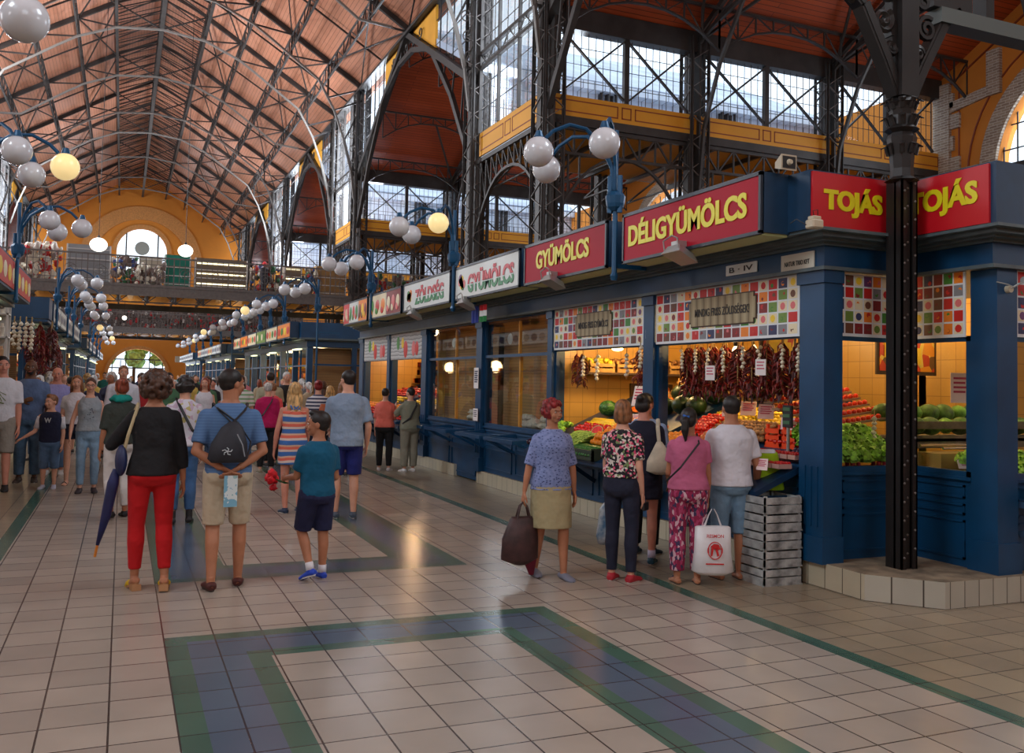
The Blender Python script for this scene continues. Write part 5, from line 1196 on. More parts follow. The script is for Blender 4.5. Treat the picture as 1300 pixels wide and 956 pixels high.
# wooden crates of onions on the back rack
WOODC = mat('crate_wood', (190, 146, 80), .75, var=.2, vscale=6)
for r_, (zx, zz) in enumerate(((6.75, 1.62), (6.6, 1.44))):
    for i in range(6):
        y0 = 7.75+i*.42; crate(zx, zx+.35, y0, y0+.4, zz, .12, WOODC, 'wooden crate of onions on the back rack, %s row, %s from the right' % (('upper', 'lower')[r_], ('first', 'second', 'third', 'fourth', 'fifth', 'sixth')[i]), 2)
        if r_ == 0:
            for a in range(5):
                for c in range(4): put('onion', (zx+.06+c*.075, y0+.05+a*.075, zz+.14+.02*(a % 2)), 'golden onion in the upper wooden crates of the back rack', 'onion', 'onions in the upper crates', 1)
b = MB(); b.box(6.55, 7.2, 7.7, 10.3, 1.38, 1.42); b.box(6.7, 7.2, 7.7, 10.3, 1.56, 1.6)
for y in (7.72, 9.0, 10.26): b.box(7.1, 7.16, y, y+.04, .2, 1.6)
tag(b.build('back_rack', WOODC, None, (6.9, 9, 1.4)), 'wooden rack carrying the onion crates under the pepper strings', 'rack')
# shelf with yellow crates above the melon bay
b = MB(); b.box(5.75, 7.9, 10.85, 11.29, 1.79, 1.82); tag(b.build('wall_shelf', mat('dark_shelf', (70, 48, 30), .6), None, (6.8, 11, 1.8)), 'dark shelf on the yellow tiled wall of the melon bay', 'shelf')
for i in range(5):
    x0 = 5.78+i*.42; crate(x0, x0+.4, 10.88, 11.26, 1.82, .14, WOODC, 'wooden crate of yellow vegetables on the high shelf, %s from the left' % ordn[i].replace('nearest', 'first'), 2)
    for a in range(5):
        for c in range(4): put('potato' if i % 2 else 'lemon', (x0+.05+a*.075, 10.94+c*.085, 1.955+.03*((a+c) % 2)), 'yellowish %s in the crates on the high shelf' % ('potato' if i % 2 else 'lemon'), 'potato' if i % 2 else 'lemon', '%s on the high shelf' % ('potatoes' if i % 2 else 'lemons'), 1.15)
t = thing('product_poster', 'dark poster with fruit picture hung on the yellow tiled wall', 'poster', (7.0, 11.28, 1.4)); b = MB(); b.box(6.65, 7.35, 11.27, 11.295, 1.38, 1.68); bd_ = b.build('board', mat('poster_brown', (90, 60, 34), .5), t); b = MB()
for i in range(6): b.ball((6.75+i*.1, 11.266, 1.55+.04*(i % 2)), (.05, .006, .05), 8, 6)
b.build('picture', PM['orange'], bd_)
# dried pepper strings and garlic strings
CHM = mat('dried_pepper', (110, 22, 16), .35, var=.45, vscale=30); CHD = mat('dried_pepper_dark', (74, 20, 22), .35, var=.4, vscale=30); GARM = mat('garlic_skin', (222, 212, 188), .6, var=.15, vscale=30)
def pepper_string(seed, L, m, rad=.07):
    R = random.Random(seed); t = thing('pepper_string', '', ''); b = MB(); n = int(L/.008)
    for i in range(n):
        z = -.02-L*i/n; a = R.random()*6.28; r = rad*(.5+.5*min(1, i/n*4)); d = Vector((cos(a), sin(a), 0)); p = d*.01+V(0, 0, z); q = d*r+V(0, 0, z-.03); e = d*(r*1.15)+V(0, 0, z-.075)
        b.tube([p, q, e], [.009, .011, .003], 5, flat=.7)
    b.build('peppers', m, t, origin=(0, 0, 0)); b = MB(); b.tube([(0, 0, .05), (0, 0, -L)], .005, 5); b.build('cord', mat('twine', (170, 140, 90), .9), t, origin=(0, 0, 0)); return t
def garlic_string(seed, n):
    R = random.Random(seed); t = thing('garlic_string', '', '')
    for i in range(n):
        b = MB(); z = -.03-i*.047; b.lathe([(.006, .028), (.012, .02), (.026, .006), (.027, -.008), (.014, -.02), (.002, -.022)], (R.uniform(-.01, .01), R.uniform(-.015, .015), z), 8); b.build('garlic_bulb', GARM, t, origin=(0, 0, 0), smooth=True)
    b = MB(); b.tube([(0, 0, .06), (0, 0, -.03-n*.047)], .007, 5); b.build('cord', mat('twine', (0, 0, 0)), t, origin=(0, 0, 0)); return t
ps = [pepper_string(1, .40, CHM), pepper_string(2, .44, CHD), pepper_string(3, .36, CHM)]; gs = [garlic_string(1, 6), garlic_string(2, 7)]
used = set()
def hang(T, i, loc, label, cat, group, s=1):
    t = T[i % len(T)]
    if t.name not in used: used.add(t.name); t.location = loc; t.scale = (s,)*3; t['label'] = label; t['category'] = cat; t['group'] = group; return t
    return dup(t, loc, random.random()*6, label, group, s)
for i in range(30):
    hang(ps, i, (5.66+.07*(i % 3), 6.40+i*.074, 2.10), 'dark red string of dried peppers in the dense row over the right produce bay', 'pepper string', 'dried pepper strings over the right bay', 1.16)
for i, y in enumerate((11.02, 10.86, 9.42, 9.3, 9.16, 9.03)): hang(ps, i, (5.66, y, 2.08), 'string of dried peppers over the melon display, %s from the left' % ordn[i].replace('nearest', 'first'), 'pepper string', 'dried pepper strings over the melon bay', .95)
for i, y in enumerate((8.35, 8.1, 7.88, 7.62, 7.3, 7.05, 6.72, 6.5)): hang(gs, i, (5.56, y, 2.06), 'white garlic string in front of the peppers, %s from the left' % ordn[i].replace('nearest', 'first'), 'garlic string', 'garlic strings of the right bay', .78)
for i, y in enumerate((10.68, 10.3, 9.56)): hang(gs, i, (5.58, y, 2.04), 'white garlic string over the melon display, %s from the left' % ordn[i].replace('nearest', 'first'), 'garlic string', 'garlic strings of the melon bay', 1)
hang(gs, 0, (5.3, 8.78, 2.1), 'garlic string on the blue post between the two open bays', 'garlic string', 'garlic on the posts', .9)
# price cards
note((5.9, 9.85, zs(5.9)+.2), -1.2, .17, .26, 'tall white price card standing on the melons', rx=-.3); note((5.75, 9.65, zs(5.75)+.1), -1.2, .16, .1, 'white price card lying in front of the tall one', rx=-.8)
for i, (x, y, l_) in enumerate(((6.0, 8.1, 'beside the blue post above the oranges'), (6.05, 7.85, 'above the oranges, pink card'), (6.0, 7.5, 'wide pink card behind the ponytailed woman'), (5.75, 6.85, 'by the orange crates'), (5.1, 6.42, 'small one at the corner post among the berries'))):
    note((x, y, zs(x)+.1), -1.1, .17 if i < 4 else .1, .15 if i < 4 else .1, 'price card '+l_, (238, 214, 212), rx=-.2)
for i, y in enumerate((7.75, 6.95)): note((5.5, y, 1.72+.05*i), -1.2, .11, .15, 'small white price card hung on the pepper strings, %s' % ('left one', 'right one')[i], lines=3)
note((5.42, 8.78, 2.18), -1.3, .13, .1, 'white slip pinned to the blue post between the open bays', lines=2)
# digital scale
t = thing('shop_scale', 'dark shop scale display on a pole beside the orange crates', 'scale', (5.55, 6.62, 1.1)); b = MB(); b.tube([(5.55, 6.62, 1.05), (5.55, 6.62, 1.32)], .015, 8); b.build('pole', mat('alu', (0, 0, 0)), t)
b = MB(); b.bbox(5.53, 5.56, 6.56, 6.68, 1.3, 1.5, .006); b.build('display_case', BLACKM, t); b = MB()
for z in (1.33, 1.39, 1.45): b.box(5.526, 5.53, 6.575, 6.665, z, z+.03)
b.build('screen', mat('lcd_green', (70, 110, 80), .3), t)
# --- corner windows: lettuces, trays, melons
for i in range(5):
    for j in range(4):
        put('lettuce', (5.68+i*.165, 6.24+j*.11, 1.04+.06*j), 'frilly green lettuce in the corner window left of the black column', 'lettuce', 'lettuces left of the column', 1.5, (0, 0, random.random()*6))
for i in range(3): crate(5.62+i*.3, 5.9+i*.3, 6.15, 6.26, .9, .1, mat('red_crate', (150, 26, 34), .5), 'dark red crate at the sill of the corner window, %s' % ('left', 'middle', 'right')[i], 2)
for r_ in range(5):
    t = thing('egg_tray', 'tray of orange tomatoes stacked high behind the lettuces, %s' % ('lowest', 'second', 'third', 'fourth', 'topmost')[r_], 'tray', (6.3, 6.75+r_*.05, 1.26+r_*.06)); z = 1.26+r_*.06
    b = MB(); b.poly([(5.75, 6.62+r_*.12, z), (6.75, 6.62+r_*.12, z+.12), (6.75, 6.62+r_*.12, z+.14), (5.75, 6.62+r_*.12, z+.02)], .12, (0, 1, 0)); b.build('tray', mat('egg_carton', (150, 120, 90), .8), t, fix=True); b = MB()
    for i in range(16): b.ball((5.79+i*.062, 6.66+r_*.12, z+.04+i*.0075), (.027, .027, .026), 8, 6)
    b.build('tomatoes', mat('tomato_bright', (232, 60, 16), .3, var=.15), t)
b = MB(); b.tube([(6.35, 6.35, 1.02), (6.33, 6.36, 1.1)], .06, 8); b = None
hang(gs, 1, (6.33, 6.38, 1.42), 'garlic string standing behind the corner window glass', 'garlic string', 'garlic on the posts', .9)
note((5.72, 6.2, 1.12), .1, .15, .17, 'pink price card above the lettuces left of the column', (238, 210, 208), rx=-.2)
for i in range(11):
    for j in range(3): put('lettuce', (6.72+i*.15, 5.42+j*.14, .97+.04*j), 'frilly green lettuce in the long row right of the black column', 'lettuce', 'lettuces right of the column', 1.3, (0, 0, random.random()*6))
note((6.66, 5.62, 1.0), -.6, .2, .1, 'price card lying on the lettuces right of the column', (238, 210, 208), rx=-.8)
b = MB(); b.box(6.6, 8.9, 6.35, 7.0, 1.18, 1.21); b.box(6.6, 8.9, 6.35, 6.37, 1.12, 1.24); b.box(6.6, 8.9, 6.35, 6.37, 1.3, 1.37); tag(b.build('slatted_shelf', mat('grey_wood', (110, 96, 74), .8, var=.2), None, (7.7, 6.7, 1.2)), 'grey wooden slatted shelf carrying the green melons', 'shelf')
for i in range(9):
    for j in range(2): put('ridged_melon' if (i+j) % 3 else 'cabbage', (6.75+i*.2, 6.5+j*.2, 1.32+.12*j), 'green %s on the slatted shelf inside the corner booth' % ('ridged melon' if (i+j) % 3 else 'cabbage'), 'melon' if (i+j) % 3 else 'cabbage', '%s on the slatted shelf' % ('ridged melons' if (i+j) % 3 else 'cabbages'), .95)
for k, (x0, x1, lab) in enumerate(((5.75, 6.2, 'brown fruit picture panel high in the left corner window'), (7.25, 8.1, 'fruit picture panel with yellow cloths high in the right corner window'))):
    t = thing('picture_panel', lab, 'poster', ((x0+x1)/2, 7.3, 1.8)); b = MB(); b.box(x0, x1, 7.28, 7.3, 1.82, 2.25); b.build('frame', mat('dark_shelf', (0, 0, 0)), t); b = MB(); b.box(x0+.04, x1-.04, 7.27, 7.28, 1.86, 2.21); b.build('print', ramp_mat('fruit_print', 'voronoi', [(0, (200, 60, 20)), (.25, (236, 150, 30)), (.5, (120, 80, 40)), (.75, (236, 200, 90))], 9, .4), t)
    for q in range(2): b = MB(); b.box(x0+.1+q*.3*(x1-x0), x0+.1+(.3+q*.3)*(x1-x0), 7.262, 7.27, 2.0-q*.06, 2.17-q*.06); b.build('yellow_patch', PM['yellow'], t)
note((7.2, 6.2, 1.55), -.1, .22, .28, 'large pink price card above the green melons', (238, 210, 208))
t = crate(6.86, 7.4, 4.86, 5.2, .76, .14, BLACKM, 'black plastic crate of apples on the outer shelf at the right edge', 3, 'crate'); 
for i in range(7):
    for j in range(4): put('apple', (6.92+i*.07, 4.92+j*.07, .9+.01*((i+j) % 2)), 'red and yellow apple in the black crate at the right edge', 'apple', 'apples in the black crate', 1)
# chrome rail of the glass counter
t = thing('chilled_counter', 'glass counter with curved chrome rail inside the corner booth', 'counter', (7.6, 6.0, .9)); b = MB(); b.tube([(6.7, 5.95, 1.15), (7.3, 5.95, 1.15), (7.45, 5.9, 1.1), (7.5, 5.8, .98)], .012, 8); b.tube([(6.7, 6.2, 1.16), (7.4, 6.2, 1.16)], .012, 8); b.build('rail', mat('chrome', (210, 200, 180), .2, .9), t); b = MB(); b.box(6.7, 7.6, 5.97, 6.25, .92, 1.1); b.build('case', mat('case_yellow', (190, 150, 80), .4), t)
# stack of white wooden crates outside the corner post
WW = mat('weathered_white_wood', (150, 152, 150), .8, var=.35, vscale=9, bump=.3)
for k in range(5): crate(4.96, 5.36, 6.2, 6.6, .0+k*.15, .145, WW, 'weathered white wooden crate in the stack by the corner post, %s' % ('lowest', 'second from below', 'middle', 'second from top', 'topmost')[k], 2, 'wooden_crate', False, .014, None, .84)
# farther open bays, vivid heaps
for (a, c, nm) in ((17.3, 19.4, 'right'), (19.85, 21.8, 'left')):
    heap('tomato', 5.1, 5.5, a, c-.9, .11, 'red tomato in the distant display, %s bay under the grey banner' % nm, 'tomato', 'tomatoes of the distant %s bay' % nm)
    heap('orange', 5.1, 5.6, c-.85, c, .11, 'orange in the distant display, %s bay under the grey banner' % nm, 'orange', 'oranges of the distant %s bay' % nm)
    heap('lemon', 5.6, 6.0, a, c-.6, .12, 'yellow fruit in the distant display, %s bay under the grey banner' % nm, 'lemon', 'yellow fruit of the distant %s bay' % nm)
    heap('apple', 6.05, 6.4, a, c, .12, 'red apple in the distant display, %s bay under the grey banner' % nm, 'apple', 'apples of the distant %s bay' % nm)
    b = MB(); R = random.Random(4)
    for i in range(200): b.mi = i % 4; y = a+R.random()*(c-a); z = R.choice((1.2, 1.4, 1.6, 1.8, 2.0)); x = 6.55+.3*(z-1.2); b.box(x, x+.12, y, y+.13, z, z+.12)
    g = b.build('stacked_boxes', [PM['red'], PM['dkred'], PM['orange'], PM['brown']], None, (7, (a+c)/2, 1.5)); tag(g, 'mass of red packets on the racks behind the distant %s bay' % nm, 'boxes', None, 'stuff')
# ------------------------------------------------------------------ left stall goods and bridge stalls
LT = thing('goods_rack', 'tall rack of white packets and garlic at the end of the left booth', 'rack', (-3.0, 22.5, 0))
b = MB()
for z in (1.55, 1.95, 2.4, 2.9): b.box(-4.2, -2.3, 22.3, 22.8, z, z+.03)
for x in (-4.2, -2.34): b.box(x, x+.04, 22.3, 22.34, 0, 3.5)
b.box(-4.2, -2.3, 22.8, 22.84, 0, 3.4); b.build('shelf', mat('white_shelf', (200, 196, 188), .6), LT)
for r_, z in enumerate((1.58, 1.98, 2.43, 2.93)):
    for i in range(15):
        x = -4.12+i*.122; h = .28 if r_ > 1 else .24; t = tag(MB().rings([(x, 22.36, z, .045, .045), (x, 22.36, z+h*.7, .05, .05), (x, 22.36, z+h*.8, .03, .03), (x, 22.36, z+h, .03, .03)], 8).build('spice_packet', mat('pale_packet', (216, 208, 190), .6, var=.2) if (i+r_) % 3 else mat('tan_packet', (190, 150, 110), .6), None, (x, 22.36, z)), 'small pale packet on the left rack, %s shelf' % ('lowest', 'second', 'third', 'top')[r_], 'packet', 'packets on the left rack, %s shelf' % ('lowest', 'second', 'third', 'top')[r_])
b = MB(); b.box(-4.3, -2.25, 22.2, 22.9, 3.3, 3.36); b.build('top_board', BLUE, LT)
b = MB(); b.box(-2.3, -1.65, 24.2, 25.2, 2.95, 3.45); tag(b.build('header_box', BLUE, None, (-2, 24.7, 2.95)), 'plain blue header box above the dried peppers on the left', 'box')
b = MB(); b.bar((-2.2, 24.2, 2.9), (-1.7, 24.2, 2.9), .05); b.bar((-1.7, 24.2, 2.9), (-1.7, 28, 2.9), .05); b.box(-2.25, -2.15, 24.2, 24.3, 0, 2.95); tag(b.build('hanging_rail', BLUE, None, (-1.9, 25, 2.9)), 'blue rail holding the hanging peppers at the left booth', 'rail')
for i in range(14):
    hang(ps, i, (-2.1+.1*(i % 5)+.02*i, 24.3+.12*i, 2.85-.45*(i % 2)), 'dark red dried pepper string hanging in the thick bunch at the left booth', 'pepper string', 'dried pepper strings at the left booth', 1.8)
for i in range(4): hang(gs, i, (-2.35+.12*i, 24.05, 2.85), 'braided garlic hanging left of the peppers at the left booth', 'garlic string', 'garlic strings at the left booth', 2.0)
# stalls standing on the bridge
def cabinet(x0, x1, col, label, h=1.9, glow=False, y=47.2):
    t = thing('stall_cabinet', label, 'cabinet', ((x0+x1)/2, y, 5.8)); b = MB(); b.box(x0, x1, y, y+.6, 5.8, 5.8+h); b.build('body', col, t)
    b = MB(); 
    for q in ((x0, x0+.06), (x1-.06, x1)): b.box(q[0], q[1], y-.03, y, 5.8, 5.8+h)
    for i in range(4): b.box(x0, x1, y-.05, y, 5.8+h*(i+.7)/4.2, 5.84+h*(i+.7)/4.2)
    b.build('shelf_edge', WHITE, t)
    if glow:
        b = MB()
        for i in range(3): b.box(x0+.1, x1-.1, y-.04, y-.01, 6.2+.5*i, 6.26+.5*i)
        b.build('light_tube', mat('tube_glow', (255, 244, 200), .4, emit=3), t)
TEAL = mat('teal_panel', (20, 130, 110), .6); GREYP = mat('grey_cabinet', (150, 156, 160), .6); DKG = mat('dark_goods', (96, 84, 78), .7, var=.5, vscale=7)
cabinet(-2.6, -.7, GREYP, 'grey white cabinet on the bridge, left one', 1.95); cabinet(.55, 1.6, mat('cream_cloth', (196, 190, 172), .8), 'pale cloth display on the bridge under the round window', 1.6)
cabinet(1.7, 2.9, TEAL, 'teal green panel on the bridge', 1.75); cabinet(3.1, 5.6, mat('display_case', (120, 104, 84), .5), 'lit glass display case on the bridge with three light rows', 1.7, True)
cabinet(7.4, 8.3, mat('display_case', (0, 0, 0)), 'narrow lit glass case near the right end of the bridge', 1.6, True); cabinet(9.0, 10.6, mat('cardboard', (176, 136, 84), .8), 'tan board on the bridge beside the columns', 1.7)
SOUV = [mat('souvenir_%d' % i, c, .7) for i, c in enumerate(((200, 190, 180), (180, 40, 40), (60, 80, 140), (120, 100, 90), (220, 210, 190), (60, 110, 70), (90, 70, 60)))]
def mass(x0, x1, y, z0, z1, n, label, seed, ms=SOUV):
    b = MB(); R = random.Random(seed)
    for i in range(n):
        b.mi = R.randrange(len(ms)); x = R.uniform(x0, x1); z = R.uniform(z0, z1); r = R.uniform(.06, .16); b.ball((x, y+R.uniform(-.2, .2), z), (r, r*.6, r*R.uniform(.8, 1.8)), 7, 5, jit=.5)
    tag(b.build('souvenirs', ms, None, ((x0+x1)/2, y, z0)), label, 'souvenirs', None, 'stuff')
mass(-4.6, -2.7, 47, 5.9, 7.6, 150, 'crowded souvenirs and white cloths at the left end of the bridge', 1, [SOUV[0], SOUV[4], SOUV[3], SOUV[1], SOUV[4]]); mass(-.6, .5, 47, 5.9, 7.2, 70, 'crowded souvenirs on the bridge beside the grey cabinet', 2); mass(.4, 1.7, 46.9, 5.9, 6.9, 60, 'pale plates and cloths on the bridge under the round window', 5, [SOUV[4], SOUV[3]])
mass(5.7, 7.3, 47, 5.9, 7.2, 90, 'colourful souvenirs on the bridge right of the lit case', 3); mass(8.4, 9.0, 47, 5.9, 7.3, 40, 'souvenirs on the bridge left of the tan board', 4); mass(10.8, 17, 47, 5.9, 7.2, 200, 'souvenirs on the gallery behind the right columns', 6); mass(-6, 12, 88.6, 5.9, 7.4, 240, 'red and white goods on the farther gallery', 7, [SOUV[1], SOUV[0], SOUV[1], SOUV[3], SOUV[6]])
t = thing('display_dummy', 'dark dressed shop dummy with a red cap on the bridge', 'dummy', (6.35, 46.7, 5.8)); b = MB(); b.rings([(6.35, 46.7, 5.8, .12, .1), (6.35, 46.7, 6.5, .16, .12), (6.35, 46.7, 7.1, .2, .12), (6.35, 46.7, 7.2, .06, .06)], 10); b.build('clothes', mat('dark_clothes', (40, 34, 40), .8), t); b = MB(); b.ball((6.35, 46.7, 7.35), (.1, .12, .12)); b.build('cap', mat('red_cap', (200, 24, 30), .7), t)
for i, X in enumerate((-3.0, 5.6)):
    t = thing('hanging_sign', 'small white hanging sign %s of the far entrance' % ('left', 'right')[i], 'sign', (X, 95, 3.0)); b = MB(); b.box(X-.9, X+.9, 94.95, 95, 3.0, 3.6); b.build('board', SWHT, t)

t = thing('stall_partition', 'dark back panels of the stalls on the farther gallery', 'partition', (2, 89.6, 5.8)); b = MB(); b.box(-12, 16, 89.5, 89.6, 5.8, 7.7); b.build('panel', DKG, t)
# ------------------------------------------------------------------ people
def remesh(mb, vox, smooth=2, fac=.5):
    me = bpy.data.meshes.new('r'); me.from_pydata([tuple(v) for v in mb.v], [], mb.f); o = bpy.data.objects.new('r', me); C.objects.link(o)
    m = o.modifiers.new('a', 'REMESH'); m.mode = 'VOXEL'; m.voxel_size = vox; m.adaptivity = 0
    if smooth: q = o.modifiers.new('b', 'SMOOTH'); q.iterations = smooth; q.factor = fac
    TMP.append(o); return o
TMP = []
def bake(jobs):
    """jobs: list of (tmp object, callback)"""
    dg = bpy.context.evaluated_depsgraph_get(); dg.update(); out = []
    for o, cb in jobs: out.append((bpy.data.meshes.new_from_object(o.evaluated_get(dg)), cb))
    for o, cb in jobs: me = o.data; bpy.data.objects.remove(o); bpy.data.meshes.remove(me)
    for me, cb in out: cb(me)
SK = {'fair': (214, 160, 134), 'tan': (176, 118, 86), 'brown': (128, 80, 56), 'dark': (104, 66, 46), 'pink': (206, 140, 118)}
HC = {'brown': (66, 42, 28), 'dark': (26, 20, 18), 'blond': (176, 140, 90), 'grey': (176, 172, 168), 'red': (120, 18, 22), 'auburn': (120, 52, 30), 'lbrown': (120, 80, 50), 'white': (206, 202, 196)}
def skin(n): return mat('skin_'+n, SK[n], .55, var=.06, vscale=10)
def hairm(n): return ramp_mat('hair_'+n, 'noise', [(.3, tuple(int(c*.6) for c in HC[n])), (.7, tuple(min(255, int(c*1.35)) for c in HC[n]))], 40, .5, stretch=(1, 1, .25), const=False)
class Fig: pass
def person(label, x, y, rz, H=1.68, sex='f', sk='fair', hair=('short', 'brown'), top=None, bottom=None, shoes=((60, 60, 66), 'shoe'), ar=None, al=None, lr=None, ll=None, turn=0, nod=0, fat=1.0, lod=0, headscale=1.0, glasses=False, socks=None, extra=None, group=None, tilt=0, curlr=.5, curll=.5):
    """local frame: faces +Y, +X is the person's right. Arms/legs: (upper (out,fwd,up), lower (out,fwd,up))"""
    s = H/1.7; t = thing('person', label, 'person', (x, y, 0), radians(rz), group); WL[t.name] = Vector((0, 0, 0))
    vb = (.012, .018, .024)[lod]; vh = (.0065, .011, .016)[lod]; vf = (.0045, .0085, .016)[lod]
    ar = ar or ((.16, .03, -1), (.06, .2, -1)); al = al or ((.16, .03, -1), (.06, .2, -1)); lr = lr or ((.02, .04, -1), (.0, -.02, -1)); ll = ll or ((.02, .04, -1), (.0, -.02, -1))
    F = sex == 'f'; cf = 1.0
    def dirv(d, sd): return Vector((d[0]*sd, d[1], d[2])).normalized()
    # legs
    J = {}; ext = []
    for sd, L in ((1, lr), (-1, ll)):
        hip = Vector((sd*.088*s*(fat**.5), 0, 0)); kn = hip+dirv(L[0], sd)*.425*s; an = kn+dirv(L[1], sd)*.40*s; fd = Vector((sd*.14, 1, (L[2] if len(L) > 2 else 0))).normalized()
        J[sd] = [hip, kn, an, fd]; toe = an+fd*.17*s; ext.append(min(an.z-.072*s, toe.z-.03*s-.02*s))
    pz = -min(ext); P = Vector((0, 0, pz))
    for sd in J: J[sd] = [J[sd][0]+P, J[sd][1]+P, J[sd][2]+P, J[sd][3]]
    def z(v): return pz+(v-.90)*s
    # torso rings : (height, rx, ry, cy)
    if F: TR_ = [(.80, .10, .09, 0), (.86, .165, .115, -.012), (.93, .172, .118, -.012), (1.0, .155, .105, -.005), (1.08, .132, .095, 0), (1.17, .138, .10, .0), (1.27, .150, .112, .008), (1.33, .148, .10, .0), (1.375, .128, .082, -.005), (1.41, .098, .068, -.008), (1.44, .068, .058, -.008), (1.475, .05, .052, -.006), (1.52, .049, .052, .0)]
    else: TR_ = [(.80, .10, .095, 0), (.86, .158, .112, -.01), (.93, .162, .112, -.01), (1.0, .155, .105, 0), (1.08, .15, .105, .005), (1.17, .158, .11, .005), (1.27, .170, .118, .0), (1.33, .172, .11, -.005), (1.38, .152, .092, -.008), (1.42, .116, .076, -.01), (1.45, .082, .064, -.008), (1.48, .060, .06, -.006), (1.53, .058, .06, .002)]
    def rings(lo, hi, e, full=1):
        out = []
        for (h, rx, ry, cy) in TR_:
            if lo <= h <= hi:
                fx = fat if h < 1.36 else fat**.4
                out.append((0, cy*s, z(h), (rx*fx+e)*s, (ry*fx*(1.05 if .95 < h < 1.2 and fat > 1 else 1)+e)*s, .88))
        return out
    def interp(h):
        for a, b_ in zip(TR_, TR_[1:]):
            if a[0] <= h <= b_[0]:
                q = (h-a[0])/(b_[0]-a[0]); return [a[i]+(b_[i]-a[i])*q for i in range(4)]
        return list(TR_[0])
    # arms
    shx = (.150 if F else .178); A = {}
    for sd, L in ((1, ar), (-1, al)):
        sh = Vector((sd*shx*s, -.005*s, z(1.345))); el = sh+dirv(L[0], sd)*.285*s; wr = el+dirv(L[1], sd)*.245*s; A[sd] = [sh, el, wr, (wr-el).normalized()]
    ra = (.040, .036, .031, .022) if F else (.048, .041, .037, .026); ra = [r*s*(fat**.6) for r in ra]
    rl = [r*s*(fat**.7) for r in ((.086, .068, .052, .053, .040, .033) if F else (.085, .07, .055, .055, .042, .035))]
    def arm_pts(sd, f, e=0):
        sh, el, wr, d = A[sd]; up = [(sh, ra[0]), (sh.lerp(el, .5), (ra[0]+ra[1])/2), (el, ra[1]), (el.lerp(wr, .35), ra[1]*.98), (el.lerp(wr, .75), ra[2]*.85), (wr, ra[3])]
        tot = [0, .27, .54, .70, .88, 1.0]; o = []
        for i, (p, r) in enumerate(up):
            if tot[i] <= f+1e-6: o.append((p, r+e*s))
            else:
                q = (f-tot[i-1])/(tot[i]-tot[i-1]); o.append((up[i-1][0].lerp(p, q), up[i-1][1]+(r-up[i-1][1])*q+e*s)); break
        return [a for a, b_ in o], [b_ for a, b_ in o]
    def leg_pts(sd, f, e=0, e2=None):
        hp, kn, an, fd = J[sd]; e2 = e if e2 is None else e2
        up = [(hp, rl[0]), (hp.lerp(kn, .5), rl[1]), (kn, rl[2]), (kn.lerp(an, .3)+Vector((0, -.012*s, 0)), rl[3]), (kn.lerp(an, .7), rl[4]), (an, rl[5])]; tot = [0, .25, .5, .65, .85, 1]; o = []
        for i, (p, r) in enumerate(up):
            ee = e+(e2-e)*tot[i]
            if tot[i] <= f+1e-6: o.append((p, r+ee*s))
            else:
                q = (f-tot[i-1])/(tot[i]-tot[i-1]); o.append((up[i-1][0].lerp(p, q), up[i-1][1]+(r-up[i-1][1])*q+ee*s)); break
        return [a for a, b_ in o], [b_ for a, b_ in o]
    jobs = []
    # body
    b = MB(); b.rings(rings(0, 2, 0), 20)
    for sd in (1, -1):
        p, r = arm_pts(sd, 1); b.tube(p, r, 10); b.ball(A[sd][0], ra[0]*1.06, 10, 8); b.ball(A[sd][1], ra[1]*1.0, 8, 6)
        p, r = leg_pts(sd, 1); b.tube(p, r, 12); b.ball(p[0], r[0]*1.0, 10, 8); b.ball(J[sd][1], rl[2]*1.02, 8, 6)
        b.ball((sd*.08*s*fat, -.055*s, z(.90)), (.085*s*fat, .075*s*fat, .09*s), 10, 8)
        if F: b.ball((sd*.066*s, .075*s, z(1.26)), (.056*s, .05*s, .055*s), 8, 6)
    parts = []; jobs.append((remesh(b, vb*max(s, .8), 2), parts.append))
    # hands
    for sd, cu in ((1, curlr), (-1, curll)):
        b = MB(); sh, el, wr, d = A[sd]; side = Vector((sd, 0, 0)); nrm = (side-d*side.dot(d))
        nrm = nrm.normalized() if nrm.length > .2 else Vector((0, 0, 1)); w_ = d.cross(nrm).normalized()   # w_ across the knuckles
        if w_.y < 0: w_ = -w_                                        # thumb side points forward
        hs = s*(.95 if F else 1.05); pc = wr+d*.045*hs
        b.tube([wr-d*.02*hs, wr+d*.02*hs, wr+d*.06*hs, wr+d*.085*hs], [.022*hs, .03*hs, .038*hs, .036*hs], 10, flat=[.9, .55, .42, .38], up=tuple(nrm)) if abs(d.dot(nrm)) < .9 else b.ball(pc, .04*hs)
        ax = -nrm                                                    # palm faces the body: fingers curl inwards
        for k, (off, L) in enumerate(((.028, .072), (.010, .080), (-.009, .075), (-.027, .058))):
            p0 = wr+d*.08*hs+w_*off*hs; dd = d.copy(); pts = [p0-d*.02*hs, p0]
            for q in range(3): dd = (dd+ax*cu*(.55+.1*k*0)).normalized(); pts.append(pts[-1]+dd*L*hs*(.42, .32, .26)[q])
            b.tube(pts, [.009*hs, .0095*hs, .009*hs, .0085*hs, .007*hs], 7)
        p0 = wr+d*.025*hs+w_*.025*hs; dt = (d*.75+w_*.75+ax*.25).normalized(); d2 = (d*.95+w_*.2+ax*.35).normalized(); b.tube([p0, p0+dt*.035*hs, p0+dt*.035*hs+d2*.03*hs, p0+dt*.035*hs+d2*.055*hs], [.013*hs, .0115*hs, .0095*hs, .0075*hs], 7)
        jobs.append((remesh(b, vf, 1, .4), parts.append))
    # head (neck pivot)
    hs = s*headscale*(.97 if F else 1.0); NP = Vector((0, 0, z(1.50))); RH = Matrix.Rotation(radians(turn), 4, 'Z') @ Matrix.Rotation(radians(nod), 4, 'X') @ Matrix.Rotation(radians(tilt), 4, 'Y')
    HCn = Vector((0, .012, .105))
    def hp(v): return NP+(RH @ (HCn+Vector(v)))*hs
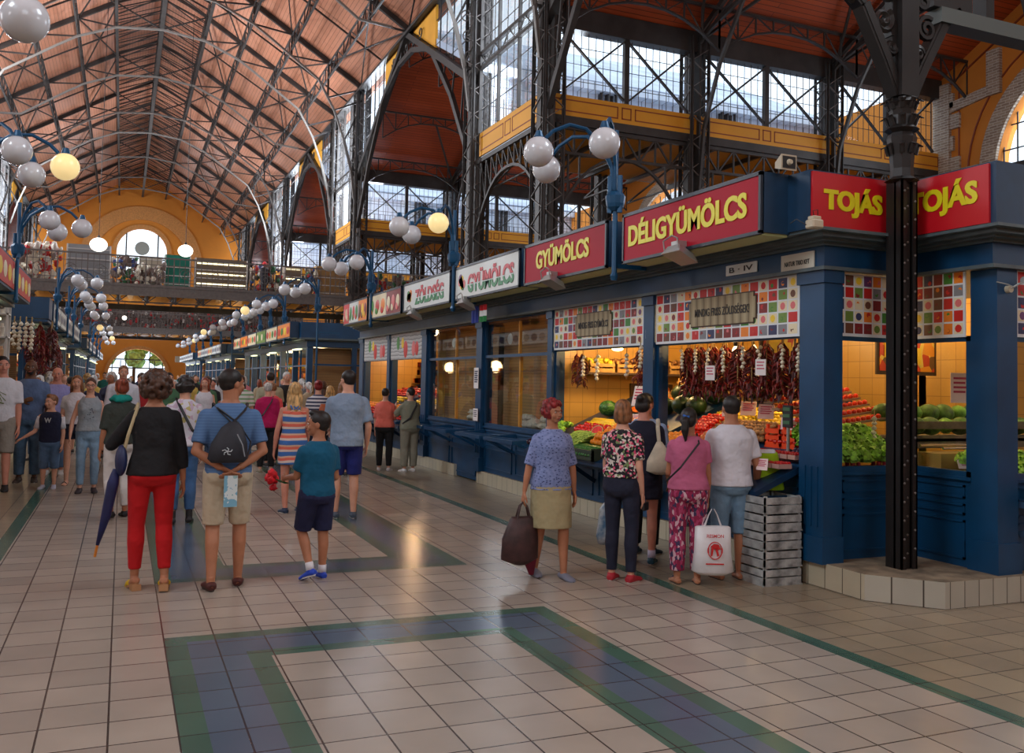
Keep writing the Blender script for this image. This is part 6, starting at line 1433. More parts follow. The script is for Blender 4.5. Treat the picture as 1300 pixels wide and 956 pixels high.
    def hb(b, c, r, nu=14, nv=10, jit=0):
        i0 = len(b.v); b.ball((0, 0, 0), r, nu, nv, jit=jit); 
        for i in range(i0, len(b.v)): b.v[i] = tuple(hp(Vector(b.v[i])+Vector(c)))
    b = MB(); hb(b, (0, -.012, .022), (.076, .094, .088), 18, 12); hb(b, (0, .022, -.035), (.058, .062, .072), 14, 10); hb(b, (0, .045, -.075), (.033, .036, .028), 10, 8)
    hb(b, (0, .088, -.018), (.012, .018, .024), 8, 6); hb(b, (0, .098, -.028), (.015, .013, .011), 8, 6); hb(b, (0, .075, .024), (.045, .015, .014), 8, 6); hb(b, (0, .082, -.056), (.022, .01, .012), 8, 6)
    for sd in (1, -1): hb(b, (sd*.077, -.008, -.008), (.010, .02, .03), 8, 6); hb(b, (sd*.04, .064, -.03), (.022, .018, .022), 8, 6)
    b.tube([Vector((0, -.008*s, z(1.44))), NP+Vector((0, -.004, .02))*s, hp((0, -.02, -.04))], [(.056 if F else .062)*s]*3, 12)
    jobs.append((remesh(b, vh*max(hs, .7), 1, .5), parts.append))
    def close_body():
        bm = bmesh.new()
        for me in parts: bm.from_mesh(me)
        me = bpy.data.meshes.new('body'); bm.to_mesh(me); bm.free(); me.materials.append(skin(sk)); me.polygons.foreach_set('use_smooth', [True]*len(me.polygons))
        o = bpy.data.objects.new('body', me); C.objects.link(o); o.parent = t
    def child(name, m, lab=None):
        def cb(me):
            me.materials.clear(); me.materials.append(m); me.polygons.foreach_set('use_smooth', [True]*len(me.polygons)); o = bpy.data.objects.new(name, me); C.objects.link(o); o.parent = t
            if lab: o['label'] = lab
        return cb
    if lod < 2:
        for sd in (1, -1):
            b = MB(); hb(b, (sd*.031, .078, .006), (.0135, .007, .007), 8, 6); ey = b.build('eye', mat('eye_white', (226, 220, 214), .3), t, smooth=True, origin=(0, 0, 0))
            b = MB(); hb(b, (sd*.031, .0835, .006), (.0062, .003, .0062), 8, 6); b.build('iris', mat('iris', (40, 28, 22), .3), ey, smooth=True, origin=(0, 0, 0))
            b = MB(); hb(b, (sd*.031, .083, .026), (.018, .006, .0035), 8, 5); b.build('eyebrow', hairm(hair[1] if hair[1] != 'red' else 'brown'), t, origin=(0, 0, 0))
        b = MB(); hb(b, (0, .0905, -.055), (.023, .006, .0065), 10, 6); b.build('lips', mat('lips', (160, 78, 70), .5), t, smooth=True, origin=(0, 0, 0))
        if glasses:
            b = MB()
            for sd in (1, -1): b.tube([hp((sd*.031+.02*cos(a*pi/5), .098, .006+.016*sin(a*pi/5))) for a in range(11)], .0018, 5); b.tube([hp((sd*.052, .095, .01)), hp((sd*.076, .0, .01))], .0018, 5)
            b.tube([hp((-.011, .1, .008)), hp((.011, .1, .008))], .0018, 5); b.build('glasses', BLACKM, t, origin=(0, 0, 0))
    # hair
    st = hair[0]
    if st != 'bald':
        b = MB(); hb(b, (0, -.022, .036), (.083, .096, .088), 18, 12)
        if st == 'short': hb(b, (0, -.045, -.005), (.075, .062, .06), 12, 10)
        if st in ('bob', 'long', 'pony', 'curly', 'bun'): hb(b, (0, -.05, -.01), (.084, .068, .075), 12, 10)
        if st == 'quiff': hb(b, (0, .03, .1), (.05, .05, .03), 12, 8); hb(b, (0, -.045, -.005), (.075, .062, .06), 12, 10)
        if st == 'bob':
            hb(b, (0, -.045, -.06), (.09, .062, .075), 14, 10)
            for sd in (1, -1): hb(b, (sd*.07, -.005, -.04), (.024, .05, .08), 10, 8)
        if st == 'long':
            for i in range(7):
                q = i/6; hb(b, (0, -.055-.03*q, -.04-.22*q), (.085-.02*q, .045, .06), 12, 8)
            for i in range(9): a = (i-4)/4; b.tube([hp((a*.08, -.05, .0)), hp((a*.088, -.08, -.12)), hp((a*.082, -.095, -.24)), hp((a*.06, -.09, -.33-.02*(i % 3)))], [.02*hs, .022*hs, .018*hs, .005*hs], 6)
            for sd in (1, -1): hb(b, (sd*.074, -.01, -.05), (.02, .04, .09), 10, 8)
        if st == 'pony':
            b.tube([hp((0, -.11, .03)), hp((.0, -.15, -.01)), hp((0, -.155, -.1)), hp((0, -.13, -.22))], [.02*hs, .04*hs, .042*hs, .01*hs], 8)
        if st == 'bun': hb(b, (0, -.1, .07), (.045, .04, .04), 10, 8)
        if st in ('curly', 'redcurl', 'bigcurl', 'fullcurl'):
            R = random.Random(hash(label) % 99 if False else len(label)); n = 90 if st not in ('bigcurl', 'fullcurl') else 190; ext_ = {'curly': (.098, .104, .108), 'redcurl': (.096, .11, .102), 'bigcurl': (.125, .115, .15), 'fullcurl': (.115, .118, .125)}[st]; cz = {'curly': .01, 'redcurl': .03, 'bigcurl': -.03, 'fullcurl': -.012}[st]
            for i in range(n):
                a = R.random()*2*pi; e = R.uniform(-.9, 1.5); v_ = Vector((cos(a)*cos(e)*ext_[0], sin(a)*cos(e)*ext_[1]-.025, sin(e)*ext_[2]+cz))
                if v_.y > .03 and v_.z < .07: continue
                hb(b, v_, (R.uniform(.016, .028),)*3, 7, 5)
            if st == 'fullcurl': hb(b, (0, -.045, -.02), (.1, .075, .1), 12, 10)
            if st == 'bigcurl': hb(b, (0, -.04, -.03), (.11, .075, .12), 12, 10)
        jobs.append((remesh(b, vh*1.15, 1, .4), child('hair', hairm(hair[1]))))
    # garments
    if top:
        m, slv, hem, e = top[0], top[1], top[2], top[3]; nk = top[4] if len(top) > 4 else 1.445
        b = MB(); R_ = [r for r in rings(hem, nk, e+.006)]; h = interp(hem); fl = top[5] if len(top) > 5 else .01
        R_ = [(0, h[3]*s, z(hem), (h[1]*fat+e+fl)*s, (h[2]*fat+e+fl)*s, .88)]+R_
        n_ = interp(nk); R_.append((0, n_[3]*s, z(nk+.004), (n_[1]+.012)*s, (n_[2]+.012)*s, .88)); R_.sort(key=lambda q: q[2]); b.rings(R_, 24)
        if F:
            for sd in (1, -1): b.ball((sd*.066*s, .078*s, z(1.26)), ((.058+e)*s, (.05+e)*s, (.058+e)*s), 10, 8)
        for sd in (1, -1):
            if hem < 1.0: b.ball((sd*.075*s*fat, -.05*s, z(max(.92, hem+.06))), ((.085*fat+e)*s, (.072*fat+e)*s, .07*s), 10, 8)
            if slv > 0:
                p, r = arm_pts(sd, slv, e*.8+.006); r[-1] += .004*s if slv < .6 else 0; b.tube(p, r, 12); b.ball(A[sd][0], ra[0]*1.05+(e*.7+.004)*s, 10, 8)
                if slv > .6: b.ball(A[sd][1], ra[1]+(e*.8+.006)*s, 8, 6)
            else: b.tube([Vector((sd*.085*s, -.03*s, z(1.36))), Vector((sd*.09*s, 0, z(1.435))), Vector((sd*.085*s, .04*s, z(1.36)))], .022*s, 8)
        jobs.append((remesh(b, vb*.95, 4, .5), child('top' if not (top and len(top) > 6) else top[6], m)))
    if bottom:
        kd, m, f, e = bottom[:4]; b = MB(); e2 = bottom[4] if len(bottom) > 4 else e
        if kd == 'pants':
            W = [r for r in rings(.80, .90, e+.004)]+[r for r in rings(.92, 1.0, min(e, .008)+.002)]; w1 = interp(1.03); W.append((0, w1[3]*s, z(1.03), (w1[1]*fat+.006)*s, (w1[2]*fat+.006)*s, .88)); b.rings(W, 22)
            for sd in (1, -1):
                p, r = leg_pts(sd, f, e, e2); b.tube(p, r, 14); b.ball(p[0], r[0]*1.0, 10, 8); b.ball((sd*.08*s*fat, -.052*s, z(.885)), ((.083*fat+min(e,.012))*s, (.074*fat+min(e,.012))*s, .09*s), 10, 8)
                if f > .5: b.ball(J[sd][1], rl[2]+((e+e2)/2)*s, 8, 6)
        else:
            zl = z(f) if f > 0 else 0; fl = e2; cx = (J[1][1]+J[-1][1])/2
            lw = abs(J[1][1].y-J[-1][1].y)/2
            pts = [(0, 0, z(f), (.17*fat+fl)*s, (.125*fat+fl*.8)*s+lw*.9, .9), (0, 0, z((f+.9)/2), (.18*fat+fl*.6)*s, (.128*fat+fl*.5)*s+lw*.4, .9), (0, -.012*s, z(.9), (.176*fat+e)*s, (.124*fat+e)*s, .88), (0, 0, z(1.03), (.15*fat+e)*s, (.102*fat+e)*s, .88)]
            b.rings(pts, 26)
            for sd in (1, -1): b.ball((sd*.078*s*fat, -.055*s, z(.90)), ((.086*fat+e)*s, (.074*fat+e)*s, .09*s), 10, 8)
        jobs.append((remesh(b, vb*.95, 1, .4), child({'pants': 'trousers' if f > .75 else 'shorts', 'skirt': 'skirt'}[kd], m)))
    # shoes
    for sd in (1, -1):
        hp_, kn, an, fd = J[sd]; side = Vector((0, 0, 1)).cross(fd).normalized(); upv = fd.cross(side).normalized() if fd.cross(side).z > 0 else side.cross(fd).normalized()
        base = an-upv*.045*s; heel = shoes[1] == 'wedge'; so = .022 if heel else 0
        def foot(e, b):
            L = .245*s*(.92 if F else 1.03)
            b.tube([base-fd*.062*s, base-fd*.03*s+upv*.005*s, base+fd*.05*s+upv*.0*s, base+fd*.11*s-upv*.012*s, base+fd*.165*s-upv*.018*s, base+fd*.185*s-upv*.02*s], [(.026+e)*s, (.036+e)*s, (.038+e)*s, (.044+e)*s, (.034+e)*s, (.012+e)*s], 12, flat=[.8, .85, .75, .58, .55, .5])
        b = MB(); foot(0, b); b.tube([an+upv*.03*s, base+fd*.0*s], [rl[5]*.95, .034*s], 10); m_ = []
        jobs.append((remesh(b, vh, 1), parts.append)) if shoes[1] in ('sandal', 'wedge', 'flip', 'loafer', 'ballet') else None
        if shoes[1] in ('shoe', 'boot'): b = MB(); b.tube([an+upv*.03*s, base], [rl[5]*.95, .034*s], 10); jobs.append((remesh(b, vb, 1), parts.append))
        b = MB(); hm = mat('shoe_%d_%d_%d' % shoes[0], shoes[0], .6)
        if shoes[1] in ('shoe', 'boot'):
            foot(.006, b); b.tube([base, an+upv*(.0 if shoes[1] == 'shoe' else .08)*s], [.04*s, rl[5]+.008*s], 10); jobs.append((remesh(b, vh, 1, .3), child('shoe', hm)))
        elif shoes[1] in ('loafer', 'ballet'):
            foot(.006, b); b.v = [v for v in b.v]; jobs.append((remesh(b, vh, 1, .3), child('shoe', hm)))
        elif shoes[1] == 'flip':
            b.tube([base+fd*.10*s-side*.035*s-upv*.0*s, base+fd*.11*s+upv*.022*s, base+fd*.10*s+side*.035*s], .006*s, 6); b.build('sandal_strap', hm, t, origin=(0, 0, 0))
        elif shoes[1] == 'wedge':
            b.tube([base+fd*.04*s-upv*.002*s, base+fd*.09*s+upv*.002*s, base+fd*.145*s-upv*.01*s, base+fd*.185*s-upv*.015*s], [.046*s, .05*s, .044*s, .018*s], 12, flat=.62); b.build('sandal_upper', hm, t, origin=(0, 0, 0), smooth=True)
            b = MB(); b.poly([base-fd*.065*s-side*.034*s-upv*.03*s, base+fd*.02*s-side*.036*s-upv*.034*s, base+fd*.02*s+side*.036*s-upv*.034*s, base-fd*.065*s+side*.034*s-upv*.03*s], -.05*s, tuple(upv)); plab(b.build('heel', mat('sole_cork', (166, 120, 80), .8), t, fix=True, origin=(0, 0, 0)), 'cork wedge heel')
        elif shoes[1] == 'sandal':
            for q in (.03, .11): b.tube([base+fd*q*s-side*.04*s, base+fd*q*s+upv*.03*s, base+fd*q*s+side*.04*s], .007*s, 6)
            b.build('sandal_strap', hm, t, origin=(0, 0, 0))
        b = MB(); zz = -.028*s; n = 14; out = []
        for i in range(n):
            a = 2*pi*i/n; l_ = .125*cos(a)*s+.062*s; w__ = (.044 if cos(a) > 0 else .034)*sin(a)*s; out.append(base+fd*l_+side*w__+upv*(-.034*s))
        b.poly(out, (.014 if not heel else .03)*s, tuple(upv)); b.build('sole', mat('sole_white', (196, 192, 186), .7) if shoes[1] == 'shoe' and (len(shoes) < 3) else mat('sole_dark', (60, 50, 44), .7) if not heel else mat('sole_cork', (166, 120, 80), .8), t, fix=True, origin=(0, 0, 0))
        if socks:
            b = MB(); b.tube([an-upv*.01*s, an+upv*.07*s], [rl[5]+.008*s, rl[5]+.007*s], 12); b.build('sock', mat('sock_%d' % socks[2], socks, .9), t, smooth=True, origin=(0, 0, 0))
    bake(jobs); close_body()
    f = Fig(); f.t = t; f.A = A; f.J = J; f.z = z; f.s = s; f.hp = hp; f.TR = TR_; f.M = Matrix.Translation((x, y, 0)) @ Matrix.Rotation(radians(rz), 4, 'Z'); f.W = lambda v: f.M @ Vector(v)
    f.hand = lambda sd: f.W(A[sd][2]+A[sd][3]*.09*s)
    return f
def local_thing(f, name, label, cat):
    """a carried thing with its own root at the person's place and turn"""
    t = thing(name, label, cat, f.t.location, f.t.rotation_euler[2]); WL[t.name] = Vector((0, 0, 0)); return t
fab = lambda n, c, v=.05: mat('cloth_'+n, c, .9, var=v*.9, vscale=5, bump=1, bscale=9, bd=.03)
DEN = fab('denim', (84, 112, 146), .2); DEND = fab('dark_denim', (28, 32, 52)); BLKC = fab('black', (24, 24, 27)); NAVY = fab('navy', (26, 30, 66)); BEIG = fab('beige', (190, 174, 148)); REDT = fab('red', (190, 14, 22)); WHT = fab('white', (212, 212, 220), .05)
FLOR = ramp_mat('flower_print', 'voronoi', [(0, (30, 30, 34)), (.38, (214, 206, 196)), (.55, (206, 70, 110)), (.68, (120, 140, 90)), (.78, (40, 36, 44)), (.9, (230, 150, 160))], 55, .9)
DOTS = ramp_mat('blue_leaf_print', 'dots', [(0, (40, 44, 86)), (.24, (120, 136, 184)), (.6, (136, 150, 196))], 38, .9, stretch=(1, 1, 1.5))
STRP = ramp_mat('striped_dress', 'wave', [(0, (60, 110, 180)), (.25, (220, 200, 190)), (.45, (224, 110, 90)), (.7, (220, 180, 150)), (.85, (70, 110, 170))], 2.2, .9, 'Z', dist=1.5)
PAIS = ramp_mat('pink_leaf_print', 'voronoi', [(0, (140, 30, 70)), (.4, (206, 170, 180)), (.6, (60, 50, 84)), (.8, (170, 60, 100))], 60, .9, stretch=(1, 1, .5))
LILP = ramp_mat('pale_floral', 'voronoi', [(0, (206, 206, 216)), (.7, (190, 170, 190)), (.85, (180, 170, 110))], 22, .9)
STRW = ramp_mat('navy_white_stripes', 'wave', [(0, (220, 220, 224)), (.5, (60, 66, 96))], 5, .9, 'Z')
# --- woman in black top and red trousers
f = person('woman with curly brown hair in a black top and red trousers walking away', .245, 7.66, 4, 1.655, 'f', 'tan', ('fullcurl', 'brown'), (BLKC, .80, .88, .012, 1.42, .02), ('pants', REDT, .93, .012, .012), ((214, 176, 20), 'wedge'),
    ar=((.22, -.05, -1), (.1, .1, -1)), al=((.55, .25, -.8), (-.7, .75, .5)), lr=((.03, .04, -1), (.02, -.22, -1), -.32), ll=((.03, .1, -1), (0, .02, -1), -.32), fat=1.02)
S = f.s
t = local_thing(f, 'shoulder_bag', 'small navy bag with a beige strap on the left shoulder of the woman in black', 'bag'); b = MB(); b.tube([(-.22, -.02, f.z(1.02)), (-.19, -.06, f.z(1.2)), (-.13, -.06, f.z(1.42)), (-.12, .0, f.z(1.45)), (-.14, .08, f.z(1.38)), (-.2, .1, f.z(1.1))], .012, 6, flat=.5); b.build('strap', mat('beige_strap', (196, 180, 140), .6), t, origin=(0, 0, 0))
b = MB(); b.ball((-.23, -.02, f.z(1.0)), (.045, .08, .12), 14, 10); b.build('pouch', mat('navy_leather', (30, 40, 80), .5), t, smooth=True, origin=(0, 0, 0))
t = local_thing(f, 'umbrella', 'furled navy umbrella with orange wooden handle hanging beside the woman in black', 'umbrella'); x0 = -.33
b = MB(); b.tube([(x0+.07, 0, f.z(.93)), (x0+.05, 0, f.z(.82)), (x0+.01, .02, f.z(.56)), (x0-.04, .03, f.z(.34))], [.025, .042, .035, .012], 10); b.build('canopy', mat('navy_nylon', (24, 32, 84), .6, var=.2), t, smooth=True, origin=(0, 0, 0))
b = MB(); b.tube([(x0+.12, 0, f.z(1.06)), (x0+.09, 0, f.z(.98)), (x0+.07, 0, f.z(.9))], .014, 8); b.tube([(x0-.04, .03, f.z(.34)), (x0-.055, .03, f.z(.25))], .01, 6); b.build('handle', mat('orange_wood', (200, 120, 30), .5), t, origin=(0, 0, 0))
# --- man with the dark backpack
BLUP = ramp_mat('heather_blue', 'wave', [(0, (72, 104, 146)), (.6, (86, 120, 164))], 14, .9, 'Z', dist=.5, const=False)
f = person('man in blue short-sleeved shirt and beige shorts with hands behind his back', .80, 7.55, 0, 1.70, 'm', 'tan', ('short', 'dark'), (BLUP, .42, .86, .014, 1.45, .01), ('pants', BEIG, .47, .02, .03), ((76, 30, 26), 'loafer'),
    ar=((.28, -.25, -1), (-.85, -.35, -.55)), al=((.28, -.25, -1), (-.85, -.35, -.55)), lr=((.04, .12, -1), (.0, .0, -1)), ll=((.04, .0, -1), (.02, -.25, -1)), turn=-62, fat=1.0)
t = local_thing(f, 'backpack', 'black and grey drawstring backpack on the man in the blue shirt', 'backpack')
b = MB(); b.rings([(-.03, -.2, f.z(1.0), .12, .05), (-.03, -.21, f.z(1.03), .15, .07), (-.02, -.2, f.z(1.15), .135, .065), (.0, -.18, f.z(1.27), .08, .045), (.01, -.16, f.z(1.31), .035, .03)], 18); b.build('bag_body', mat('charcoal_nylon', (40, 42, 50), .7, var=.2), t, smooth=True, origin=(0, 0, 0))
b = MB(); b.tube([(.0, -.17, f.z(1.3)), (.1, -.11, f.z(1.4)), (.13, .02, f.z(1.45)), (.12, .11, f.z(1.3))], .014, 6, flat=.5); b.tube([(.0, -.17, f.z(1.3)), (-.1, -.11, f.z(1.4)), (-.13, .02, f.z(1.45)), (-.12, .11, f.z(1.3))], .01, 6, flat=.5)
b.tube([(-.11, -.11, f.z(1.42)), (.05, -.15, f.z(1.3)), (.15, -.12, f.z(1.15)), (.12, -.19, f.z(1.04))], .012, 6, flat=.5); b.build('straps', BLACKM, t, origin=(0, 0, 0))
b = MB(); b.tube([(.03, -.262, f.z(1.22)), (.07, -.275, f.z(1.14)), (.09, -.27, f.z(1.05))], .005, 5); plab(b.build('zip', mat('grey_zip', (140, 144, 150), .5), t, origin=(0, 0, 0)), 'pale grey curved zip')
b = MB(); 
for k in range(5): a = k*1.2; b.tube([(-.04, -.277, f.z(1.09)), (-.04+.025*cos(a), -.28, f.z(1.09)+.02*sin(a)), (-.04+.04*cos(a+.5), -.276, f.z(1.09)+.03*sin(a+.5))], .004, 5)
plab(b.build('print', mat('print_white', (190, 196, 200), .6), t, origin=(0, 0, 0)), 'small pale curly emblem')
t = local_thing(f, 'folded_map', 'pale blue folded leaflet held behind the back of the man with the backpack', 'leaflet'); b = MB(); b.box(-.05, .05, -.212, -.206, f.z(.66), f.z(.90)); b.build('paper', ramp_mat('leaflet_print', 'noise', [(.3, (120, 176, 200)), (.5, (214, 226, 226)), (.7, (150, 190, 190))], 16, .6), t, origin=(0, 0, 0))
# --- boy in teal with red flowers
f = person('boy in a teal T-shirt and navy shorts holding a bunch of red flowers', 1.52, 7.62, 22, 1.335, 'm', 'tan', ('quiff', 'dark'), (fab('teal', (0, 84, 116)), .40, .86, .02, 1.45, .035), ('pants', NAVY, .46, .03, .04), ((30, 70, 190), 'shoe'),
    ar=((.12, -.05, -1), (.1, .75, -.3)), al=((.05, .35, -.9), (-.1, 1, -.15)), lr=((.02, .04, -1), (0, -.02, -1)), ll=((.02, .28, -1), (.0, -.45, -.9), -.35), turn=50, headscale=1.2, fat=1.04, socks=(220, 220, 226))
t = local_thing(f, 'flower_bunch', 'bunch of bright red flowers held in front of the boy in teal', 'flowers'); hc = f.A[-1][2]+f.A[-1][3]*.14; b = MB(); R = random.Random(2)
for i in range(7): c = hc+Vector((R.uniform(-.08, .0), R.uniform(.0, .09), R.uniform(-.09, .09))); b.ball(c, R.uniform(.03, .042), 10, 7, jit=.7)
b.build('petals', mat('petal_red', (216, 14, 34), .6, var=.25, vscale=30), t, smooth=True, origin=(0, 0, 0)); b = MB()
for i in range(4): b.tube([hc+Vector((-.03, .03, 0)), hc+Vector((.0+.01*i, -.1, -.03))], .005, 5)
b.build('stems', mat('stem_green', (40, 90, 40), .6), t, origin=(0, 0, 0))
# --- man in pale blue shirt and blue shorts
f = person('tall man seen from behind in a pale blue-grey shirt and royal blue shorts', 2.5, 10.85, -2, 1.745, 'm', 'fair', ('short', 'dark'), (fab('bluegrey', (132, 152, 176)), .44, .84, .03, 1.45, .02), ('pants', fab('royal', (26, 36, 110)), .46, .025, .035), ((70, 84, 100), 'shoe'),
    ar=((.24, -.1, -1), (.0, .35, -1)), al=((.1, .3, -1), (-.3, .8, -.3)), lr=((.03, .06, -1), (0, -.05, -1)), ll=((.03, .12, -1), (0, .0, -1)), turn=25, fat=1.0)
# --- woman in halter dress
f = person('blonde woman in a striped halter dress of orange, white and blue', 1.98, 11.5, 3, 1.60, 'f', 'pink', ('long', 'blond'), (STRP, 0, .80, .01, 1.33, .03, 'dress_top'), ('skirt', STRP, .64, .012, .02), ((40, 56, 84), 'shoe'),
    ar=((.15, .1, -1), (.1, .5, -.8)), al=((.22, .05, -1), (.08, .2, -1)), lr=((.02, .1, -1), (0, -.15, -1)), ll=((.02, .02, -1), (0, -.2, -1)), turn=-10)
b = MB()
for sd in (1, -1): b.tube([(sd*.03, -.10, f.z(1.33)), (sd*.06, -.09, f.z(1.4)), (sd*.055, .0, f.z(1.46))], .01, 6); b.tube([(sd*.1, -.1, f.z(1.3)), (-sd*.03, -.1, f.z(1.4))], .008, 6)
b.build('halter_straps', STRP, f.t, origin=(0, 0, 0))
# --- pair at the farther display
f = person('short-haired woman in a coral shirt and black trousers at the distant display', 4.45, 16.3, -28, 1.50, 'f', 'fair', ('short', 'dark'), (fab('coral', (226, 112, 96)), .5, .90, .02, 1.44), ('pants', BLKC, .96, .015, .02), ((210, 210, 214), 'shoe'), ar=((.12, .3, -1), (-.1, 1, .4)), fat=1.1, lod=1)
f = person('person in loose grey-green clothes with a black cross strap raising a camera', 4.85, 16.05, 12, 1.52, 'f', 'fair', ('short', 'dark'), (fab('sage', (128, 130, 112)), .5, .86, .03, 1.44), ('pants', fab('sage2', (136, 132, 116)), .95, .03, .035), ((220, 220, 220), 'shoe'), ar=((.3, .5, -.6), (-.4, .7, .9)), al=((.3, .5, -.6), (-.4, .7, .9)), fat=1.1, lod=1, turn=20)
t = local_thing(f, 'camera_strap', 'black strap across the back of the person in grey-green', 'strap'); tag(t, t['label'], 'strap'); b = MB(); b.tube([(.09, -.02, f.z(1.46)), (.06, -.13, f.z(1.36)), (-.08, -.155, f.z(1.1)), (-.18, -.06, f.z(.98))], .018, 6, flat=.4); b.build('webbing', BLACKM, t, origin=(0, 0, 0))
# --- red-haired woman walking towards the camera
f = person('elderly woman with dyed red hair in a blue leaf-patterned blouse and khaki skirt', 3.42, 7.1, 178, 1.50, 'f', 'tan', ('redcurl', 'red'), (DOTS, .50, .86, .018, 1.44, .03), ('skirt', fab('khaki', (166, 154, 116)), .50, .015, .02), ((120, 124, 140), 'ballet'),
    ar=((.28, -.1, -1), (.2, .05, -1)), al=((.24, .05, -1), (.05, .12, -1)), lr=((.02, -.08, -1), (.0, -.3, -1)), ll=((.02, .2, -1), (.0, .04, -1)), turn=14, fat=1.06, curlr=.9)
hd = f.A[1][2]+f.A[1][3]*.08
t = local_thing(f, 'shopping_bag', 'large dark brown and maroon bag carried by the red-haired woman', 'bag'); b = MB(); z0 = hd.z
b.rings([(hd.x+.02, .02, z0-.52, .05, .03), (hd.x+.03, .02, z0-.47, .17, .06), (hd.x+.02, .0, z0-.3, .165, .055), (hd.x+.0, .0, z0-.14, .12, .04), (hd.x, .0, z0-.12, .1, .02)], 14); b.build('bag_body', mat('brown_leather', (62, 40, 40), .5, var=.3, vscale=12, bump=.4, bscale=9), t, smooth=True, origin=(0, 0, 0))
b = MB(); b.rings([(hd.x-.1, -.03, z0-.62, .02, .02), (hd.x-.08, -.04, z0-.45, .08, .03), (hd.x-.07, -.03, z0-.2, .06, .02)], 10); plab(b.build('maroon_pouch', mat('maroon_cloth', (110, 24, 50), .8, var=.2), t, smooth=True, origin=(0, 0, 0)), 'maroon cloth bag hanging behind the brown one')
b = MB()
for dy in (-.02, .03): b.tube([(hd.x-.06, dy, z0-.14), (hd.x-.03, dy*.5, z0-.03), (hd.x, 0, z0+.0), (hd.x+.03, dy*.5, z0-.03), (hd.x+.06, dy, z0-.14)], .008, 6)
b.build('handles', mat('brown_leather', (0, 0, 0)), t, origin=(0, 0, 0))
# --- woman in flowered top
f = person('woman with light brown bob in a flowered top, dark jeans and red shoes', 3.93, 6.78, -52, 1.52, 'f', 'fair', ('bob', 'lbrown'), (FLOR, .38, .98, .018, 1.43, .01), ('pants', DEND, .97, .01, .014), ((170, 34, 48), 'shoe'),
    ar=((.12, -.1, -1), (.05, .25, -1)), al=((.15, .25, -1), (.0, .3, -1)), fat=1.02, turn=10)
t = local_thing(f, 'plastic_bag', 'clear and blue plastic bag hanging beside the flowered woman', 'bag'); hd = f.A[-1][2]+f.A[-1][3]*.08
b = MB(); b.rings([(hd.x-.03, hd.y, hd.z-.40, .07, .05), (hd.x-.03, hd.y, hd.z-.33, .09, .07), (hd.x-.02, hd.y, hd.z-.1, .075, .05), (hd.x, hd.y, hd.z-.0, .02, .02)], 12); b.build('film', ramp_mat('bag_film', 'noise', [(.3, (60, 100, 130)), (.5, (170, 176, 180)), (.65, (120, 124, 120))], 9, .3, const=False), t, smooth=True, origin=(0, 0, 0))
t = local_thing(f, 'wallet', 'black wallet in the hand of the flowered woman', 'wallet'); hd = f.A[1][2]+f.A[1][3]*.1; b = MB(); b.bbox(hd.x-.012, hd.x+.012, hd.y-.02, hd.y+.09, hd.z-.04, hd.z+.03, .004); b.build('case', BLACKM, t, origin=(0, 0, 0))
# --- navy dress with tote
f = person('dark-haired woman in a short navy dress with a cream cloth bag', 4.5, 7.38, -32, 1.565, 'f', 'pink', ('bun', 'dark'), (fab('navydress', (22, 24, 44)), .30, .80, .02, 1.44, .04, 'dress_top'), ('skirt', fab('navydress', (0, 0, 0)), .66, .02, .03), ((24, 66, 84), 'shoe'),
    ar=((.14, .1, -1), (-.1, .9, -.1)), turn=-25, fat=1.0, socks=(200, 196, 220))
t = local_thing(f, 'tote_bag', 'cream cloth shoulder bag hanging on the woman in navy', 'bag'); b = MB(); b.rings([(.15, -.14, f.z(.92), .05, .05), (.16, -.15, f.z(.95), .13, .075), (.16, -.15, f.z(1.05), .125, .07), (.155, -.13, f.z(1.16), .07, .045), (.145, -.11, f.z(1.24), .025, .02)], 16); b.build('pouch', mat('cream_canvas', (196, 186, 164), .9, var=.1, bump=.3, bscale=20), t, smooth=True, origin=(0, 0, 0))
b = MB(); b.tube([(.145, -.115, f.z(1.22)), (.13, -.1, f.z(1.38)), (.13, -.02, f.z(1.46)), (.14, .06, f.z(1.4)), (.16, .06, f.z(1.25)), (.16, -.07, f.z(1.15))], .018, 6, flat=.5); b.build('strap', mat('cream_canvas', (0, 0, 0)), t, origin=(0, 0, 0))
f = person('person in black trousers half hidden behind the woman in the navy dress', 4.78, 7.8, -50, 1.56, 'm', 'tan', ('short', 'dark'), (fab('paleblue', (140, 160, 196)), .4, .9, .015), ('pants', BLKC, .96, .015, .02), ((30, 60, 80), 'shoe'), lod=1)
# --- pink top with ponytail
f = person('woman with dark ponytail in a pink top and patterned pink trousers', 4.42, 6.52, -22, 1.46, 'f', 'tan', ('pony', 'dark'), (fab('pinktop', (186, 96, 130)), .32, .92, .022, 1.44, .02), ('pants', PAIS, .93, .02, .035), ((50, 50, 90), 'flip'),
    ar=((.14, .0, -1), (.04, .2, -1)), al=((.1, .3, -1), (-.2, .9, -.2)), turn=-28, fat=1.06, curlr=.9)
b = MB(); b.tube([f.hp((-.03, -.105, .045)), f.hp((0, -.125, .03)), f.hp((.03, -.11, .03))], .012, 6); plab(b.build('hair_tie', mat('hair_tie', (30, 90, 170), .6), f.t, origin=(0, 0, 0)), 'blue hair tie')
t = local_thing(f, 'bag_strap', 'thin black cross strap on the back of the pink-topped woman', 'strap'); b = MB(); b.tube([(.07, .02, f.z(1.465)), (.06, -.12, f.z(1.38)), (-.1, -.165, f.z(1.15)), (-.2, -.06, f.z(1.0))], .008, 6, flat=.5); b.build('webbing', BLACKM, t, origin=(0, 0, 0))
hd = f.A[1][2]+f.A[1][3]*.08
t = local_thing(f, 'carrier_bag', 'white plastic carrier bag with a red round emblem held by the pink-topped woman', 'bag'); b = MB(); X, Yy, Z = hd.x+.02, hd.y-.12, hd.z
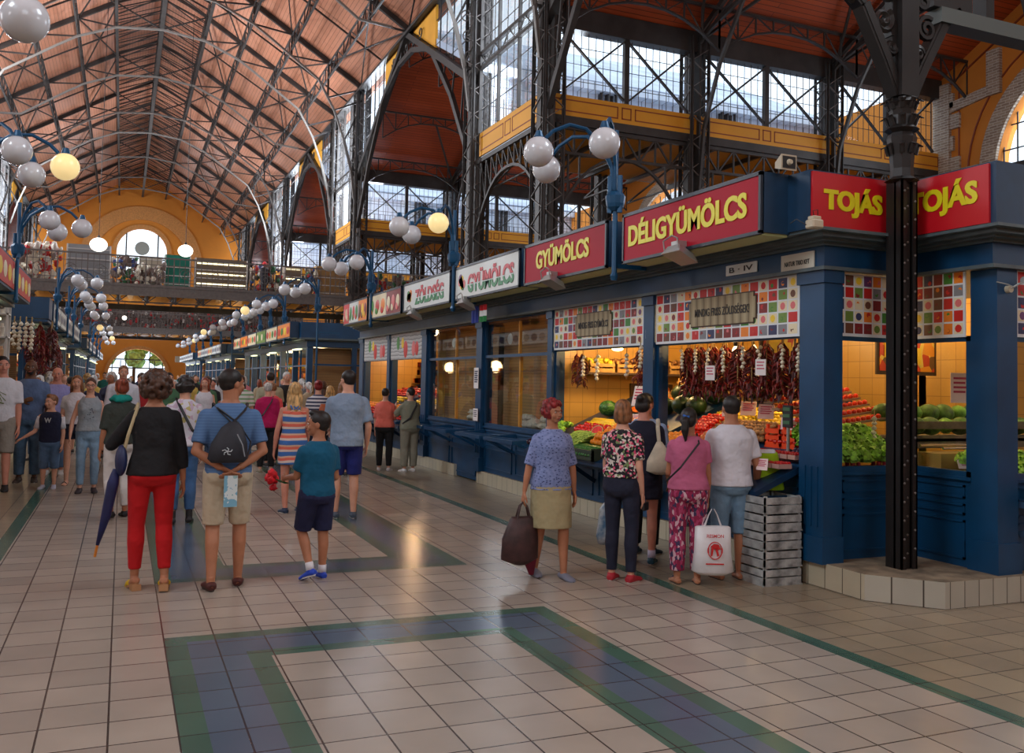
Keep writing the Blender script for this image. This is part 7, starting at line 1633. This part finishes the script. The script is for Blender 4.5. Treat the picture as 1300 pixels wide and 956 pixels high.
b.rings([(X, Yy, Z-.53, .12, .06, .8), (X, Yy, Z-.50, .175, .085, .8), (X, Yy, Z-.35, .155, .075, .8), (X, Yy, Z-.14, .15, .05, .8), (X, Yy, Z-.13, .13, .03, .8)], 24); b.build('bag_body', mat('white_film', (222, 222, 224), .35, var=.04, bump=.5, bscale=14), t, smooth=True, origin=(0, 0, 0))
b = MB()
for q in (-.045, .045): b.tube([(X+q*1.6, Yy, Z-.14), (X+q*.8, Yy, Z-.04), (X+q*.2, Yy, Z+.01)], [.02, .012, .008], 6, flat=.4)
b.build('handles', mat('white_film', (0, 0, 0)), t, origin=(0, 0, 0))
EMB = mat('emblem_red', (200, 30, 36), .5); b = MB(); n = 22; yf = Yy-.088
for i in range(n):
    a, a2 = 2*pi*i/n, 2*pi*(i+1)/n; b.bar((X+.058*cos(a), yf, Z-.32+.07*sin(a)), (X+.058*cos(a2), yf, Z-.32+.07*sin(a2)), .012, .006)
b.poly([(X-.04, yf, Z-.29), (X-.01, yf, Z-.265), (X+.03, yf, Z-.27), (X+.045, yf, Z-.31), (X+.02, yf, Z-.31), (X-.01, yf, Z-.305)], .004, (0, 1, 0)); b.poly([(X-.03, yf, Z-.30), (X-.01, yf, Z-.30), (X-.02, yf, Z-.36), (X-.035, yf, Z-.37)], .004, (0, 1, 0)); b.poly([(X+.0, yf, Z-.30), (X+.02, yf, Z-.30), (X+.035, yf, Z-.36), (X+.02, yf, Z-.37)], .004, (0, 1, 0))
put_text(b, text_geo('RESMON', .01), (X-.07, yf, Z-.215), (1, 0, 0), (0, 0, 1), .14, .028, .004); b.box(X-.075, X+.075, yf, yf+.004, Z-.435, Z-.425); plab(b.build('emblem', EMB, t, origin=(0, 0, 0)), 'red round emblem and lettering')
# --- man in white T-shirt
f = person('dark-haired man in a white T-shirt and pale denim shorts at the fruit display', 4.88, 6.56, -14, 1.56, 'm', 'tan', ('short', 'dark'), (WHT, .40, .88, .02, 1.45, .02), ('pants', fab('paledenim', (110, 140, 164), .2), .56, .02, .025), ((170, 60, 70), 'flip'),
    ar=((.3, -.05, -1), (.2, .5, -.6)), al=((.16, .3, -1), (.0, .9, -.2)), turn=-5, fat=1.08)
hd = f.A[1][2]+f.A[1][3]*.08
t = local_thing(f, 'green_bag', 'lime green fabric bag with white top held by the man in the white T-shirt', 'bag'); gx, gy_ = hd.x+.07, hd.y-.08; b = MB(); b.rings([(gx+.03, gy_, .755, .115, .045, .7), (gx+.03, gy_, .77, .12, .05, .7), (gx, gy_, 1.07, .09, .04, .7), (gx, gy_, 1.09, .08, .03, .7)], 20); b.build('bag_body', mat('lime_fabric', (150, 190, 10), .8, var=.08), t, origin=(0, 0, 0)); b = MB(); b.rings([(gx-.01, gy_, 1.08, .085, .04, .7), (gx-.01, gy_, 1.11, .07, .03, .7)], 16); plab(b.build('white_lining', WHT, t, origin=(0, 0, 0)), 'white lining')
# --- group at the left
LG = 1
f = person('man at the left edge in a printed white T-shirt, grey shorts and black shoes', -1.55, 14.6, 176, 1.86, 'm', 'pink', ('short', 'dark'), (WHT, .44, .88, .02), ('pants', fab('grey', (140, 132, 122)), .5, .03, .04), ((30, 30, 32), 'shoe', 1), al=((.1, .05, -1), (.05, .1, -1)), ll=((.02, .2, -1), (.0, -.1, -1)), lod=LG, turn=20)
b = MB(); R = random.Random(5)
for i in range(9): a = R.random()*6; b.tube([(-.06+.03*cos(a), .15, f.z(1.2)+.09*sin(a)), (.03+.03*sin(a), .153, f.z(1.22)+.1*cos(a*2))], .006, 5)
plab(b.build('shirt_print', fab('print', (120, 130, 90)), f.t, origin=(0, 0, 0)), 'loose leafy print')
f = person('bearded dark-skinned man in a blue denim shirt and jeans', -1.28, 15.7, 178, 1.84, 'm', 'dark', ('bald', 'dark'), (fab('denimshirt', (92, 112, 148), .2), .55, .86, .02), ('pants', fab('washed', (76, 104, 130), .25), .96, .02, .03), ((60, 50, 46), 'shoe'), ar=((.15, .1, -1), (-.7, .7, .3)), al=((.2, .05, -1), (0, .4, -.9)), lod=LG)
b = MB(); b.ball(f.hp((0, .055, -.07)), (.048, .042, .036), 10, 8, jit=.2); b.build('beard', hairm('dark'), f.t, origin=(0, 0, 0))
f = person('small boy in a navy baseball shirt with white sleeves holding a hand', -.92, 14.75, 172, 1.30, 'm', 'fair', ('quiff', 'lbrown'), (fab('navyshirt', (30, 36, 64)), .0, .86, .03, 1.44, .02), ('pants', DEN, .62, .025, .03), ((190, 196, 220), 'shoe'), ar=((.3, .1, -1), (.7, .2, -.45)), al=((.15, .0, -1), (0, .2, -1)), headscale=1.2, lod=LG, turn=-35)
b = MB(); 
for sd in (1, -1): p0, p1 = f.A[sd][0], f.A[sd][0].lerp(f.A[sd][1], .8); b.tube([p0, p1], [.055*f.s*1.1, .05*f.s*1.1], 10)
plab(b.build('sleeves', WHT, f.t, smooth=True, origin=(0, 0, 0)), 'white sleeves'); b = MB(); put_text(b, text_geo('W', .03), (.01+.05, .125, f.z(1.24)), (-1, 0, 0), (0, 0, 1), .09, .07); plab(b.build('letter', mat('print_white', (0, 0, 0)), f.t, origin=(0, 0, 0)), 'white letter W')
f = person('woman in glasses, grey tank top and light jeans walking towards the camera', -.40, 14.15, 180, 1.585, 'f', 'fair', ('short', 'brown'), (fab('greytank', (150, 160, 168)), 0, .92, .016, 1.42), ('pants', fab('lightjeans', (120, 150, 176), .2), .95, .012, .015), ((50, 44, 50), 'shoe', 1), ar=((.3, .0, -1), (.08, .2, -1)), al=((.2, .02, -1), (.05, .2, -1)), ll=((.02, .15, -1), (0, -.1, -1)), glasses=True, lod=LG)
b = MB(); R = random.Random(8)
for i in range(14): b.ball((R.uniform(-.06, .06), .145, f.z(1.2)+R.uniform(-.1, .06)), (.008, .004, .008), 6, 4)
plab(b.build('shirt_print', fab('print2', (90, 100, 110)), f.t, origin=(0, 0, 0)), 'small dark print')
person('young long-haired woman in a white top with bare legs behind the grey tank top', -.62, 15.2, 178, 1.62, 'f', 'fair', ('long', 'lbrown'), (WHT, .3, .95, .015), ('pants', DEND, .22, .02, .02), ((40, 40, 44), 'sandal'), lod=LG)
f = person('man with receding hair in a lilac shirt and a black shoulder strap', -.98, 16.8, 176, 1.74, 'm', 'pink', ('bald', 'grey'), (fab('lilac', (150, 150, 206)), .42, .88, .02), ('pants', DEN, .95, .02, .02), ((200, 200, 200), 'shoe'), lod=LG, fat=1.15)
b = MB(); b.tube([(.12, .06, f.z(1.45)), (.13, .14, f.z(1.3)), (.14, .13, f.z(1.12))], .014, 6, flat=.5); b.build('shoulder_strap', BLACKM, f.t, origin=(0, 0, 0))
person('man with short fair hair in a white shirt facing the camera in mid crowd', .02, 17.5, 185, 1.80, 'm', 'fair', ('short', 'lbrown'), (fab('wshirt', (216, 220, 232), .05), .95, .88, .02), ('pants', BEIG, .95, .02, .02), ((60, 50, 40), 'shoe'), lod=LG)
f = person('woman in white jeans with a teal scarf half hidden by the woman in black', .0, 11.6, 20, 1.60, 'f', 'tan', ('bun', 'auburn'), (fab('darkgreen', (50, 56, 50)), .5, .9, .02), ('pants', fab('whitejeans', (212, 208, 204), .04), .92, .014, .015), ((30, 30, 34), 'shoe', 1), lod=LG, ll=((.02, .1, -1), (0, -.3, -1)))
b = MB(); b.ball((0, .0, f.z(1.46)), (.13, .11, .06), 14, 8, jit=.5); plab(b.build('scarf', fab('tealscarf', (0, 130, 120)), f.t, origin=(0, 0, 0), smooth=True), 'teal scarf')
t = local_thing(f, 'red_bag', 'red bag at the hip of the woman with the teal scarf', 'bag'); b = MB(); b.rings([(.17, 0, f.z(.78), .05, .09), (.17, 0, f.z(.95), .05, .09), (.17, 0, f.z(1.0), .03, .06)], 12); b.build('pouch', REDT, t, origin=(0, 0, 0))
f = person('woman with dark curly hair in a pale flowered blouse and blue jeans walking away', .66, 10.95, 0, 1.64, 'f', 'fair', ('curly', 'dark'), (LILP, .5, .90, .02), ('pants', fab('bluejeans', (60, 96, 140), .25), .90, .014, .02), ((36, 36, 40), 'boot', 1), lod=LG, ll=((.02, .02, -1), (0, -.25, -1)), lr=((.02, .1, -1), (0, .0, -1)))
t = local_thing(f, 'bag_strap', 'black cross strap on the back of the pale flowered blouse', 'strap'); b = MB(); b.tube([(-.09, -.02, f.z(1.46)), (-.05, -.13, f.z(1.36)), (.08, -.16, f.z(1.1)), (.18, -.08, f.z(1.0))], .018, 6, flat=.4); b.build('webbing', BLACKM, t, origin=(0, 0, 0))
f = person('grey-haired woman in a magenta cardigan and black trousers walking away', 2.36, 16.4, 0, 1.56, 'f', 'fair', ('short', 'grey'), (fab('magenta', (176, 12, 84)), .92, .86, .03), ('pants', BLKC, .95, .02, .02), ((150, 140, 120), 'shoe'), lod=LG, fat=1.12)
t = local_thing(f, 'bag_strap', 'dark diagonal strap on the magenta cardigan', 'strap'); b = MB(); b.tube([(.09, -.02, f.z(1.46)), (.05, -.15, f.z(1.36)), (-.1, -.18, f.z(1.1)), (-.2, -.08, f.z(1.0))], .012, 6, flat=.4); b.build('webbing', BLACKM, t, origin=(0, 0, 0))
person('woman with wavy brown hair in a white tank top facing the camera', 1.45, 18.2, 170, 1.62, 'f', 'fair', ('long', 'auburn'), (WHT, 0, .9, .015, 1.42), ('pants', DEN, .9, .015, .015), ((60, 60, 60), 'shoe'), lod=LG)
f = person('red-haired woman in a navy and white striped top with a tan bag', 3.2, 16.2, -5, 1.62, 'f', 'fair', ('bun', 'red'), (STRW, .3, .9, .02), ('pants', DEND, .95, .015, .015), ((60, 60, 60), 'shoe'), lod=LG)
t = local_thing(f, 'leather_bag', 'tan leather bag on the back of the striped top', 'bag'); b = MB(); b.rings([(.1, -.2, f.z(1.0), .1, .05), (.1, -.2, f.z(1.2), .1, .05), (.08, -.18, f.z(1.28), .05, .03)], 12); b.build('pouch', mat('tan_leather', (170, 84, 40), .5), t, smooth=True, origin=(0, 0, 0))
person('person in a coral jacket just left of the blonde woman in the striped dress', 2.62, 17.6, 20, 1.55, 'f', 'fair', ('short', 'lbrown'), (fab('coral2', (232, 84, 92)), .9, .88, .03), ('pants', BLKC, .95, .02, .02), ((60, 60, 60), 'shoe'), lod=LG)
person('bald-headed man in a pale grey-green shirt seen from behind in the crowd', 2.85, 19.5, 0, 1.75, 'm', 'fair', ('short', 'dark'), (fab('greygreen', (166, 160, 134)), .44, .88, .03), ('pants', BEIG, .95, .02, .02), ((60, 60, 60), 'shoe'), lod=LG, fat=1.15).t['label'] = 'broad man in a pale grey-green shirt seen from behind in the crowd'
person('man in a white and green checked shirt seen from behind beside the grey-haired woman', 2.1, 18.2, 0, 1.68, 'm', 'fair', ('short', 'brown'), (ramp_mat('green_check', 'wave', [(0, (214, 218, 214)), (.6, (120, 170, 120))], 4, .9, 'Z'), .44, .88, .03), ('pants', DEND, .95, .02, .02), ((60, 60, 60), 'shoe'), lod=LG)
person('blonde woman with loose hair right of the striped top, seen from behind', 3.62, 17.2, 0, 1.52, 'f', 'fair', ('long', 'blond'), (fab('khaki2', (130, 120, 90)), .4, .9, .02), ('pants', DEND, .95, .015, .015), ((60, 60, 60), 'shoe'), lod=LG)
person('brown-haired woman just left of the tall man in the blue-grey shirt', 3.5, 15.6, 0, 1.60, 'f', 'fair', ('long', 'lbrown'), (fab('brown2', (120, 90, 70)), .4, .9, .02), ('pants', DEND, .95, .015, .015), ((60, 60, 60), 'shoe'), lod=LG)
# --- the crowd behind: one pixel-small person after another, each with its own clothes
TOPS = {'white': (206, 206, 210), 'black': (34, 34, 38), 'grey': (130, 132, 136), 'pink': (206, 120, 130), 'blue': (70, 96, 150), 'red': (170, 40, 44), 'beige': (180, 164, 136), 'green': (70, 110, 80), 'navy': (36, 42, 70), 'yellow': (210, 180, 90), 'teal': (40, 120, 120), 'lilac': (160, 140, 180)}
HN = {'brown': 'brown', 'dark': 'dark', 'blond': 'blond', 'grey': 'grey', 'auburn': 'auburn', 'lbrown': 'light brown', 'white': 'white'}
CR_ = random.Random(21); seen = set(); tk, hk = list(TOPS), list(HN); cnt = 0
spots = [(-1.2, 18.5), (-.55, 19.2), (-1.45, 19.6), (.35, 18.9), (.75, 17.0), (-.2, 20.0), (1.0, 20.3), (1.7, 20.8), (2.5, 21.5), (3.3, 20.2), (3.9, 19.2), (4.0, 21.4), (-1.0, 21.4), (.1, 22.2), (-.6, 23.2), (.7, 23.6), (1.4, 24.2), (2.1, 24.0), (2.9, 24.6), (3.6, 25.4), (4.3, 24.0), (-1.3, 24.8), (-.2, 25.8), (.9, 26.5), (1.8, 27.4), (2.6, 28.0), (3.4, 28.6), (4.4, 27.6), (-.9, 28.2), (.2, 29.4), (1.2, 30.5), (2.2, 31.5), (3.2, 32.5), (4.2, 31.2), (-1.0, 32.0), (.0, 33.6), (1.0, 35), (2.1, 36), (3.3, 37.5), (-.6, 38), (.7, 40), (1.9, 42), (3.1, 43), (4.2, 40), (-1.0, 44), (.4, 47), (1.6, 50), (2.9, 52), (3.9, 48), (-.4, 55), (1.0, 58), (2.4, 62), (.2, 66), (3.4, 64), (1.6, 72)]
for i, (cx, cy) in enumerate(spots):
    while True:
        ck, h_, st = CR_.choice(tk), CR_.choice(hk), CR_.choice(('short', 'short', 'long', 'bob', 'curly', 'pony')); away = CR_.random() < .5; sx = 'm' if st == 'short' and CR_.random() < .7 else 'f'
        key = (ck, h_, st, away)
        if key not in seen: seen.add(key); break
    if sx == 'm' and h_ == 'auburn': h_ = 'brown'
    words = {'short': 'short', 'long': 'long', 'bob': 'chin-length', 'curly': 'curly', 'pony': 'tied back'}[st]
    zone = 'left side' if cx < 0 else 'middle' if cx < 2.2 else 'right side'
    person('distant person %s, %s %s hair, %s top, %s of crowd' % ('walking away' if away else 'facing the camera', words, HN[h_], ck, zone), cx, cy, (0 if away else 180)+CR_.uniform(-25, 25), (1.74 if sx == 'm' else 1.62)+CR_.uniform(-.06, .08), sx,
        CR_.choice(('fair', 'fair', 'pink', 'tan')), (st, h_), (fab('crowd_'+ck, TOPS[ck]), CR_.choice((.4, .4, .9)), .88, .02), ('pants', CR_.choice((DEN, DEND, BLKC, BEIG)), CR_.choice((.48, .95, .95)), .02, .025), ((70, 64, 60), 'shoe'), lod=1 if cy < 22 else 2, ll=((.02, .15, -1), (0, -.15, -1)), group='distant crowd in the aisle')
for o in list(bpy.data.objects):
    if o.name.startswith('person') or o.name.startswith('body'): pass
